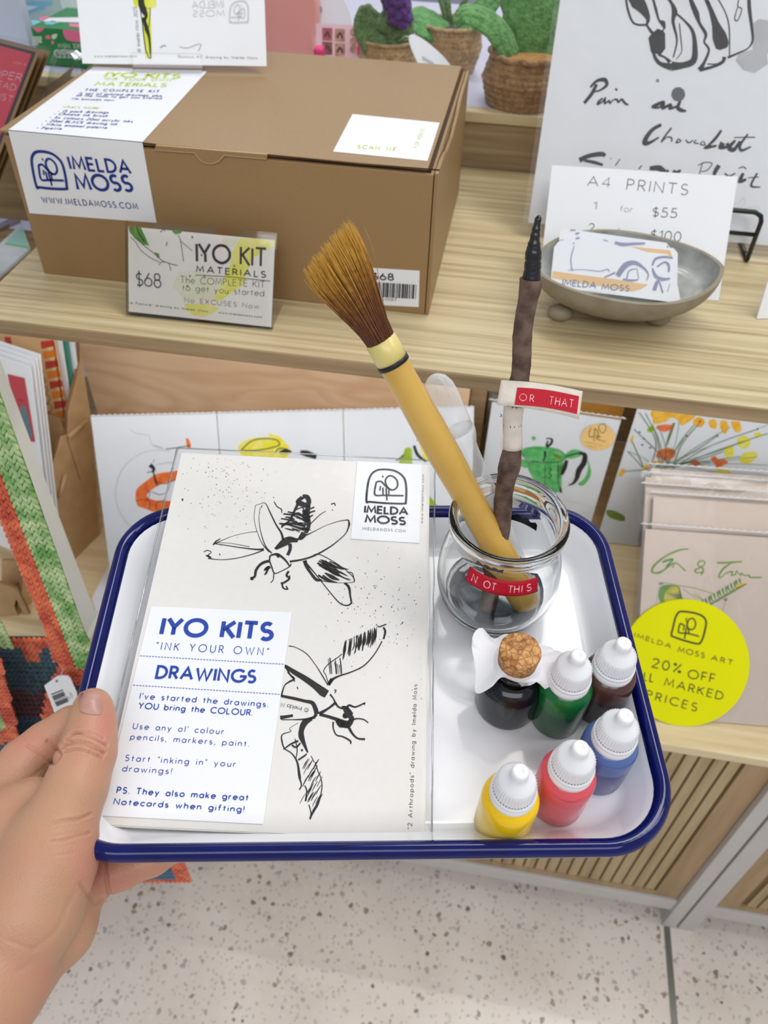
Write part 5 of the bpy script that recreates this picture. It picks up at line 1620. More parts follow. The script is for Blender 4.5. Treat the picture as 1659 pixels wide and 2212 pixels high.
kn = ((tk * .70, .0008, .005), (tk, .0009, .006), (JH + .012, .0011, .005))
P_, R_ = twig_pts(0, tk, 64, .0047, .0043, kn)
MB().tube(P_, R_, 14).build('stem', bark, twig)
P_, R_ = twig_pts(tk - .002, tt, 48, .0044, .0012, ((tk + .012, .0006, .004), (tk + .030, .0004, .004)))
R_[-1], R_[-2], R_[-3] = .0005, .0010, .0014
MB().tube(P_, R_, 14).build('inked_tip', dipped, twig)
MB().tube([P_[0] + d * .004, P_[0] + d * .001 - side * .0040 - fwd * .001, P_[0] + d * .003 - side * .0052], [.0022, .0014, .0007], 8).build('bud', dipped, twig)
q0, q1 = twig_pts(JH + .010, JH + .016, 4, .005, .005)
MB().tube([q0[0], q0[0] + side * .004 + d * .0, q0[0] + side * .0062 - d * .001], [.0030, .0018, .0007], 8).build('bud', bark, twig)
tape = mat('masking_tape', c8(222, 212, 200), .75, (200, .05, c8(212, 202, 190)), (300, .2))
P_, R_ = twig_pts(ta, tz - .001, 16, .0048, .0046)
MB().tube(P_, R_, 20).build('tape_wrap', tape, twig)
# loose torn edge of the wrap
q0 = P_[2]
tp = MB()
tp.grid([[P_[1 + i] - side * (.0042 + .0002 * i) - fwd * .001, P_[1 + i] - side * (.0058 + .0012 * math.sin(i * .9) * (1 - i / 9)) - fwd * .001] for i in range(9)], 0, False)
tp.build('torn_tape', tape, twig, solid=.0003)
# flag
kf = Crop(1060, 780, 7.541)
base = a + d * ((ta + tz) / 2 + .02) 
fl = Sheet(a + d * tz + fwd * 0 - AF * .0058, AX, AU)
fm = MB()
def flag_grid(corners, nx, lift, curve, mi, mb):
    tl_, tr2, br_, bl3 = [fl.uv(*kf(c)[0]) for c in corners]
    rows = []
    for j in range(5):
        v = j / 4
        row = []
        for i in range(nx + 1):
            u = i / nx
            x = (tl_[0] * (1 - u) + tr2[0] * u) * (1 - v) + (bl3[0] * (1 - u) + br_[0] * u) * v
            y = (tl_[1] * (1 - u) + tr2[1] * u) * (1 - v) + (bl3[1] * (1 - u) + br_[1] * u) * v
            y += curve * math.sin(math.pi * u)
            row.append(fl.P(x, y, lift))
        rows.append(row[::-1])
    mb.grid(rows, mi, True)
flag_grid(((170, 310), (1498, 492), (1438, 945), (95, 715)), 20, 0, .0010, 0, fm)
fm.build('tape_flag', tape, twig, solid=.0004)
f2 = MB()
flag_grid(((430, 432), (1435, 575), (1402, 866), (386, 715)), 20, .0005, .0008, 0, f2)
fsh = fl.moved(.0009)
text(f2, fsh, 'OR', kf((462, 640))[0], kf((695, 668))[0], kf((470, 530))[0], .1, 1, .5)
text(f2, fsh, 'THAT', kf((945, 700))[0], kf((1335, 758))[0], kf((955, 575))[0], .1, 1, .34)
f2.build('embossed_label', [lab_red, emb], twig)
xm = MB()
wx = Sheet(P_[11] - AF * .0060 , AX, AU)
for s_ in ([(155, 850), (190, 912)], [(188, 868), (152, 912)]):
    xm.stroke(wx, [kf(p)[0] for p in s_], 1.1, 0, 0, smooth=False)
xm.build('pen_cross', black_ink, twig)
# ================================================================== THE HAND
def J(px, py, d, r):
    return np.array(at_d(px, py, d)), r / 1000.0


H_ = dict(
    tip=J(201, 1527, .3615, 8.6), tip2=J(199, 1568, .3585, 9.3), ip=J(189, 1625, .3520, 11.2), prox=J(163, 1702, .3430, 12.3), mcp=J(121, 1798, .3360, 15.2),
    mcp2=J(105, 1860, .3330, 17.5), cmc=J(66, 1955, .3290, 20.5), wr=J(-22, 2112, .3230, 22), arm=J(-150, 2330, .3050, 25),
    web=J(70, 1735, .3560, 11.5), web2=J(20, 1800, .3500, 17), back=J(-30, 1930, .340, 24),
    im=J(10, 1715, .374, 13), ip1=J(52, 1650, .384, 11.2), ip2=J(100, 1606, .392, 9.8), ip3=J(152, 1568, .399, 8.6), ip4=J(225, 1540, .404, 7.6),
    hy1=J(176, 1930, .3560, 10.5), hy2=J(121, 2000, .3500, 15.5), hy3=J(8, 2105, .3400, 20),
    pc=J(110, 1840, .372, 14),
    l1=J(196, 1905, .3600, 8.6), l2=J(262, 1878, .3655, 8.8), l3=J(330, 1853, .3690, 7.8), l4=J(395, 1822, .371, 6.4), l5=J(440, 1795, .373, 5.4),
    r1=J(150, 1850, .3720, 9), r2=J(250, 1800, .3785, 8.6), r3=J(350, 1755, .383, 8), r4=J(420, 1725, .386, 6.6),
    m1=J(90, 1770, .3800, 9.5), m2=J(190, 1700, .3860, 9), m3=J(290, 1650, .391, 8.4), m4=J(370, 1610, .394, 6.8))
CH1 = [('tip', 'tip2'), ('tip2', 'ip'), ('ip', 'prox'), ('prox', 'mcp'), ('mcp', 'mcp2'), ('mcp2', 'cmc'), ('cmc', 'wr'), ('wr', 'arm'), ('web', 'web2'), ('web2', 'back'), ('back', 'wr'), ('web2', 'mcp2')]
CH2 = [('im', 'ip1'), ('ip1', 'ip2'), ('ip2', 'ip3'), ('ip3', 'ip4'), ('im', 'web2'), ('im', 'pc'), ('hy1', 'hy2'), ('hy2', 'hy3'), ('hy3', 'arm'), ('pc', 'hy2'), ('pc', 'back')]
CH3 = [('l1', 'l2'), ('l2', 'l3'), ('l3', 'l4'), ('l4', 'l5'), ('l1', 'hy1')]
CH4 = [('r1', 'r2'), ('r2', 'r3'), ('r3', 'r4')]
CH5 = [('m1', 'm2'), ('m2', 'm3'), ('m3', 'm4')]
allp = np.array([H_[k][0] for k in H_])
allr = max(H_[k][1] for k in H_)
lo = allp.min(0) - allr - .004
hi = allp.max(0) + allr + .004
lo = np.maximum(lo, np.array([-.30, -.12, .60]))
STEP = .00125
nx, ny, nz = [int(math.ceil(v)) for v in (hi - lo) / STEP]
gx = (lo[0] + STEP * np.arange(nx)).astype(np.float32)
gy = (lo[1] + STEP * np.arange(ny)).astype(np.float32)
gz = (lo[2] + STEP * np.arange(nz)).astype(np.float32)
GX, GY, GZ = np.meshgrid(gx, gy, gz, indexing='ij')


def cone(a, b):
    (A, ra), (B, rb_) = H_[a], H_[b]
    ab = B - A
    L2 = float(ab @ ab)
    t = ((GX - A[0]) * ab[0] + (GY - A[1]) * ab[1] + (GZ - A[2]) * ab[2]) / L2
    np.clip(t, 0, 1, out=t)
    dx = GX - (A[0] + ab[0] * t)
    dy = GY - (A[1] + ab[1] * t)
    dz = GZ - (A[2] + ab[2] * t)
    return np.sqrt(dx * dx + dy * dy + dz * dz) - (ra + (rb_ - ra) * t)


def smin(a, b, k):
    h = np.clip(.5 + .5 * (b - a) / k, 0, 1)
    return b * (1 - h) + a * h - k * h * (1 - h)


def union(ch, k):
    f = None
    for a, b in ch:
        c = cone(a, b)
        f = c if f is None else smin(f, c, k)
    return f


f = smin(union(CH1, .007), union(CH2, .006), .0035)
f = smin(f, union(CH3, .003), .0022)
f = smin(f, union(CH4, .004), .004)
f = smin(f, union(CH5, .004), .004)


def surface_nets(f):
    s = f < 0
    c = np.zeros([n - 1 for n in f.shape], np.uint8)
    for i in (0, 1):
        for j in (0, 1):
            for k in (0, 1):
                c += s[i:f.shape[0] - 1 + i, j:f.shape[1] - 1 + j, k:f.shape[2] - 1 + k]
    act = (c > 0) & (c < 8)
    idx = -np.ones(c.shape, np.int64)
    cells = np.argwhere(act)
    idx[act] = np.arange(len(cells))
    acc = np.zeros((len(cells), 3)); cnt = np.zeros(len(cells))
    off = [(i, j, k) for i in (0, 1) for j in (0, 1) for k in (0, 1)]
    for p in off:
        for ax in range(3):
            if p[ax] == 0:
                q = list(p); q[ax] = 1
                fa = f[cells[:, 0] + p[0], cells[:, 1] + p[1], cells[:, 2] + p[2]]
                fb = f[cells[:, 0] + q[0], cells[:, 1] + q[1], cells[:, 2] + q[2]]
                mk = (fa < 0) != (fb < 0)
                t = np.where(mk, fa / np.where(fa - fb == 0, 1, fa - fb), 0)
                pos = np.array(p, float)[None, :].repeat(len(cells), 0)
                pos[:, ax] += t
                acc[mk] += pos[mk]; cnt[mk] += 1
    verts = lo + STEP * (cells + acc / cnt[:, None])
    faces = []
    for ax in range(3):
        sl = [slice(None)] * 3; sh = [slice(None)] * 3
        sl[ax] = slice(0, -1); sh[ax] = slice(1, None)
        a, b = s[tuple(sl)], s[tuple(sh)]
        e = np.argwhere(a != b)
        o1, o2 = [(1, 2), (2, 0), (0, 1)][ax]
        ok = (e[:, o1] > 0) & (e[:, o2] > 0) & (e[:, o1] < f.shape[o1] - 1) & (e[:, o2] < f.shape[o2] - 1)
        e = e[ok]
        d1 = np.zeros(3, int); d1[o1] = 1
        d2 = np.zeros(3, int); d2[o2] = 1
        g = lambda v: idx[v[:, 0], v[:, 1], v[:, 2]]
        qd = np.stack([g(e - d1 - d2), g(e - d2), g(e), g(e - d1)], 1)
        flip = ~a[e[:, 0], e[:, 1], e[:, 2]]
        qd[flip] = qd[flip][:, ::-1]
        faces.append(qd[(qd >= 0).all(1)])
    return verts, np.concatenate(faces)


V, Fq = surface_nets(f)
del f, GX, GY, GZ
# smooth a little
E_ = np.concatenate([Fq[:, [0, 1]], Fq[:, [1, 2]], Fq[:, [2, 3]], Fq[:, [3, 0]]])
for _ in range(2):
    S = np.zeros_like(V); C_ = np.zeros(len(V))
    np.add.at(S, E_[:, 0], V[E_[:, 1]]); np.add.at(C_, E_[:, 0], 1)
    np.add.at(S, E_[:, 1], V[E_[:, 0]]); np.add.at(C_, E_[:, 1], 1)
    V = .5 * V + .5 * S / C_[:, None]
# finer facets before the folds are pressed in
ek = np.sort(np.concatenate([Fq[:, [0, 1]], Fq[:, [1, 2]], Fq[:, [2, 3]], Fq[:, [3, 0]]]), axis=1)
uq, inv = np.unique(ek[:, 0].astype(np.int64) * len(V) + ek[:, 1], return_inverse=True)
em = (V[uq // len(V)] + V[uq % len(V)]) / 2
nf = len(Fq)
fc = V[Fq].mean(1)
e_id = (inv.reshape(4, nf) + len(V)).T
f_id = np.arange(nf) + len(V) + len(em)
V = np.concatenate([V, em, fc])
Fq = np.concatenate([np.stack([Fq[:, k], e_id[:, k], f_id, e_id[:, k - 1]], 1) for k in range(4)])
E_ = np.concatenate([Fq[:, [0, 1]], Fq[:, [1, 2]], Fq[:, [2, 3]], Fq[:, [3, 0]]])
for _ in range(2):
    S = np.zeros_like(V); C_ = np.zeros(len(V))
    np.add.at(S, E_[:, 0], V[E_[:, 1]]); np.add.at(C_, E_[:, 0], 1)
    np.add.at(S, E_[:, 1], V[E_[:, 0]]); np.add.at(C_, E_[:, 1], 1)
    V = .5 * V + .5 * S / C_[:, None]
print('hand verts', len(V))
# skin folds: pressed in along the lines where they run across the knuckle, the thumb base and the finger roots
ax_, au_, af_ = np.array(AX), np.array(AU), np.array(AF)
rel = V - np.array(EYE)
dep = rel @ af_
PX = CX + F_PX * (rel @ ax_) / dep
PY = CY - F_PX * (rel @ au_) / dep
n_ = np.cross(V[Fq[:, 2]] - V[Fq[:, 0]], V[Fq[:, 3]] - V[Fq[:, 1]])
N = np.zeros_like(V)
for k in range(4):
    np.add.at(N, Fq[:, k], n_)
N /= np.linalg.norm(N, axis=1)[:, None] + 1e-12
face_cam = (N @ af_) < .15
kh = Crop(0, 1450, 2.902)
FOLDS = [  # points in the enlarged detail, depth in mm, half width px
    ([(415, 425), (470, 385), (540, 395), (610, 425), (668, 462)], 1.2, 3.0), ([(390, 478), (440, 445), (520, 445), (600, 478), (655, 515)], 1.5, 3.2), ([(405, 500), (480, 487), (560, 505), (640, 540)], 1.1, 3.0),
    ([(440, 400), (520, 375), (600, 395), (650, 420)], .8, 2.6), ([(430, 462), (520, 465), (610, 497)], .8, 2.4),
    ([(330, 945), (420, 935), (500, 925), (570, 895)], .9, 3.2), ([(320, 1062), (400, 1058), (480, 1035), (560, 1015)], .7, 3.0), ([(300, 1040), (420, 1020), (520, 1005)], .25, 3), ([(280, 1165), (380, 1150), (470, 1135)], .2, 3), ([(250, 975), (340, 960)], .25, 3),
    ([(300, 440), (345, 475), (375, 520), (330, 580)], .9, 4), ([(165, 460), (230, 500), (300, 560), (320, 575)], .6, 3.5), ([(110, 690), (200, 660), (270, 610), (330, 560)], .4, 5),
    ([(655, 1190), (665, 1280), (680, 1370), (690, 1400)], 1.0, 3.5), ([(510, 1330), (550, 1390), (600, 1450), (640, 1420)], .7, 5),
    ([(470, 1390), (420, 1480), (380, 1590), (300, 1680), (210, 1745)], .35, 7), ([(60, 1690), (130, 1720), (210, 1745)], .3, 6), ([(100, 1890), (170, 1850), (230, 1790)], .25, 6),
    ([(420, 260), (440, 225), (470, 215)], .3, 3)]
disp = np.zeros(len(V))
for pts, dm_, wpx in FOLDS:
    q = kh(*pts)
    q, _w = spline(q, [0] * len(q), 6)
    dd = np.full(len(V), 1e9)
    for (x0, y0), (x1, y1) in zip(q[:-1], q[1:]):
        L2 = (x1 - x0) ** 2 + (y1 - y0) ** 2 + 1e-9
        t = np.clip(((PX - x0) * (x1 - x0) + (PY - y0) * (y1 - y0)) / L2, 0, 1)
        dd = np.minimum(dd, (PX - x0 - t * (x1 - x0)) ** 2 + (PY - y0 - t * (y1 - y0)) ** 2)
    g = np.exp(-dd / wpx ** 2) - (.22 if wpx < 5 else 0) * np.exp(-((np.sqrt(dd) - 2.2 * wpx) / wpx) ** 2)
    disp = disp - dm_ / 1000 * g
disp[~face_cam] *= .2
near = np.exp(-(((PX - 197) / 40) ** 2 + ((PY - 1518) / 30) ** 2))
V = V + N * (disp)[:, None]
# the nail bed is flattened
pink = np.exp(-(((PX - 225) / 38) ** 2 + ((PY - 1560) / 75) ** 2)) + .8 * np.exp(-(((PX - 80) / 60) ** 2 + ((PY - 1610) / 40) ** 2)) + .9 * np.exp(-(((PX - 250) / 90) ** 2 + ((PY - 1895) / 40) ** 2)) + .5 * np.exp(-(((PX - 185) / 40) ** 2 + ((PY - 1830) / 70) ** 2)) + .6 * np.exp(-(((PX - 70) / 60) ** 2 + ((PY - 2090) / 40) ** 2))
pink = np.clip(pink, 0, 1)


def skin_mat(name, tan, rosy, rough=.42):
    m_ = bpy.data.materials.new(name)
    m_.use_nodes = True
    nt = m_.node_tree
    b_ = nt.nodes['Principled BSDF']
    at_ = nd(nt, 'ShaderNodeAttribute', attribute_name='rosy')
    tc = nd(nt, 'ShaderNodeTexCoord')
    n1 = nd(nt, 'ShaderNodeTexNoise', i_Scale=60.0, i_Detail=4.0); nt.links.new(tc.outputs['Object'], n1.inputs['Vector'])
    ma = nd(nt, 'ShaderNodeMath', operation='MULTIPLY_ADD'); ma.inputs[1].default_value = .7
    sb = nd(nt, 'ShaderNodeMath', operation='MULTIPLY_ADD'); sb.inputs[1].default_value = .9; sb.inputs[2].default_value = -.30
    nt.links.new(n1.outputs['Fac'], sb.inputs[0])
    nt.links.new(at_.outputs['Fac'], ma.inputs[0]); nt.links.new(sb.outputs[0], ma.inputs[2])
    r = ramp(nt, [(0, tan), (1, rosy)])
    nt.links.new(ma.outputs[0], r.inputs[0]); nt.links.new(r.outputs[0], b_.inputs['Base Color'])
    b_.inputs['Roughness'].default_value = rough
    b_.inputs['Specular IOR Level'].default_value = .35
    b_.inputs['Subsurface Weight'].default_value = .35
    b_.inputs['Subsurface Radius'].default_value = (1, .35, .2)
    b_.inputs['Subsurface Scale'].default_value = .003
    n2 = nd(nt, 'ShaderNodeTexVoronoi', i_Scale=900.0); nt.links.new(tc.outputs['Object'], n2.inputs['Vector'])
    bp = nd(nt, 'ShaderNodeBump', i_Strength=.25, i_Distance=.0005)
    nt.links.new(n2.outputs['Distance'], bp.inputs['Height']); nt.links.new(bp.outputs[0], b_.inputs['Normal'])
    return m_


skin = skin_mat('skin', c8(190, 148, 118), c8(200, 134, 116))
hand_me = bpy.data.meshes.new('hand')
hand_base = Vector(H_['wr'][0])
hand_me.from_pydata([Vector(v) - hand_base for v in V], [], Fq.tolist())
hand_me.materials.append(skin)
hand_me.polygons.foreach_set('use_smooth', [True] * len(Fq))
hand = bpy.data.objects.new('hand', hand_me)
COL.objects.link(hand)
hand.matrix_basis = Matrix.Translation(hand_base)
tag(hand, 'left hand of a person gripping the enamel tray, thumb over its rim', 'person')
aa = hand_me.attributes.new('rosy', 'FLOAT', 'POINT')
aa.data.foreach_set('value', pink)
# thumb nail laid on the thumb
bvh = BVHTree.FromPolygons([Vector(v) for v in V], Fq.tolist())
nm = MB()
rows = []
for i in range(15):
    v = -1 + 2 * i / 14
    row = []
    for j in range(15):
        u = -1 + 2 * j / 14
        k = 1.0 / max(1e-6, (abs(u) ** 3.2 + abs(v) ** 5.0) ** (1 / 5.0)) * max(abs(u), abs(v)) if (u or v) else 1
        x, y = u * k, v * k
        px_ = 196.5 + 25 * x + 1.0 * y
        py_ = 1518 + 23 * y + 3 * x - 2.5 * (1 - x * x) * (1 if y < 0 else -.6) * abs(y)
        dr = ray(px_, py_).normalized()
        loc, nrm, _, _ = bvh.ray_cast(EYE, dr)
        lift = .00055 * (1 - max(abs(x), abs(y)) ** 4) + .00030
        row.append((loc if loc else EYE + dr * .36) - AF * lift * 1.2)
    rows.append(row)
nm.grid(rows, 0, True)
nail = nm.build('thumb_nail', mat('nail', c8(190, 146, 134), .36, (60, .12, c8(176, 130, 120)), coat=.12, sss=.2), hand)
tag(nail, 'short trimmed thumb nail')
# ================================================================== PRINTS AND CARDS ON THE COUNTER
g_paper = mat('cool_print_paper', c8(232, 236, 242), .6, (40, .02, None))
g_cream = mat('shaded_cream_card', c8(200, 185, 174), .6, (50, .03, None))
crimp = mat('crimped_seal', c8(240, 242, 246), .3, (300, .04, None), coat=.4, alpha=.75)
inks = dict(orange=mat('orange_wash', c8(232, 98, 34), .6, (120, .3, c8(240, 140, 60))), yellow=mat('yellow_paint', c8(234, 224, 40), .6, (120, .3, c8(240, 232, 130))),
            green=mat('green_wash', c8(72, 178, 96), .6, (120, .35, c8(120, 210, 130))), lime=mat('lime_wash', c8(170, 200, 40), .6, (120, .3, None)),
            sage=mat('sage_line', c8(150, 172, 150), .6, (100, .3, None)), amber=mat('amber_wash', c8(242, 178, 40), .6, (120, .35, c8(246, 206, 90))), coral=mat('coral_wash', c8(238, 110, 62), .6, (120, .3, c8(244, 150, 90))),
            olive=mat('olive_brush', c8(122, 150, 70), .6, (120, .3, None)), leaf=mat('leaf_wash', c8(92, 140, 50), .6, (120, .3, None)))
IK = list(inks)
PM = [g_paper, black_ink] + [inks[k] for k in IK] + [grey_ink, pale_ink]
MI_ = {k: 2 + i for i, k in enumerate(IK)}
MI_.update(black=1, grey=2 + len(IK), pale=3 + len(IK), paper=0)


def v_at_z(sh, z):
    return (z - sh.O.z) / sh.ey.z


def sleeved(name, label, sh, u0, u1, vtop, mats=None, group=None, border=.004, base=ZC, thick=.0012, art=None, cut=None):
    """a card in a clear sleeve with a crimped top seal; stands on the base height"""
    vb = v_at_z(sh, base + .0015)
    t = thing(name, label, 'print', sh.P((u0 + u1) / 2, vb), group=group)
    c = MB()
    c.slab(sh, [(u0 + border, vb), (u1 - border, vb), (u1 - border, vtop - border), (u0 + border, vtop - border)], thick, 0)
    if art: art(c)
    c.build('print_sheet', mats or PM, t)
    s_ = MB()
    s_.slab(sh.moved(.0012), [(u0, vb), (u1, vb), (u1, vtop), (u0, vtop)], .0002, 0)
    s_.build('clear_sleeve', sleeve, t)
    e = MB()
    n = 46
    pts = [sh.P(u0 + (u1 - u0) * i / n, vtop + (.0006 if i % 2 else -.0004), .0008) for i in range(n + 1)]
    e.tube(pts, [.0011 if i % 2 else .0006 for i in range(n + 1)], 6)
    e.build('crimped_seal', crimp, t)
    return t


def blob(mb, sh, pts, mi, lift=.0003):
    q = [sh.uv(*p) for p in pts]
    q, _w = spline(q, [0] * len(q), 4, True)
    mb.poly(sh, q, mi, lift)


# ---- three fruit and seafood prints in a row
ztop = .645
kT = (EYE.z - ztop)
a_, b_ = at_z(195, 898, ztop), at_z(1025, 878, ztop)
trio, lean_ = fit_lean(a_, (b_ - a_).normalized(), (236, 1227))
print('trio lean', lean_, a_, b_)
cuts = [trio.uv(*p)[0] for p in ((195, 898), (468, 893), (741, 886), (1025, 878))]
kx = Crop(0, 680, 2.9625)
ky = Crop(380, 860, 2.44)


def art1(c):
    L = trio
    b_1 = lambda pts, mi: blob(c, L, kx(*pts), MI_[mi])
    s1 = lambda pts, w_, mi='black': c.stroke(L, [kx(p[:2])[0] + tuple(x / 2.96 for x in p[2:]) for p in pts], w_ / 2.96, MI_[mi], .0006)
    b_1([(868, 1160), (880, 1110), (940, 1060), (1000, 1020), (1080, 1005), (1160, 1000), (1180, 1040), (1100, 1065), (1030, 1085), (970, 1120), (940, 1160), (985, 1185), (1060, 1190), (1120, 1200), (1100, 1240), (1000, 1262), (930, 1240), (880, 1220)], 'orange')
    b_1([(1190, 790), (1210, 800), (1222, 845), (1200, 850)], 'orange')
    s1([(960, 960, 30), (985, 985, 20), (975, 1010, 10)], 10); s1([(985, 1010, 8), (995, 1060, 12), (1010, 1090, 8)], 8); s1([(985, 925), (982, 945)], 3); s1([(940, 1010), (975, 1000)], 4)
    s1([(1000, 1065), (1060, 1080), (1130, 1050)], 4); s1([(930, 1110), (960, 1140), (940, 1190)], 3); s1([(870, 1190), (930, 1180), (960, 1200), (955, 1240)], 3); s1([(1010, 1260), (1000, 1210), (1060, 1180)], 3)
    s1([(1000, 960), (1070, 945), (1120, 950)], 2, 'grey'); s1([(1060, 860), (1130, 850), (1215, 835)], 5); s1([(970, 1130), (1020, 1150), (1060, 1140)], 4, 'grey')
    s1([(830, 730), (880, 760), (950, 770), (975, 830), (1050, 855)], 4, 'pale')
    cir = [(1010 + 270 * math.cos(x), 1140 + 275 * math.sin(x)) for x in [i * .2 for i in range(8, 26)]]
    s1(cir, 4, 'pale'); s1([(1040, 855), (1000, 840), (980, 835)], 10, 'pale')


def art2(c):
    b_1 = lambda pts, mi: blob(c, trio, ky(*pts), MI_[mi])
    s1 = lambda pts, w_, mi='black': c.stroke(trio, [ky(p[:2])[0] + tuple(x / 2.44 for x in p[2:]) for p in pts], w_ / 2.44, MI_[mi], .0006)
    b_1([(325, 270), (360, 225), (430, 208), (490, 205), (490, 185), (540, 200), (570, 225), (595, 255), (600, 290), (560, 330), (480, 350), (380, 320)], 'yellow')
    s1([(345, 272), (400, 225), (470, 212), (530, 220), (545, 245), (500, 262), (420, 275), (350, 275)], 5)
    s1([(545, 285, 10), (580, 280, 26), (610, 282, 8)], 12); s1([(655, 285, 20), (690, 292, 34), (740, 310, 24)], 20); s1([(520, 290), (545, 265), (590, 270)], 5)


def art3(c):
    b_1 = lambda pts, mi: blob(c, trio, ky(*pts), MI_[mi])
    s1 = lambda pts, w_, mi='black': c.stroke(trio, [ky(p[:2])[0] + tuple(x / 2.44 for x in p[2:]) for p in pts], w_ / 2.44, MI_[mi], .0006)
    b_1([(1175, 330), (1200, 290), (1210, 265), (1240, 265), (1245, 330), (1240, 420), (1190, 430)], 'lime')
    b_1([(1280, 215), (1320, 200), (1380, 230), (1400, 300), (1370, 335), (1310, 320)], 'yellow')
    s1([(1255, 250, 14), (1275, 300, 16), (1320, 335, 10)], 12); s1([(1275, 205, 5), (1272, 225, 8)], 5); s1([(1160, 330), (1185, 312), (1200, 300)], 6)
    b_1([(1300, 500), (1340, 520), (1390, 580), (1420, 600), (1380, 605), (1320, 560)], 'lime')
    b_1([(1320, 270), (1345, 290), (1325, 305)], 'orange')


for i, (art, lab) in enumerate(((art1, 'sleeved print of an orange ring-shaped creature, leftmost of the row on the counter'), (art2, 'sleeved print with a yellow fruit shape behind the drawing pack'), (art3, 'sleeved print with yellow and green fruit behind the bamboo brush'))):
    sleeved('art_print', lab, trio, cuts[i] + .0002, cuts[i + 1] - .0002, 0.0, art=art, group='sleeved prints in a row under the shelf', border=.0002)

# ---- coffee pot print
ke = Crop(1000, 820, 4.1475)
zc4 = .66
o4, r4 = at_z(1056, 861, zc4), at_z(1352, 903, zc4)
S4, lean_ = fit_lean(o4, (r4 - o4).normalized(), (1040, 989))
print('coffee', lean_, o4, r4)


def art4(c):
    b_1 = lambda pts, mi: blob(c, S4, ke(*pts), MI_[mi])
    s1 = lambda pts, w_, mi='black': c.stroke(S4, [ke(p[:2])[0] + tuple(x / 4.1475 for x in p[2:]) for p in pts], w_ / 4.1475, MI_[mi], .0006)
    b_1([(525, 625), (620, 600), (720, 598), (820, 615), (900, 655), (930, 700), (860, 735), (740, 740), (640, 720), (540, 690)], 'green')
    b_1([(480, 720), (560, 715), (600, 740), (570, 790), (490, 760)], 'green')
    b_1([(580, 780), (620, 720), (740, 745), (900, 735), (885, 860), (870, 1000), (740, 1000), (640, 900)], 'green')
    b_1([(850, 780), (890, 750), (885, 850), (850, 880)], 'lime'); b_1([(800, 660), (870, 680), (880, 720), (830, 700)], 'lime')
    b_1([(920, 670), (980, 625), (1040, 630), (1080, 660), (1040, 690), (950, 710)], 'green')
    b_1([(1120, 720), (1145, 800), (1140, 870), (1080, 945), (1030, 935), (1090, 880), (1120, 800)], 'green')
    b_1([(615, 515), (640, 505), (655, 525), (630, 545)], 'green')
    s1([(745, 525, 8), (795, 530, 16), (790, 570, 20), (750, 600, 26)], 12); s1([(760, 545, 10), (748, 590, 16)], 10); s1([(735, 640, 22), (735, 690, 14), (715, 735, 6)], 10)
    s1([(470, 690, 30), (500, 700, 14), (520, 705, 8)], 12); s1([(545, 700), (640, 730), (740, 742), (860, 735), (930, 700)], 6); s1([(525, 640), (540, 690)], 6); s1([(740, 610), (860, 625), (930, 690)], 4)
    s1([(930, 720, 26), (910, 790, 34), (885, 850, 24)], 20); s1([(850, 740), (852, 860), (860, 960)], 5); s1([(735, 760), (735, 900), (740, 990)], 5); s1([(870, 960, 14), (880, 1010, 20)], 14)
    s1([(1040, 655, 24), (1090, 670, 36), (1085, 740, 44), (1040, 810, 46), (1020, 880, 34), (990, 925, 24), (945, 945, 10)], 30); s1([(920, 690, 10), (980, 670, 14), (1040, 655, 14)], 10)
    s1([(775, 790), (790, 800), (770, 840), (795, 850), (770, 890)], 7); s1([(420, 745), (470, 700)], 5, 'grey')


pot = sleeved('art_print', 'sleeved print of a green coffee pot with a round tan sticker', S4, 0, S4.uv(1352, 903)[0], 0.0, art=art4)
stk = MB()
cu = S4.uv(*ke((1208, 510))[0]); ru = (S4.uv(*ke((1362, 500))[0])[0] - S4.uv(*ke((1052, 500))[0])[0]) / 2
s5 = S4.moved(.0019)
stk.slab(s5, [(cu[0] + ru * math.cos(i * .13), cu[1] + ru * math.sin(i * .13)) for i in range(48)], .0004, 0)
logo(stk, s5, quad_map(*ke((1090, 330), (1310, 345), (1070, 560), (1300, 575))), .1, 1, False)
for pts in ([(1150, 430), (1130, 480), (1140, 515), (1175, 500), (1180, 440), (1205, 460), (1215, 510)], [(1235, 470), (1215, 430), (1235, 400), (1270, 400), (1280, 440), (1260, 475), (1235, 475)], [(1190, 500), (1230, 510), (1200, 530), (1280, 555)], [(1175, 520), (1175, 550)], [(1150, 510), (1210, 515)]):
    stk.stroke(s5, ke(*pts), 1.4, 1)
text(stk, s5, 'ILLUSTRATION', ke((1100, 562))[0], ke((1255, 600))[0], ke((1100, 552))[0], .1, 1, .3)
text(stk, s5, 'PRINT', ke((1120, 598))[0], ke((1195, 618))[0], ke((1122, 585))[0], .1, 1, .3)
stk.build('round_sticker', [mat('kraft_tan', c8(238, 200, 128), .6), mat('brown_ink', c8(110, 92, 60), .6)], pot)

# ---- flower print behind the card stack
kf2 = Crop(1280, 840, 4.377)
o5 = at_z(1367, 886, .665)
S5, lean_ = fit_lean(o5, Vector((1, .02, 0)).normalized(), (1291, 1130))
print('flower', lean_, o5)


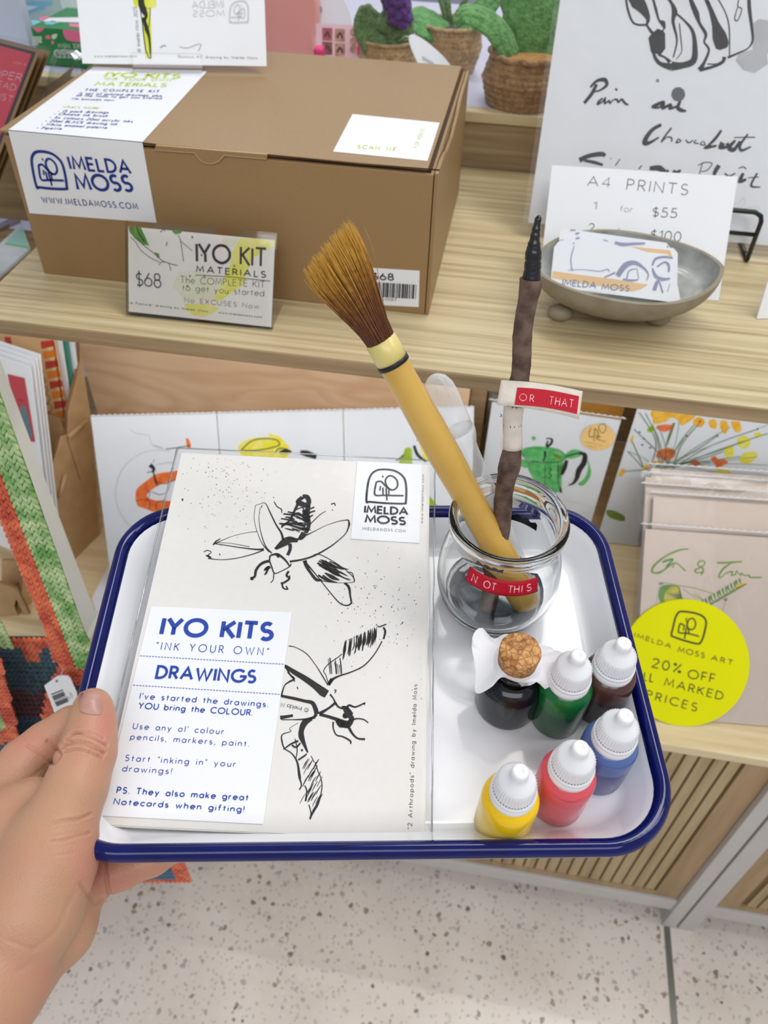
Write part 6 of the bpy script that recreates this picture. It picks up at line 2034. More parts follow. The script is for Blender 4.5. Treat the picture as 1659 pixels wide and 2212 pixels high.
def art5(c):
    b_1 = lambda pts, mi: blob(c, S5, kf2(*pts), MI_[mi])
    s1 = lambda pts, w_, mi='sage': c.stroke(S5, [kf2(p[:2])[0] + tuple(x / 4.377 for x in p[2:]) for p in pts], w_ / 4.377, MI_[mi], .0003)
    rs = random.Random(2)
    hub = (700, 720)
    for x, y in ((440, 220), (500, 230), (560, 330), (620, 340), (760, 320), (820, 300), (960, 340), (1010, 320), (1180, 440), (1300, 360), (1430, 500), (1240, 590), (1400, 640), (1560, 640), (930, 690), (1120, 690), (390, 380), (340, 590), (280, 780), (1560, 380), (1659, 340), (1500, 880), (1659, 720), (880, 440), (1330, 540), (1659, 420)):
        m_x, m_y = (x + hub[0]) / 2 + rs.uniform(-30, 30), (y + hub[1]) / 2 + rs.uniform(-20, 20)
        s1([(hub[0] + rs.uniform(-160, 120), hub[1] + rs.uniform(-10, 40)), (m_x, m_y), (x, y)], rs.uniform(5, 12))
    s1([(700, 530), (740, 420), (775, 320)], 14, 'olive'); s1([(370, 490), (430, 620), (480, 740)], 9, 'olive'); s1([(330, 590), (400, 660), (470, 740)], 8, 'olive')
    for pts, mi in ([[(550, 225), (640, 150), (800, 170), (960, 200), (970, 260), (880, 330), (830, 340), (800, 290), (740, 270), (690, 310), (580, 330), (570, 280)], 'amber'], [[(600, 360), (680, 335), (765, 345), (750, 380), (680, 405), (630, 390)], 'coral'], [[(960, 290), (1010, 265), (1060, 300), (1040, 350), (990, 360), (950, 325)], 'amber'],
                    [[(1100, 300), (1150, 285), (1180, 330), (1160, 375), (1110, 360)], 'amber'], [[(1205, 310), (1260, 300), (1285, 370), (1250, 425), (1215, 390)], 'amber'], [[(1310, 310), (1390, 310), (1405, 395), (1350, 405)], 'amber'], [[(515, 380), (560, 350), (590, 380), (540, 410)], 'lime'],
                    [[(600, 640), (620, 590), (700, 555), (780, 580), (775, 640), (700, 675), (640, 660)], 'coral'], [[(690, 570), (770, 580), (775, 620), (720, 610)], 'amber'], [[(560, 690), (640, 680), (680, 715), (600, 710)], 'amber'], [[(925, 680), (970, 665), (1025, 710), (970, 735), (930, 715)], 'coral'],
                    [[(1115, 660), (1160, 635), (1190, 665), (1250, 665), (1280, 695), (1220, 730), (1180, 760), (1160, 715)], 'coral'], [[(1110, 820), (1180, 760), (1240, 740), (1300, 780), (1340, 860), (1260, 870), (1180, 850)], 'yellow'], [[(1240, 560), (1300, 540), (1335, 560), (1320, 650), (1270, 655)], 'yellow'],
                    [[(1365, 480), (1430, 440), (1490, 480), (1470, 550), (1400, 560)], 'yellow'], [[(1385, 670), (1440, 600), (1540, 595), (1550, 640), (1490, 700), (1420, 700)], 'yellow'], [[(1530, 420), (1580, 410), (1600, 440), (1550, 465)], 'yellow'], [[(1490, 900), (1560, 890), (1600, 860), (1640, 930), (1560, 945)], 'amber'],
                    [[(245, 815), (270, 760), (305, 755), (300, 800), (260, 830)], 'amber'], [[(480, 740), (520, 715), (540, 750), (500, 765)], 'amber'], [[(355, 480), (380, 430), (390, 470), (365, 500)], 'amber']):
        b_1(pts, mi)
    for x, y in ((445, 405), (485, 468), (470, 525), (545, 552), (890, 440), (1180, 440), (1560, 375), (1230, 830), (1015, 305)):
        s1([(x - 8, y), (x + 8, y + 6)], 16, 'black')
    b_1([(130, 1150), (200, 1150), (300, 1200), (290, 1250), (160, 1215)], 'olive')


sleeved('art_print', 'sleeved print of orange and yellow flowers under the shelf at right', S5, 0, .235, .03, art=art5)

# ---- stack of card packs with the drink card in front
yb = at_z(1472, 1569, ZC)
exs = Vector((1, .087, 0)).normalized()
bk = Vector((-exs.y, exs.x, 0))
tl_ = math.radians(47)
YSn = Sheet(Vector((yb.x, yb.y, ZC + .0006)), exs, bk * math.sin(tl_) + Vector((0, 0, math.cos(tl_))))
RY = .0630
gin = YSn.moved(-.0045)
kg = Crop(1340, 960, 4.423)


def art6(c):
    b_1 = lambda pts, mi: blob(c, gin, kg(*pts), MI_[mi])
    s1 = lambda pts, w_, mi='olive': c.stroke(gin, [kg(p[:2])[0] + tuple(x / 4.423 for x in p[2:]) for p in pts], w_ / 4.423, MI_[mi], .0003)
    pale_y = lambda pts: blob(c, gin, kg(*pts), MI_['sage'])
    s1([(650, 1000, 14), (560, 1010, 20), (430, 1070, 22), (330, 1150, 22), (300, 1210, 24), (350, 1230, 22), (430, 1190, 20), (470, 1140, 18)], 20)
    s1([(400, 1130, 14), (440, 1110, 24), (500, 1100, 20), (440, 1170, 16), (520, 1130, 14)], 16, 'leaf'); s1([(500, 1180), (520, 1130), (560, 1150), (590, 1180), (625, 1210)], 14)
    s1([(770, 1250, 12), (790, 1190, 16), (740, 1150, 14), (760, 1115, 16), (805, 1120, 14), (790, 1160, 14), (715, 1200, 16), (730, 1225, 14), (800, 1220, 10)], 14)
    s1([(920, 1130, 16), (1010, 1130, 20), (1160, 1120, 16)], 18); s1([(1060, 1130, 14), (980, 1190, 20), (940, 1260, 18), (960, 1270, 12), (1010, 1230, 12), (1070, 1215, 12), (1060, 1250, 12), (1100, 1240, 10), (1110, 1210, 10), (1150, 1250, 10), (1160, 1225, 8), (1180, 1250, 10), (1230, 1250, 12), (1240, 1270, 14), (1350, 1270, 12)], 14)
    b_1([(370, 1400), (400, 1350), (480, 1340), (560, 1360), (575, 1430), (600, 1520), (520, 1560), (420, 1540), (370, 1480)], 'leaf'); b_1([(420, 1440), (470, 1360), (550, 1365), (570, 1440), (575, 1500), (440, 1520)], 'yellow')
    s1([(360, 1320), (450, 1325), (560, 1350), (700, 1370), (900, 1430)], 6, 'olive'); s1([(560, 1370), (580, 1450), (600, 1520)], 10, 'black'); s1([(380, 1330), (340, 1530)], 3, 'grey'); s1([(1010, 1490), (960, 1620)], 3, 'grey')
    s1([(600, 1380), (700, 1450), (820, 1490)], 5); s1([(700, 1420), (790, 1480)], 5); s1([(420, 1370), (560, 1470)], 5)
    for t in range(14):
        x, y = 800 + t * 27, 1545 - t * 16
        s1([(x, y, 6), (x - 18 + 6 * (t % 3), y - 40, 20), (x - 14, y - 62, 6)], 14, 'leaf'); s1([(x, y, 6), (x + 32, y + 2, 18), (x + 58, y - 6, 5)], 12, 'leaf' if t % 2 else 'olive')
    s1([(1100, 1360), (1150, 1340), (1200, 1325)], 18, 'amber')
    s1([(370, 1330, 20), (410, 1330, 16)], 14, 'grey'); s1([(1000, 1470, 30), (1010, 1495, 30)], 26, 'grey')


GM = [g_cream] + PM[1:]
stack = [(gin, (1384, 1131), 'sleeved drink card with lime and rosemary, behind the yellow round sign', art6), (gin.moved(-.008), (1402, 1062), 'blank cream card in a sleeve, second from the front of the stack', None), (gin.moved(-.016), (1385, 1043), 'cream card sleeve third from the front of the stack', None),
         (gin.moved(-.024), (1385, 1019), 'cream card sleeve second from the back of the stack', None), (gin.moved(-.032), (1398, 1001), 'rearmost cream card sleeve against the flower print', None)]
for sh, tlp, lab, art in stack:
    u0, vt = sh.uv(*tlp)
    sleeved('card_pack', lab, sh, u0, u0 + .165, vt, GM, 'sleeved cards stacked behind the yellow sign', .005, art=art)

# ---- yellow round sign
sg = thing('round_sign', 'bright yellow round discount sign leaning on the drink card', 'sign', YSn.P(0, 0))
ky2 = Crop(1300, 1280, 4.621)
ym = MB()
ym.slab(YSn, [(RY * math.cos(i * 2 * math.pi / 96), RY + RY * math.sin(i * 2 * math.pi / 96)) for i in range(96)], .003, 0)
dark_o = 1
def ysx(pts, w_): ym.stroke(YSn, ky2(*pts), w_, 1, closed=False)
for pts in ([(690, 430), (712, 340), (735, 250), (770, 195), (820, 190), (930, 205), (1010, 240), (1040, 290), (1030, 370), (1005, 460), (970, 510), (900, 500), (780, 465), (690, 432)],):
    ysx(pts, 4)
ysx([(850, 320), (870, 270), (910, 260), (935, 300), (925, 350), (890, 370), (858, 350), (850, 315)], 3); ysx([(845, 340), (850, 300), (840, 265), (855, 260)], 2.2); ysx([(830, 335), (785, 310), (770, 350), (770, 400), (860, 408), (970, 438)], 3.2)
ysx([(820, 340), (815, 380)], 2.6); ysx([(845, 345), (835, 400), (825, 460)], 3); ysx([(860, 345), (870, 410)], 3)
TY = lambda s_, a, b_, h, w_, tr: text(ym, YSn, s_, ky2(a)[0], ky2(b_)[0], ky2(h)[0], w_, 1, tr)
TY('IMELDA', (322, 440), (685, 556), (330, 400), .17, .34); TY('MOSS', (758, 590), (1020, 652), (768, 543), .17, .34); TY('ART', (1090, 670), (1300, 722), (1102, 625), .17, .4)
TY('20%', (498, 742), (785, 806), (515, 655), .14, .36); TY('OFF', (856, 850), (1120, 900), (866, 768), .14, .34)
TY('ALL', (330, 862), (508, 892), (338, 780), .14, .4); TY('MARKED', (622, 925), (1200, 1072), (636, 850), .14, .36); TY('PRICES', (440, 1050), (940, 1185), (455, 975), .14, .42)
ym.build('sign_disc', [mat('fluoro_yellow', c8(222, 222, 0), .6, (30, .02, None), spec=.15), mat('dark_olive_ink', c8(52, 54, 20), .6)], sg)

# ---- loose things at the right-hand edge and on the counter
c1 = Sheet(at_z(1634, 690, ZS) + Vector((0, 0, .0006)), (1, .25, 0), (-.25 * math.sin(.35), math.sin(.35), math.cos(.35)))
o = MB().slab(c1, [(0, 0), (.09, 0), (.09, .05), (.006, .05)], .0012, 0).build('shelf_card', paper)
tag(o, 'white card standing at the right end of the shelf in view', 'card')
c2 = Sheet(at_z(1650, 1412, ZC) + Vector((0, 0, .0006)), (.8, .6, 0), (-.6 * .5, .8 * .5, .75))
o = MB().slab(c2, [(0, 0), (.08, 0), (.08, .05), (-.006, .028)], .002, 0, 1).build('counter_card', [paper, mat('dark_card_edge', c8(90, 90, 100), .6)])
tag(o, 'white card at the right edge of the counter beside the yellow sign', 'card')
pw = Sheet((0, 0, ZC + .0004), (1, 0, 0), (0, 1, 0))
o = MB().slab(pw, [pw.uv(*p) for p in ((212, 1345), (330, 1385), (330, 1250), (238, 1216), (199, 1290))], .0003, 0).build('paper_sheet', mat('counter_paper', c8(226, 230, 242), .6))
tag(o, 'white paper lying flat on the counter left of the tray', 'paper')
# white crocheted thing and tin behind the upright panel
wt = thing('white_cup', 'small off-white cup half hidden behind the coffee pot print', 'cup', (.036, .80, ZC))
MB().lathe([(.0005, 0), (.022, 0), (.026, .05), (.029, .14), (.0275, .14), (.024, .05), (.0005, .006)], 32, 0, wt.matrix_basis).build('cup_body', mat('off_white_glaze', c8(206, 200, 192), .5), wt)
ob_ = at_z(1185, 866, .70)
o = MB().box2((.05, .75, ZC), (.16, .80, .705)).build('amber_box', mat('amber_card', c8(206, 150, 66), .6))
tag(o, 'amber cardboard box standing behind the coffee pot print', 'box')
# ================================================================== PLANTS AND GOODS ON THE WINDOW LEDGE
def yarn(name, c1, c2, sc=420, bump=.9):
    m_ = bpy.data.materials.new(name)
    m_.use_nodes = True
    nt = m_.node_tree
    b_ = nt.nodes['Principled BSDF']
    tc = nd(nt, 'ShaderNodeTexCoord')
    n1 = nd(nt, 'ShaderNodeTexNoise', i_Scale=float(sc) * .5, i_Detail=5.0); nt.links.new(tc.outputs['Object'], n1.inputs['Vector'])
    r = ramp(nt, [(.36, c1), (.64, c2)]); nt.links.new(n1.outputs['Fac'], r.inputs[0]); nt.links.new(r.outputs[0], b_.inputs['Base Color'])
    v = nd(nt, 'ShaderNodeTexVoronoi', i_Scale=float(sc)); nt.links.new(tc.outputs['Object'], v.inputs['Vector'])
    bp = nd(nt, 'ShaderNodeBump', i_Strength=bump, i_Distance=.0015); bp.invert = True
    nt.links.new(v.outputs['Distance'], bp.inputs['Height']); nt.links.new(bp.outputs[0], b_.inputs['Normal'])
    b_.inputs['Roughness'].default_value = .9
    b_.inputs['Sheen Weight'].default_value = .3
    return m_


jute = yarn('jute_yarn', c8(196, 166, 124), c8(168, 136, 96), 260)
jute_d = yarn('brown_jute_yarn', c8(172, 136, 96), c8(142, 108, 72), 260)
soil_y = yarn('dark_soil_yarn', c8(72, 62, 60), c8(50, 42, 42), 320)
ochre_y = yarn('ochre_yarn', c8(208, 148, 62), c8(184, 122, 40), 320)
leaf_y = yarn('green_yarn', c8(118, 170, 102), c8(84, 138, 74), 300)
leaf_y2 = yarn('olive_yarn', c8(122, 152, 100), c8(92, 122, 76), 300)
leaf_y3 = yarn('bright_green_yarn', c8(116, 172, 106), c8(88, 148, 84), 300)
purple_y = yarn('purple_yarn', c8(104, 66, 136), c8(76, 44, 108), 320)


def crochet_pot(base, r0, r1, r2, h, m_, soil, name_parent, rows_n=9, ruffle=False):
    """round crocheted basket: each course is a ring of stitches"""
    M = Matrix.Translation(base)
    st = MB()
    nst = 40
    prof = []
    for i in range(rows_n * 4 + 1):
        t = i / (rows_n * 4)
        r = r0 + (r1 - r0) * min(1, t / .5) if t < .5 else r1 + (r2 - r1) * ((t - .5) / .5)
        prof.append((r * (1 + .03 * abs(math.sin(t * rows_n * math.pi))), h * t))
    st.lathe(prof, nst * 3, 0, M, lambda i, j, a, z: 1 + .022 * math.cos(a * nst + (i // 4) * math.pi))
    st.lathe([(.0005, .0005), (r0, .0005)], nst * 3, 0, M)
    o = st.build('pot', m_, name_parent)
    s2 = MB()
    s2.lathe([(r2 * .99, h * .93), (r2 * .8, h * .955), (r2 * .4, h * .98), (.0004, h * .99)], 60, 0, M)
    s2.build('soil', soil, name_parent)
    rim_ = MB()
    pts = []
    for i in range(96):
        a = 2 * math.pi * i / 96
        k = (.045 * math.sin(a * 11) + .02 * math.sin(a * 23)) if ruffle else .004 * math.sin(a * 40)
        pts.append(M @ Vector((r2 * (1.05 + k) * math.cos(a), r2 * (1.05 + k) * math.sin(a), h * (1.0 if not ruffle else .97) + (r2 * .035 * math.sin(a * 11 + 1) if ruffle else 0))))
    rim_.tube(pts, r2 * (.075 if ruffle else .07), 8, closed=True)
    rim_.build('pot_rim', m_, name_parent)


def leaf(spine, width, nrm, name, m_, parent, rib=True, fold=.25):
    """crocheted leaf along a spine of photo points (px, py, y); width as a fraction list in metres"""
    sp = [at_y(*p) for p in spine]
    q, ws = spline([tuple(p) for p in sp], width, 6)
    mb = MB()
    rows = []
    n = len(q)
    for i in range(n):
        t = (Vector(q[min(i + 1, n - 1)]) - Vector(q[max(i - 1, 0)])).normalized()
        s_ = t.cross(Vector(nrm)).normalized()
        up = s_.cross(t)
        row = []
        for j in range(17):
            u = -1 + j / 8
            row.append(Vector(q[i]) + s_ * u * ws[i] * (1 + .03 * math.sin(i * 1.9)) - up * (abs(u) ** 1.5) * ws[i] * fold + up * .0012 * abs(math.sin(u * 6.3)) )
        rows.append(row)
    mb.grid(rows, 0, True)
    return mb.build(name, m_, parent, solid=.004)


def pot_scale(px, py, z, rpx):
    P = at_z(px, py, z)
    return P, rpx * (P - EYE).dot(AF) / F_PX


# right: tall leaves in a brown pot with ochre filling
P3, r3 = pot_scale(1124, 222, ZL, 84)
t3 = thing('crochet_plant', 'crocheted broad-leaved plant in brown pot with ochre soil and frilled rim', 'plant', P3)
crochet_pot(P3, r3 * .86, r3 * 1.02, r3 * .84, .050, jute_d, ochre_y, t3, 9, True)
y3 = P3.y
leaf([(1130, 128, y3), (1140, 70, y3), (1150, 0, y3 + .004), (1156, -80, y3 + .008), (1160, -170, y3 + .012)], [.014, .024, .032, .034, .010], (0, -1, .35), 'leaf', leaf_y, t3, fold=.35)
leaf([(1108, 125, y3 - .012), (1085, 75, y3 - .016), (1050, 40, y3 - .02), (1005, 28, y3 - .024), (985, 52, y3 - .026)], [.010, .014, .014, .011, .003], (0, -.55, .85), 'leaf', leaf_y, t3, fold=.3)
leaf([(1165, 125, y3 + .005), (1195, 70, y3 + .01), (1240, 20, y3 + .02), (1290, -10, y3 + .03)], [.012, .018, .016, .004], (0, -.6, .8), 'leaf', leaf_y, t3, fold=.3)
# middle: flat leaves and stems
P2, r2_ = pot_scale(970, 150, ZL, 64)
t2 = thing('crochet_plant', 'crocheted plant with flat pale leaves in beige pot, between the other two', 'plant', P2)
crochet_pot(P2, r2_ * .8, r2_ * 1.0, r2_ * .92, .048, jute, soil_y, t2, 8)
y2 = P2.y
leaf([(968, 62, y2 - .01), (940, 56, y2 - .014), (905, 42, y2 - .018), (878, 36, y2 - .02)], [.006, .020, .020, .004], (0, -.5, .85), 'leaf', leaf_y3, t2, fold=.15)
leaf([(982, 60, y2 - .006), (1010, 42, y2 - .01), (1045, 15, y2 - .014), (1085, -15, y2 - .016)], [.006, .018, .020, .006], (0, -.5, .85), 'leaf', leaf_y3, t2, fold=.15)
for pts in ([(970, 62, y2), (958, 20, y2), (942, -40, y2)], [(972, 62, y2), (968, 10, y2), (964, -50, y2)], [(975, 62, y2), (1000, 10, y2), (1025, -40, y2)]):
    MB().tube([at_y(*p) for p in pts], .0034, 10).build('stem', leaf_y2, t2)
# left: lavender
P1, r1_ = pot_scale(836, 188, ZL, 60)
t1_ = thing('crochet_plant', 'crocheted lavender with purple flower in small beige pot behind the box', 'plant', P1)
crochet_pot(P1, r1_ * .8, r1_ * 1.0, r1_ * .9, .048, jute, soil_y, t1_, 8)
y1 = P1.y
leaf([(842, 98, y1 - .01), (815, 78, y1 - .014), (795, 48, y1 - .018), (788, 12, y1 - .02)], [.010, .020, .016, .003], (.3, -.8, .5), 'leaf', leaf_y2, t1_, fold=.3)
leaf([(848, 100, y1 - .012), (852, 72, y1 - .016), (846, 44, y1 - .018), (838, 20, y1 - .018)], [.010, .020, .018, .004], (0, -.9, .4), 'leaf', leaf_y2, t1_, fold=.35)
MB().tube([at_y(850, 100, y1), at_y(838, 40, y1), at_y(828, -40, y1)], .0045, 10).build('stem', leaf_y2, t1_)
fl_ = MB()
rp = random.Random(8)
for i in range(46):
    t = i / 45
    c = at_y(848 + 20 * t, -40 + 88 * t, y1 - .022)
    a = i * 2.4
    o_ = Vector((math.cos(a) * .012, math.sin(a) * .007 - .004, rp.uniform(-.003, .003))) * (1 - .35 * t)
    fl_.blobs(c + o_, Vector((.006, 0, 0)), Vector((0, .005, .002)), Vector((0, 0, .0055)), 8, 6)
tag(fl_.build('flower', purple_y, t1_), 'purple crocheted lavender flower')
# swing tag on the lavender
kt_ = Crop(600, 0, 2.552)
tgS = Sheet(at_y(*kt_((830, 350))[0], y1 - .05), (1, 0, 0), (0, .5, .85))
tg = thing('swing_tag', 'white oval price tag hanging on the crocheted lavender', 'tag', tgS.O)
tm_ = MB()
tm_.slab(tgS, spline([tgS.uv(*p) for p in kt_((722, 210), (745, 190), (800, 215), (870, 270), (930, 330), (960, 385), (900, 400), (800, 380), (745, 290))], [0] * 9, 5, True)[0][::-1], .0008, 0)
for i in range(9):
    x = 800 + i * 7
    tm_.stroke(tgS, kt_((x, 310 + i * 4.0), (x + 1, 332 + i * 4.0)), 1.2, 1, smooth=False)
tm_.build('tag_card', [paper, grey_ink], tg)
tagstr = MB().tube([tgS.P(*tgS.uv(*kt_((735, 205))[0]), .0005), at_y(*kt_((700, 200))[0], y1 - .03), at_y(*kt_((660, 235))[0], y1 - .02)], .0005, 6).build('string', paper, tg)

# pink arched board, oval tag card and pink photo card
PY = YL + .11
pkS = Sheet(at_y(620, 115, PY), (1, 0, 0), (0, .1, 1))
base_v = v_at_z(pkS, ZL + .0005)
q = [pkS.uv(*p) for p in ((682, 112), (678, 80), (684, 55), (686, 20), (680, -15), (660, -50), (620, -80), (560, -90), (500, -80), (470, -30), (470, 60))]
outl2, _w = spline(q, [0] * len(q), 5)
outl2 = [(q[-1][0], base_v)] + [p for p in outl2[::-1]] + [(q[0][0] - .004, base_v)]
o = MB().slab(pkS, outl2[::-1], .016, 0).build('pink_board', mat('pink_lacquer', c8(226, 158, 148), .35, (20, .03, None), coat=.2), None, bevel=.003)
tag(o, 'salmon pink wavy-edged board standing behind the cardboard box', 'board')
PY2 = YL + .13
for nme, pts, mt, lab, cat in (('oval_card', ((670, -30), (700, -25), (735, -8), (755, 25), (758, 60), (745, 85), (670, 85)), paper, 'white round-cornered label card right of the pink board', 'card'),):
    s_ = Sheet(at_y(700, 60, PY2), (1, 0, 0), (0, .1, 1))
    vb = v_at_z(s_, ZL + .0005)
    qq, _w = spline([s_.uv(*p) for p in pts], [0] * len(pts), 5)
    qq = qq + [(qq[-1][0], vb), (s_.uv(750, 85)[0], vb)]
    mbx = MB(); mbx.slab(s_, ([(s_.uv(670, 85)[0], vb)] + spline([s_.uv(*p) for p in pts[:-1]], [0] * 6, 5)[0] + [(s_.uv(745, 85)[0], vb)])[::-1], .001, 0)
    for i in range(8):
        mbx.stroke(s_, [(684 + i * 1.6, 14), (684 + i * 1.6, 28)], .8, 1, smooth=False)
    o = mbx.build(nme, [mt, grey_ink]); tag(o, lab, cat)
kp = Crop(600, 0, 2.552)
PY3 = YL + .07
p3s = Sheet(at_y(740, 110, PY3), (1, .12, 0), (0, .25, 1))
vb = v_at_z(p3s, ZL + .0005)
u0, u1 = p3s.uv(*kp((212, 300))[0])[0], p3s.uv(*kp((505, 310))[0])[0]
vt = p3s.uv(*kp((350, 135))[0])[1]
pm3 = MB()
pm3.slab(p3s, [(u0, vb), (u1, vb), (u1, vt), (u0, vt)], .0012, 0)
for x, y, mi in ((245, 155, 1), (315, 160, 2), (245, 232, 3), (315, 240, 2)):
    a, b_ = p3s.uv(*kp((x, y + 68))[0]), p3s.uv(*kp((x + 56, y))[0])
    pm3.poly(p3s, [a, (b_[0], a[1]), b_, (a[0], b_[1])], mi)
    pm3.stroke(p3s, [p for p in kp((x + 12, y + 50), (x + 28, y + 24), (x + 44, y + 52))], 5, 4)
for y in (178, 228, 272):
    cx_, cy_ = p3s.uv(*kp((418, y))[0]); 
    pm3.poly(p3s, [(cx_ + .0042 * math.cos(i * .5), cy_ + .0042 * math.sin(i * .5)) for i in range(12)], 2)
a, b_ = p3s.uv(*kp((438, 305))[0]), p3s.uv(*kp((460, 160))[0])
pm3.poly(p3s, [a, (b_[0], a[1]), b_, (a[0], b_[1])], 5)
o = pm3.build('photo_card', [mat('pale_pink_card', c8(244, 206, 218), .5), mat('photo_rose', c8(200, 110, 122), .5, (200, .4, None)), mat('photo_skin', c8(214, 164, 146), .5, (200, .4, None)), mat('photo_brown', c8(150, 104, 92), .5, (200, .4, None)), mat('photo_dark', c8(104, 66, 64), .5), mat('hot_pink', c8(232, 70, 130), .5)])
tag(o, 'pink card with four small photos behind the cardboard box', 'card')
o = MB().box2(at_y(681, 118, PY3 - .02) + Vector((0, -.01, -.03)), at_y(701, 100, PY3 - .02) + Vector((0, .006, 0))).build('pink_block', mat('hot_pink', c8(232, 70, 130), .5), None, bevel=.003)
tag(o, 'small hot pink block beside the pink photo card', 'block')

# gift boxes at the upper left
kq = Crop(0, 0, 5.267)
GY = YL + .035
gO = at_y(65, 40, GY)
gs = Sheet(gO, (1, 0, 0), (0, .0, 1))
u0, u1 = gs.uv(*kq((335, 250))[0])[0], gs.uv(178, 60)[0] + .09
vt = gs.uv(*kq((600, 325))[0])[1]
vb = v_at_z(gs, ZL + .0004)
gb = thing('gift_box', 'green gift box with pink shapes and upside-down lettering behind the cards', 'box', gs.P((u0 + u1) / 2, vb))
green_c = mat('green_card', c8(42, 128, 72), .45, (20, .05, None))
pinkc = mat('pink_print', c8(236, 120, 160), .45)
gm = MB()
gm.slab(gs, [(u0, vb), (u1, vb), (u1, vt), (u0, vt)], .09, 0)
gt = Sheet(gs.P(u0, vt), (1, 0, 0), (0, 1, 0))
for pts, mi in (([(368, 295), (505, 290), (480, 350), (430, 365), (385, 330)], 1), ([(730, 320), (930, 330), (950, 470), (800, 465), (735, 420)], 1), ([(520, 410), (560, 400), (575, 440), (530, 440)], 1), ([(590, 400), (650, 385), (640, 430), (600, 445)], 2), ([(585, 465), (615, 470), (610, 500), (590, 500)], 1)):
    q, _w = spline([gs.uv(*p) for p in kq(*pts)], [0] * len(pts), 4, True)
    gm.poly(gs, [(max(u0, min(u1, a)), max(vb, min(vt, b))) for a, b in q], mi, .0003)
for pts, mi in (([(440, 210), (540, 185), (560, 195), (470, 240)], 1), ([(560, 205), (900, 200), (900, 260), (480, 245)], 3), ([(500, 255), (600, 240), (680, 255), (600, 285), (520, 280)], 4), ([(350, 235), (420, 230), (470, 255), (380, 290)], 4), ([(780, 270), (910, 275), (900, 315), (800, 305)], 1)):
    gm.poly(gt, [gt.uv(*p) for p in kq(*pts)][::-1] if False else [gt.uv(*p) for p in kq(*pts)], mi, .0003)
for i in range(18):
    x, y = 380 + (i % 5) * 22, 425 + (i // 5) * 26
    cu_, cv_ = gs.uv(*kq((x, y))[0])
    gm.poly(gs, [(cu_ + .0012 * math.cos(k), cv_ + .0012 * math.sin(k)) for k in (0, 1, 2, 3, 4, 5)], 2, .0003)
text(gm, gs, 'MUDGEE NSW', kq((1080, 505))[0], kq((650, 498))[0], kq((1080, 550))[0], .16, 2, .22)
text(gm, gs, 'CRAFTED', kq((1080, 580))[0], kq((610, 570))[0], kq((1080, 660))[0], .18, 2, .2)
gm.build('box_body', [green_c, pinkc, mat('mint_print', c8(206, 226, 204), .45), mat('white_print', c8(236, 232, 240), .45), mat('teal_print', c8(120, 196, 204), .45)], gb)
tS = Sheet(at_y(60, 40, GY + .10), (1, 0, 0), (0, 0, 1))
u0, u1 = tS.uv(52, 30)[0], tS.uv(137, 30)[0]
vt = tS.uv(90, -60)[1]; vb = v_at_z(tS, ZL + .0004)
tb2 = MB().slab(tS, [(u0, vb), (u1, vb), (u1, vt), (u0, vt)], .06, 0)
tb2.poly(tS, [tS.uv(*p) for p in kq((300, 20), (600, 10), (590, 60), (500, 60), (510, 110), (460, 110), (320, 165), (310, 130), (450, 70), (300, 60))], 1, .0003)
tb2.poly(tS, [tS.uv(*p) for p in kq((300, 62), (450, 72), (320, 130))], 2, .0003)
o = tb2.build('gift_box', [mat('grey_green_card', c8(196, 214, 206), .45), mat('turquoise_print', c8(132, 208, 228), .45), paper])
tag(o, 'pale box with turquoise ribbon print behind the green gift box', 'box')
# pale display panel
o = MB().box2((at_y(-60, 60, .98).x - .4, .97, ZL + .0004), (at_y(62, 50, .98).x, .985, 1.5)).build('display_panel', mat('pale_panel', c8(196, 204, 220), .5, (10, .03, None)))
tag(o, 'pale blue-grey panel at the upper left corner behind the cards', 'panel')

# red cards leaning at the left of the box
zb_ = .69
rO = at_y(68, 122, .80)
best = None
for i in range(-60, 61):
    e_ = Vector((math.cos(math.radians(i)), math.sin(math.radians(i)), 0))
    p0_, p1_ = to_px(rO - e_ * .05), to_px(rO)
    s0_ = (p1_[1] - p0_[1]) / (p1_[0] - p0_[0])
    if best is None or abs(s0_ - .27) < best[0]: best = (abs(s0_ - .27), e_, i)
exr = best[1]
rS, rl_ = fit_lean(rO, exr, (12, 268))
print('red', best[2], rl_, rO)
k8 = Crop(0, 0, 5.267)
vb = v_at_z(rS, zb_ + .001)


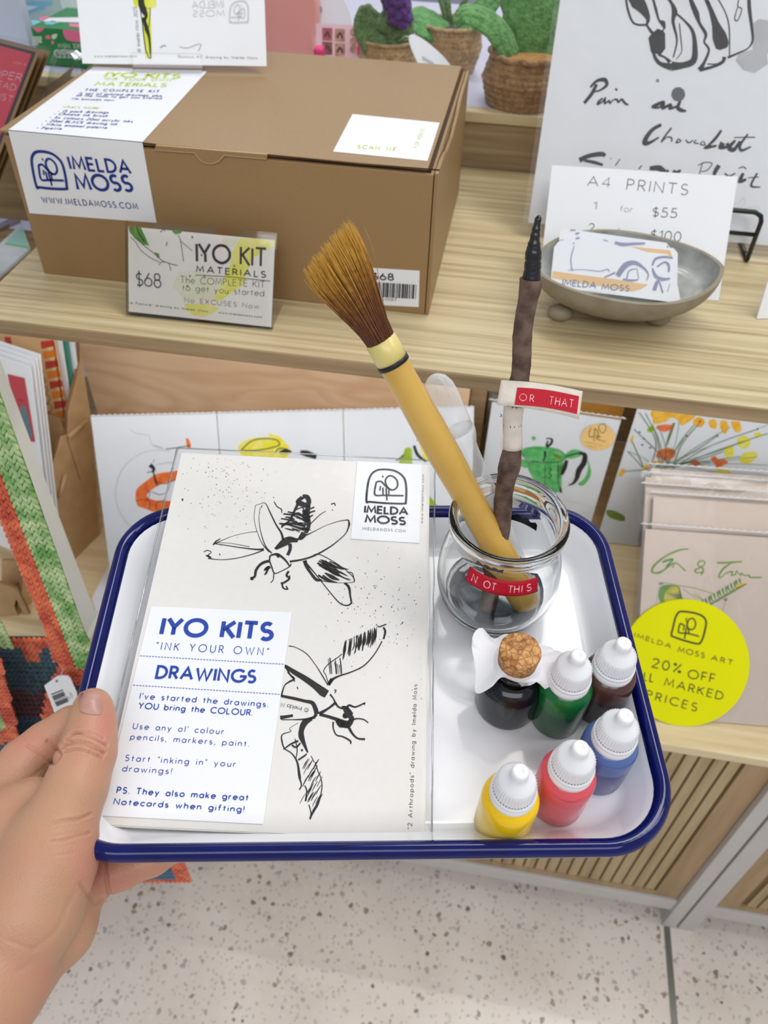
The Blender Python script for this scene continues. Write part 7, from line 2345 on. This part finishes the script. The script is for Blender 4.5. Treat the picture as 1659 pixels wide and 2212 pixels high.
def red_pack(sh, px_r, label, art):
    u1 = sh.uv(*px_r)[0]; vt_ = sh.uv(*px_r)[1]
    vb_ = v_at_z(sh, zb_ + .0012)
    t = thing('greeting_card', label, 'card', sh.P(u1 - .06, vb_), group='red greeting cards left of the box')
    m_ = MB()
    m_.slab(sh.moved(-.0008), [(u1 - .12, vb_), (u1, vb_), (u1, vt_), (u1 - .12, vt_)], .0008, 3)
    if art:
        e = sh.uv(*k8((350, 650))[0])[0]; tp = sh.uv(*k8((200, 575))[0])[1]
        m_.slab(sh, [(u1 - .12, vb_ + .004), (e + .003, vb_ + .004), (e + .003, tp + .003), (u1 - .12, tp + .003)], .0006, 2)
        m_.slab(sh.moved(.0005), [(u1 - .12, vb_ + .006), (e, vb_ + .006), (e, tp), (u1 - .12, tp)], .0005, 0)
        w2 = sh.moved(.0005)
        for s_, a, b_, h in (('SUPER', (-160, 850), (235, 925), (-160, 770)), ('READ', (-90, 970), (170, 1035), (-90, 900)), ('LIST', (-60, 1110), (135, 1165), (-60, 1040)), ('what is', (150, 720), (290, 745), (152, 690))):
            text(m_, w2, s_, k8(a)[0], k8(b_)[0], k8(h)[0], .09, 1, .2)
    m_.build('card_cover', [mat('raspberry_card', c8(214, 72, 92), .4, (20, .06, None)), mat('rose_letter', c8(240, 200, 204), .5), mat('slate_border', c8(60, 58, 72), .5), kraft], t)
    s2 = MB(); s2.slab(sh.moved(.0014), [(u1 - .125, vb_), (u1 + .003, vb_), (u1 + .003, vt_ + .004), (u1 - .125, vt_ + .004)], .0002, 0)
    s2.build('clear_sleeve', film('glossy_sleeve', (.99, .99, .99), .0, .06, .06), t)


red_pack(rS, k8((430, 600))[0], 'red greeting card with pale lettering in a glossy sleeve left of the box', True)
red_pack(rS.moved(-.008), k8((500, 585))[0], 'kraft-backed card directly behind the red greeting card', False)
red_pack(rS.moved(-.016), k8((560, 580))[0], 'rearmost sleeved card of the leaning pile left of the box', False)
# turquoise pad and loose sleeves on the neighbouring board
k9 = Crop(0, 380, 9.219)
tp_ = Sheet((-.6, .72, .6907), (1, 0, 0), (0, 1, 0))
pd = MB()
pd.slab(tp_.moved(.004), [tp_.uv(*p) for p in k9((-700, 2500), (-60, 2100), (620, 1500), (445, 1010), (0, 1420), (-700, 2000))], .0038, 0)
tp2 = tp_.moved(.004)
pd.poly(tp2, [tp2.uv(*p) for p in k9((445, 1020), (560, 1400), (110, 1330), (200, 1240))], 1, .0003)
pd.poly(tp2, [tp2.uv(*p) for p in k9((110, 1330), (560, 1400), (600, 1470), (520, 1440), (100, 1370))], 2, .0003)
o = pd.build('paper_pad', [mat('bright_paper', c8(226, 238, 250), .5), mat('aqua_print', c8(176, 236, 230), .5), mat('green_print', c8(150, 220, 170), .5)])
tag(o, 'white and aqua paper pad on the side board left of the shelf', 'pad')
s9 = Sheet((-.6, .80, .6912), (1, 0, 0), (0, 1, 0))
o = MB().slab(s9.moved(.006), [s9.uv(*p) for p in k9((-500, 1250), (0, 1110), (425, 935), (390, 850), (0, 1040), (-500, 1150))], .006, 0).build('card_sleeve', film('stack_sleeve', (.86, .86, .9), .3, .15))
tag(o, 'clear sleeve edge lying behind the aqua paper pad', 'sleeve')
# clear domed pack behind the cards
dm_ = thing('clear_pack', 'clear plastic blister pack between the red cards and the box', 'pack', at_y(140, 175, .86))
q = [Vector(at_y(*p, .86)) for p in ((85, 230), (112, 116), (150, 118), (168, 132), (176, 165), (160, 200), (150, 320), (90, 330))]
d_ = MB(); d_.prism(q, (0, .02, 0), 0)
d_.build('pack_shell', film('blister', (.9, .93, .95), .08, .05, .6), dm_, bevel=.003)
cc = [at_y(*p, .868) for p in ((100, 185), (125, 170), (158, 142), (150, 165), (170, 168), (150, 230), (110, 320), (95, 320))]
MB().prism(cc, (0, .003, 0), 0).build('twist_paper', mat('tan_paper', c8(186, 168, 138), .7), dm_)

# ---- card rack of raw board on the counter at the left
rA, rB = at_z(163, 1207, ZC), at_z(216, 1154, ZC)
rd = (rB - rA).normalized()
RS = Sheet(rA, rd, (0, 0, 1))         # outer face of the right-hand side panel
rk = thing('card_rack', 'raw board card rack with tiered pockets left of the prints', 'rack', (rA.x - .06, rA.y, ZC))
cl = lambda pts: [(u, max(v, .0005)) for u, v in [RS.uv(*p) for p in pts]]
zc_ = ZS - TH - .004 - ZC
side_o = [(u, min(v, zc_)) for u, v in cl(((171, 735), (173, 777), (164, 820), (146, 889), (145, 938), (131, 942), (104, 1035), (60, 1180), (40, 1330), (163, 1207), (216, 1154), (196, 900)))]
MB().slab(RS, side_o[::-1], .004, 0, 1).build('side_panel', [mdf, mdf_edge], rk)
fx = RS.n
pf_n = rd


def cross_sheet(px, back=12):
    P = RS.P(*RS.uv(*px), -.004)
    t = math.radians(back)
    return Sheet(P, fx, rd * math.sin(t) + Vector((0, 0, math.cos(t))))


f1_ = cross_sheet((146, 934))
kr = Crop(0, 700, 6.146)
po = [f1_.uv(*p) for p in kr((525, 1170), (700, 1215), (770, 1250), (805, 1300), (880, 1480), (880, 2050), (640, 2040), (560, 1600))]
MB().slab(f1_, po, .004, 0, 1).build('pocket_front', [mdf, mdf_edge], rk)
for a, b_ in (((885, 1495), (1130, 1275)), ((770, 2290), (850, 1980))):
    A1, B1 = RS.uv(*kr(a)[0]), RS.uv(*kr(b_)[0])
    tbm = MB(); tbm.tube([RS.P(*A1, .002), RS.P(*B1, .002)], .0032, 4); tbm.build('shelf_tab', mdf, rk)
cut_ = MB()
cut_.stroke(RS, kr((885, 1510), (960, 1760), (1065, 2080)), 2.2, 0, .0003, smooth=False)
cut_.build('slot_cut', mdf_edge, rk)
# cards in the rack
rc = cross_sheet((150, 800), 10)
rc_b = v_at_z(rc, ZC + .06)
qq = [rc.uv(*p) for p in kr((905, 1430), (520, 1430), (330, 560), (60, 100), (60, -200), (745, -100))]
u1, u0 = rc.uv(*kr((800, 700))[0])[0], rc.uv(*kr((-200, 700))[0])[0]
t = thing('greeting_card', 'tall orange patterned card in the rear pocket of the board rack', 'card', rc.P(u1, rc.uv(*kr((900, 1430))[0])[1]))
m_ = MB()
vb, vt = rc.uv(*kr((905, 1430))[0])[1], min(rc.uv(*kr((745, 180))[0])[1], v_at_z(rc, ZS - TH - .003))
m_.slab(rc, [(u0, vb), (u1, vb), (u1, vt), (u0, vt)], .0015, 0)
def kpoly(pts, mi): m_.poly(rc, [rc.uv(*p) for p in kr(*pts)], mi, .0003)
for i in range(9):
    t0 = i / 9
    x, y = 600 + 260 * t0, 230 + 1200 * t0
    kpoly([(x - 60, y), (x + 110, y - 20), (x + 125, y + 60), (x - 45, y + 100)], 1 if i % 2 == 0 else 3)
    kpoly([(x + 20, y + 90), (x + 120, y + 66), (x + 70, y + 130)], 2)
    if y < 700: kpoly([(x - 540, y - 60), (x - 460, y - 60), (x - 440, y + 40), (x - 520, y + 60)], 1)
kpoly([(700, 230), (722, 240), (905, 1430), (875, 1420)], 4)
for i in range(5):
    x, y = 470 + i * 32, 600 + i * 120
    m_.stroke(rc, kr((x, y), (x + 60, y - 20), (x + 100, y + 30), (x + 60, y + 90), (x + 10, y + 60), (x, y)), 1.4, 5)
m_.build('card_cover', [mat('orange_tan_card', c8(230, 190, 140), .5, (20, .1, None)), mat('brick_red_print', c8(204, 66, 56), .5), mat('cream_print', c8(240, 226, 160), .5), mat('orange_print', c8(238, 140, 50), .5), mat('crimson_edge', c8(190, 60, 70), .5), mat('brown_line', c8(130, 96, 60), .5)], t)
for j in range(3):
    s_ = rc.moved(-.004 - j * .004)
    o = MB().slab(s_, [(u0, vb), (u1 + .004 + .004 * j, vb), (u1 + .004 + .004 * j, vt), (u0, vt)], .0025, 0).build('greeting_card', [(paper, mat('teal_card', c8(70, 140, 120), .5), paper)[j]])
    tag(o, ('white card right behind the orange patterned card in the rack', 'teal card edge in the rear pocket of the rack', 'white card at the very back of the rack pocket')[j], 'card', 'cards in the rear rack pocket')
rn = cross_sheet((100, 1000), 14)
rn = rn.moved(.01)
u1 = rn.uv(*kr((405, 620))[0])[0]
vt = rn.uv(*kr((380, 560))[0])[1]
vb = v_at_z(rn, ZC + .02)
t = thing('greeting_card', 'navy and green diamond card in the front pocket of the rack', 'card', rn.P(u1, vb))
m_ = MB()
m_.slab(rn, [(u1 - .11, vb), (u1, vb), (u1, vt), (u1 - .11, vt)], .0015, 0)
for pts, mi in (([(105, 660), (330, 715), (470, 1560), (300, 1560)], 4), ([(118, 675), (318, 728), (455, 1560), (300, 1560)], 1), ([(160, 690), (310, 730), (260, 800)], 2), ([(200, 900), (262, 830), (330, 900), (340, 960), (240, 950)], 2), ([(270, 1080), (350, 1090), (440, 1500), (330, 1500)], 5), ([(228, 955), (345, 985), (355, 1050), (245, 1035)], 3)):
    m_.poly(rn, [rn.uv(*p) for p in kr(*pts)], mi, .0003 + .0001 * mi)
text(m_, rn, '201', kr((245, 1010))[0], kr((318, 1030))[0], kr((245, 990))[0], .14, 6, .2, .0009)
m_.build('card_cover', [paper, mat('navy_print', c8(40, 54, 92), .5), mat('forest_print', c8(80, 106, 96), .5), mat('grey_label', c8(206, 206, 206), .5), mat('red_line', c8(196, 70, 80), .5), mat('slate_print', c8(96, 130, 140), .5), black_ink], t)
for j in range(3):
    s_ = rn.moved(-.004 - j * .004)
    o = MB().slab(s_, [(u1 - .11, vb), (u1 + .001, vb), (u1 + .001, vt + .003 * (j + 1)), (u1 - .11, vt + .003 * (j + 1))], .002, 0).build('greeting_card', paper)
    tag(o, ('white sleeved card just behind the navy diamond card', 'white card two behind the navy diamond card', 'white card three behind the navy diamond card')[j], 'card', 'white cards in the front rack pocket')
# small board stand at the lower left
sA = at_z(30, 1330, ZC)
sk = thing('card_stand', 'small raw board stand on the counter behind the crochet straps', 'stand', sA)
s_ = Sheet(sA, (1, .25, 0), (0, .25, 1))
kr2 = Crop(0, 1040, 6.146)
def stq(pts): return [(a, max(b, .0006)) for a, b in [s_.uv(*p) for p in kr2(*pts)]]
MB().slab(s_, stq(((-150, 1330), (0, 1350), (120, 1390), (230, 1440), (280, 1540), (400, 1790), (330, 1830), (215, 1560), (190, 1660), (270, 1880), (-150, 1880)))[::-1], .004, 0, 1).build('front_panel', [mdf, mdf_edge], sk)
MB().slab(s_.moved(-.03), stq(((-100, 1260), (270, 1270), (290, 1330), (240, 1440), (380, 1480), (320, 1570), (300, 1800), (-100, 1800)))[::-1], .004, 0, 1).build('rear_panel', [mdf, mdf_edge], sk)
MB().slab(s_.moved(-.002), stq(((100, 1560), (180, 1560), (180, 1780), (100, 1780)))[::-1], .028, 0, 1).build('spacer', [mdf, mdf_edge], sk)
# ================================================================== CROCHETED BAG HANGING AT THE LEFT
yo = yarn('orange_yarn', c8(240, 122, 70), c8(190, 56, 16), 150, .5)
yg = yarn('apple_green_yarn', c8(204, 224, 168), c8(98, 160, 68), 150, .5)
yt = yarn('teal_yarn', c8(32, 98, 116), c8(18, 54, 72), 240, .5)
ym_ = yarn('maroon_yarn', c8(104, 24, 46), c8(70, 12, 30), 240, .5)
yb_ = yarn('blue_yarn', c8(58, 120, 150), c8(36, 84, 118), 240, .5)
YARNS = [yo, yg, yt, ym_, yb_]
rk_ = random.Random(21)


def stitches(mb, S, rows, cols, colour, size=1.0, skip=None):
    """knit surface: every stitch is a pair of slanted loops; S(u, v) gives the place, colour(u, v) the yarn"""
    for i in range(rows):
        for j in range(cols):
            u, v = (j + .5) / cols, (i + .5) / rows
            if skip and skip(u, v): continue
            p = S(u, v)
            du = (S(u + .5 / cols, v) - S(u - .5 / cols, v))
            dv = (S(u, v + .5 / rows) - S(u, v - .5 / rows))
            nrm = du.cross(dv).normalized()
            if nrm.dot(AF) > 0: nrm = -nrm
            mi = colour(u + rk_.uniform(-.3, .3) / cols, v + rk_.uniform(-.4, .4) / rows)
            for sgn in (-1, 1):
                c = p + du * (.25 * sgn) + nrm * rk_.uniform(0, .0006)
                lng = (dv * .78 - du * (.30 * sgn)) * size
                wid = du * .30 * size
                mb.blobs(c, wid, nrm * du.length * .30, lng, 5, 3, mi)


bag = thing('crochet_bag', 'crocheted bag in orange, teal and maroon with green-orange straps at left', 'bag', at_y(150, 1700, .335))
YF, YB = .330, .372
A1, B1 = at_y(168, 1437, YF), at_y(24, 1062, YF)
dirs = (B1 - A1).normalized()
top_z = 1.04
A2, B2 = at_y(-18, 1390, YB), at_y(-66, 1270, YB)


def strap(Abase, direction, length, width, name):
    sid = Vector((1, 0, 0)) - direction * direction.x
    sid.normalize()
    def S(u, v):
        w = width * (1 + .25 * max(0, .12 - v) / .12)
        return Abase + direction * (length * v) + sid * (w * (u - .5)) + Vector((0, -.0022 * math.sin(math.pi * u), 0))
    m_ = MB()
    stitches(m_, S, int(length / .0058), 6, lambda u, v: 0 if u < .47 else 1)
    rows = [[S(j / 8, i / 40) + Vector((0, .0016, 0)) for j in range(9)] for i in range(41)]
    m_.grid(rows, 0, True)
    for k, f in enumerate(m_.f[-320:]):
        m_.m[len(m_.f) - 320 + k] = 0 if (k % 8) < 3.8 else 1
    m_.build(name, YARNS, bag)
    return S(.5, 1)


l1 = (top_z - A1.z) / dirs.z
e1 = strap(A1, dirs, l1, .033, 'strap')
d2 = (B2 - A2).normalized()
e2 = strap(A2, d2, (top_z - A2.z) / d2.z, .033, 'strap')
arch = MB()
mid = (e1 + e2) / 2
pts = [e1 + (e2 - e1) * t + Vector((0, 0, .045 * math.sin(math.pi * t))) for t in [i / 16 for i in range(17)]]
arch.tube(pts, .016, 10, 0, flat=.3)
arch.build('strap_loop', yo, bag)
# back wall seen through the opening
bq = [(-70, 1378), (150, 1378), (270, 1720), (60, 1720)]


def bil(q, y):
    def S(u, v):
        x = (q[0][0] * (1 - u) + q[1][0] * u) * (1 - v) + (q[3][0] * (1 - u) + q[2][0] * u) * v
        z = (q[0][1] * (1 - u) + q[1][1] * u) * (1 - v) + (q[3][1] * (1 - u) + q[2][1] * u) * v
        return at_y(x, z, y + .012 * math.sin(math.pi * u))
    return S


def back_col(u, v):
    P = to_px(SB_(u, v))
    x, y = P
    if y < 1396: return 0
    if x < 88 - abs(y - 1360) * .0 and y < 1350 + (x - 10) * 1.35 and y < 1432: return 0
    if y < 1490 + 4 * math.sin(x * .2): return 2
    if y < 1548: return 3
    return 4 if y < 1600 else 2


SB_ = bil(bq, YB)
m_ = MB()
stitches(m_, SB_, 34, 20, back_col)
m_.grid([[SB_(j / 12, i / 12) + Vector((0, .0022, 0)) for j in range(13)] for i in range(13)], 2, True)
m_.build('back_wall', YARNS, bag)
fq = [(-190, 1425), (212, 1428), (414, 1905), (10, 1905)]
SF_ = bil(fq, YF)
OPEN = [(-5, 1380), (8, 1455), (30, 1540), (52, 1650), (88, 1650), (92, 1560), (104, 1490), (128, 1446), (150, 1415), (120, 1380)]


def inside(x, y, poly):
    c = False
    for i in range(len(poly)):
        x1, y1 = poly[i - 1]; x2, y2 = poly[i]
        if (y1 > y) != (y2 > y) and x < (x2 - x1) * (y - y1) / (y2 - y1) + x1: c = not c
    return c


def edge_d(x, y, poly):
    b = 1e9
    for i in range(len(poly)):
        x1, y1 = poly[i - 1]; x2, y2 = poly[i]
        L2 = (x2 - x1) ** 2 + (y2 - y1) ** 2
        t = max(0, min(1, ((x - x1) * (x2 - x1) + (y - y1) * (y2 - y1)) / L2))
        b = min(b, math.hypot(x - x1 - t * (x2 - x1), y - y1 - t * (y2 - y1)))
    return b


def front_col(u, v):
    x, y = to_px(SF_(u, v))
    if edge_d(x, y, OPEN) < 26 or y < 1474 or u > .94 or v > .985: return 0
    return (2, 3, 2, 4, 1, 0)[int(v * 16) % 6]


m_ = MB()
stitches(m_, SF_, 66, 42, front_col, 1.0, lambda u, v: inside(*to_px(SF_(u, v)), OPEN))
for i in range(60):
    for j in range(40):
        cs4 = [(j / 40, i / 60), ((j + 1) / 40, i / 60), ((j + 1) / 40, (i + 1) / 60), (j / 40, (i + 1) / 60)]
        if any(inside(*to_px(SF_(*c)), OPEN) for c in cs4): continue
        m_.add([SF_(*c) + Vector((0, .0022, 0)) for c in cs4], [(0, 1, 2, 3)], front_col((j + .5) / 40, (i + .5) / 60))
m_.build('front_wall', YARNS, bag)
# side gussets closing front and back together
gm_ = MB()
gm_.grid([[SF_(1, i / 12) * (1 - k / 3) + at_y(*to_px(SF_(1, i / 12)), YB) * (k / 3) for k in range(4)] for i in range(13)], 0, True)
gm_.build('side_wall', yo, bag, solid=.003)
# hang tag
HY = .318
hS = Sheet(at_y(130, 1500, HY), (1, 0, -.12), (.12, .12, 1))
k3_ = Crop(0, 1300, 6.504)
ht = thing('hang_tag', 'white barcode price tag hanging from the crocheted bag above the fingers', 'tag', hS.O)
hm_ = MB()
hm_.slab(hS, [hS.uv(*p) for p in k3_((622, 1180), (690, 1130), (800, 1050), (860, 1035), (955, 1045), (990, 1080), (1075, 1275), (1110, 1480), (790, 1660), (745, 1500))][::-1], .0007, 0)
hm_.poly(hS, [hS.uv(*p) for p in k3_(*[(800 + 20 * math.cos(a), 1112 + 20 * math.sin(a)) for a in [i * .6 for i in range(10)]])], 2, .0003)
for i, (a, b_, w_) in enumerate((((725, 1300), (885, 1235), 2.2), ((735, 1328), (897, 1262), 1.4), ((740, 1345), (905, 1280), 2.6), ((750, 1362), (912, 1295), 1.6), ((757, 1375), (915, 1308), 2.2), ((765, 1395), (930, 1328), 1.0), ((775, 1420), (950, 1350), 2.8), ((785, 1440), (955, 1372), 3.2), ((795, 1462), (960, 1392), 2.4))):
    hm_.stroke(hS, k3_(a, b_), w_, 1, smooth=False)
hm_.stroke(hS, k3_((985, 1270), (1010, 1350)), 4, 3, smooth=False)
hm_.stroke(hS, k3_((960, 1325), (975, 1370)), 4, 3, smooth=False)
hm_.build('tag_card', [paper, mat('barcode_grey', c8(92, 92, 94), .6), mat('hole_grey', c8(150, 140, 134), .6), pale_ink], ht)
MB().tube([hS.P(*hS.uv(*k3_((850, 1040))[0]), .0004), at_y(*k3_((880, 960))[0], HY + .006), at_y(*k3_((905, 900))[0], HY + .010)], .0003, 6).build('string', mat('tag_string', c8(214, 190, 200), .5), ht)
# hook that carries the straps
hk = thing('bag_hook', 'white metal arm fixed to the upright that carries the crocheted bag', 'hook', (pb_.x + .01, .45, top_z))
ax0 = Vector((pb_.x + .01, .455, top_z + .006))
MB().tube([ax0, Vector((mid.x + .004, .40, top_z + .006)), Vector((mid.x, .35, top_z + .006)), Vector((mid.x - .002, .30, top_z + .008)), Vector((mid.x - .002, .285, top_z + .03))], .006, 12).build('hook_arm', white_steel, hk)
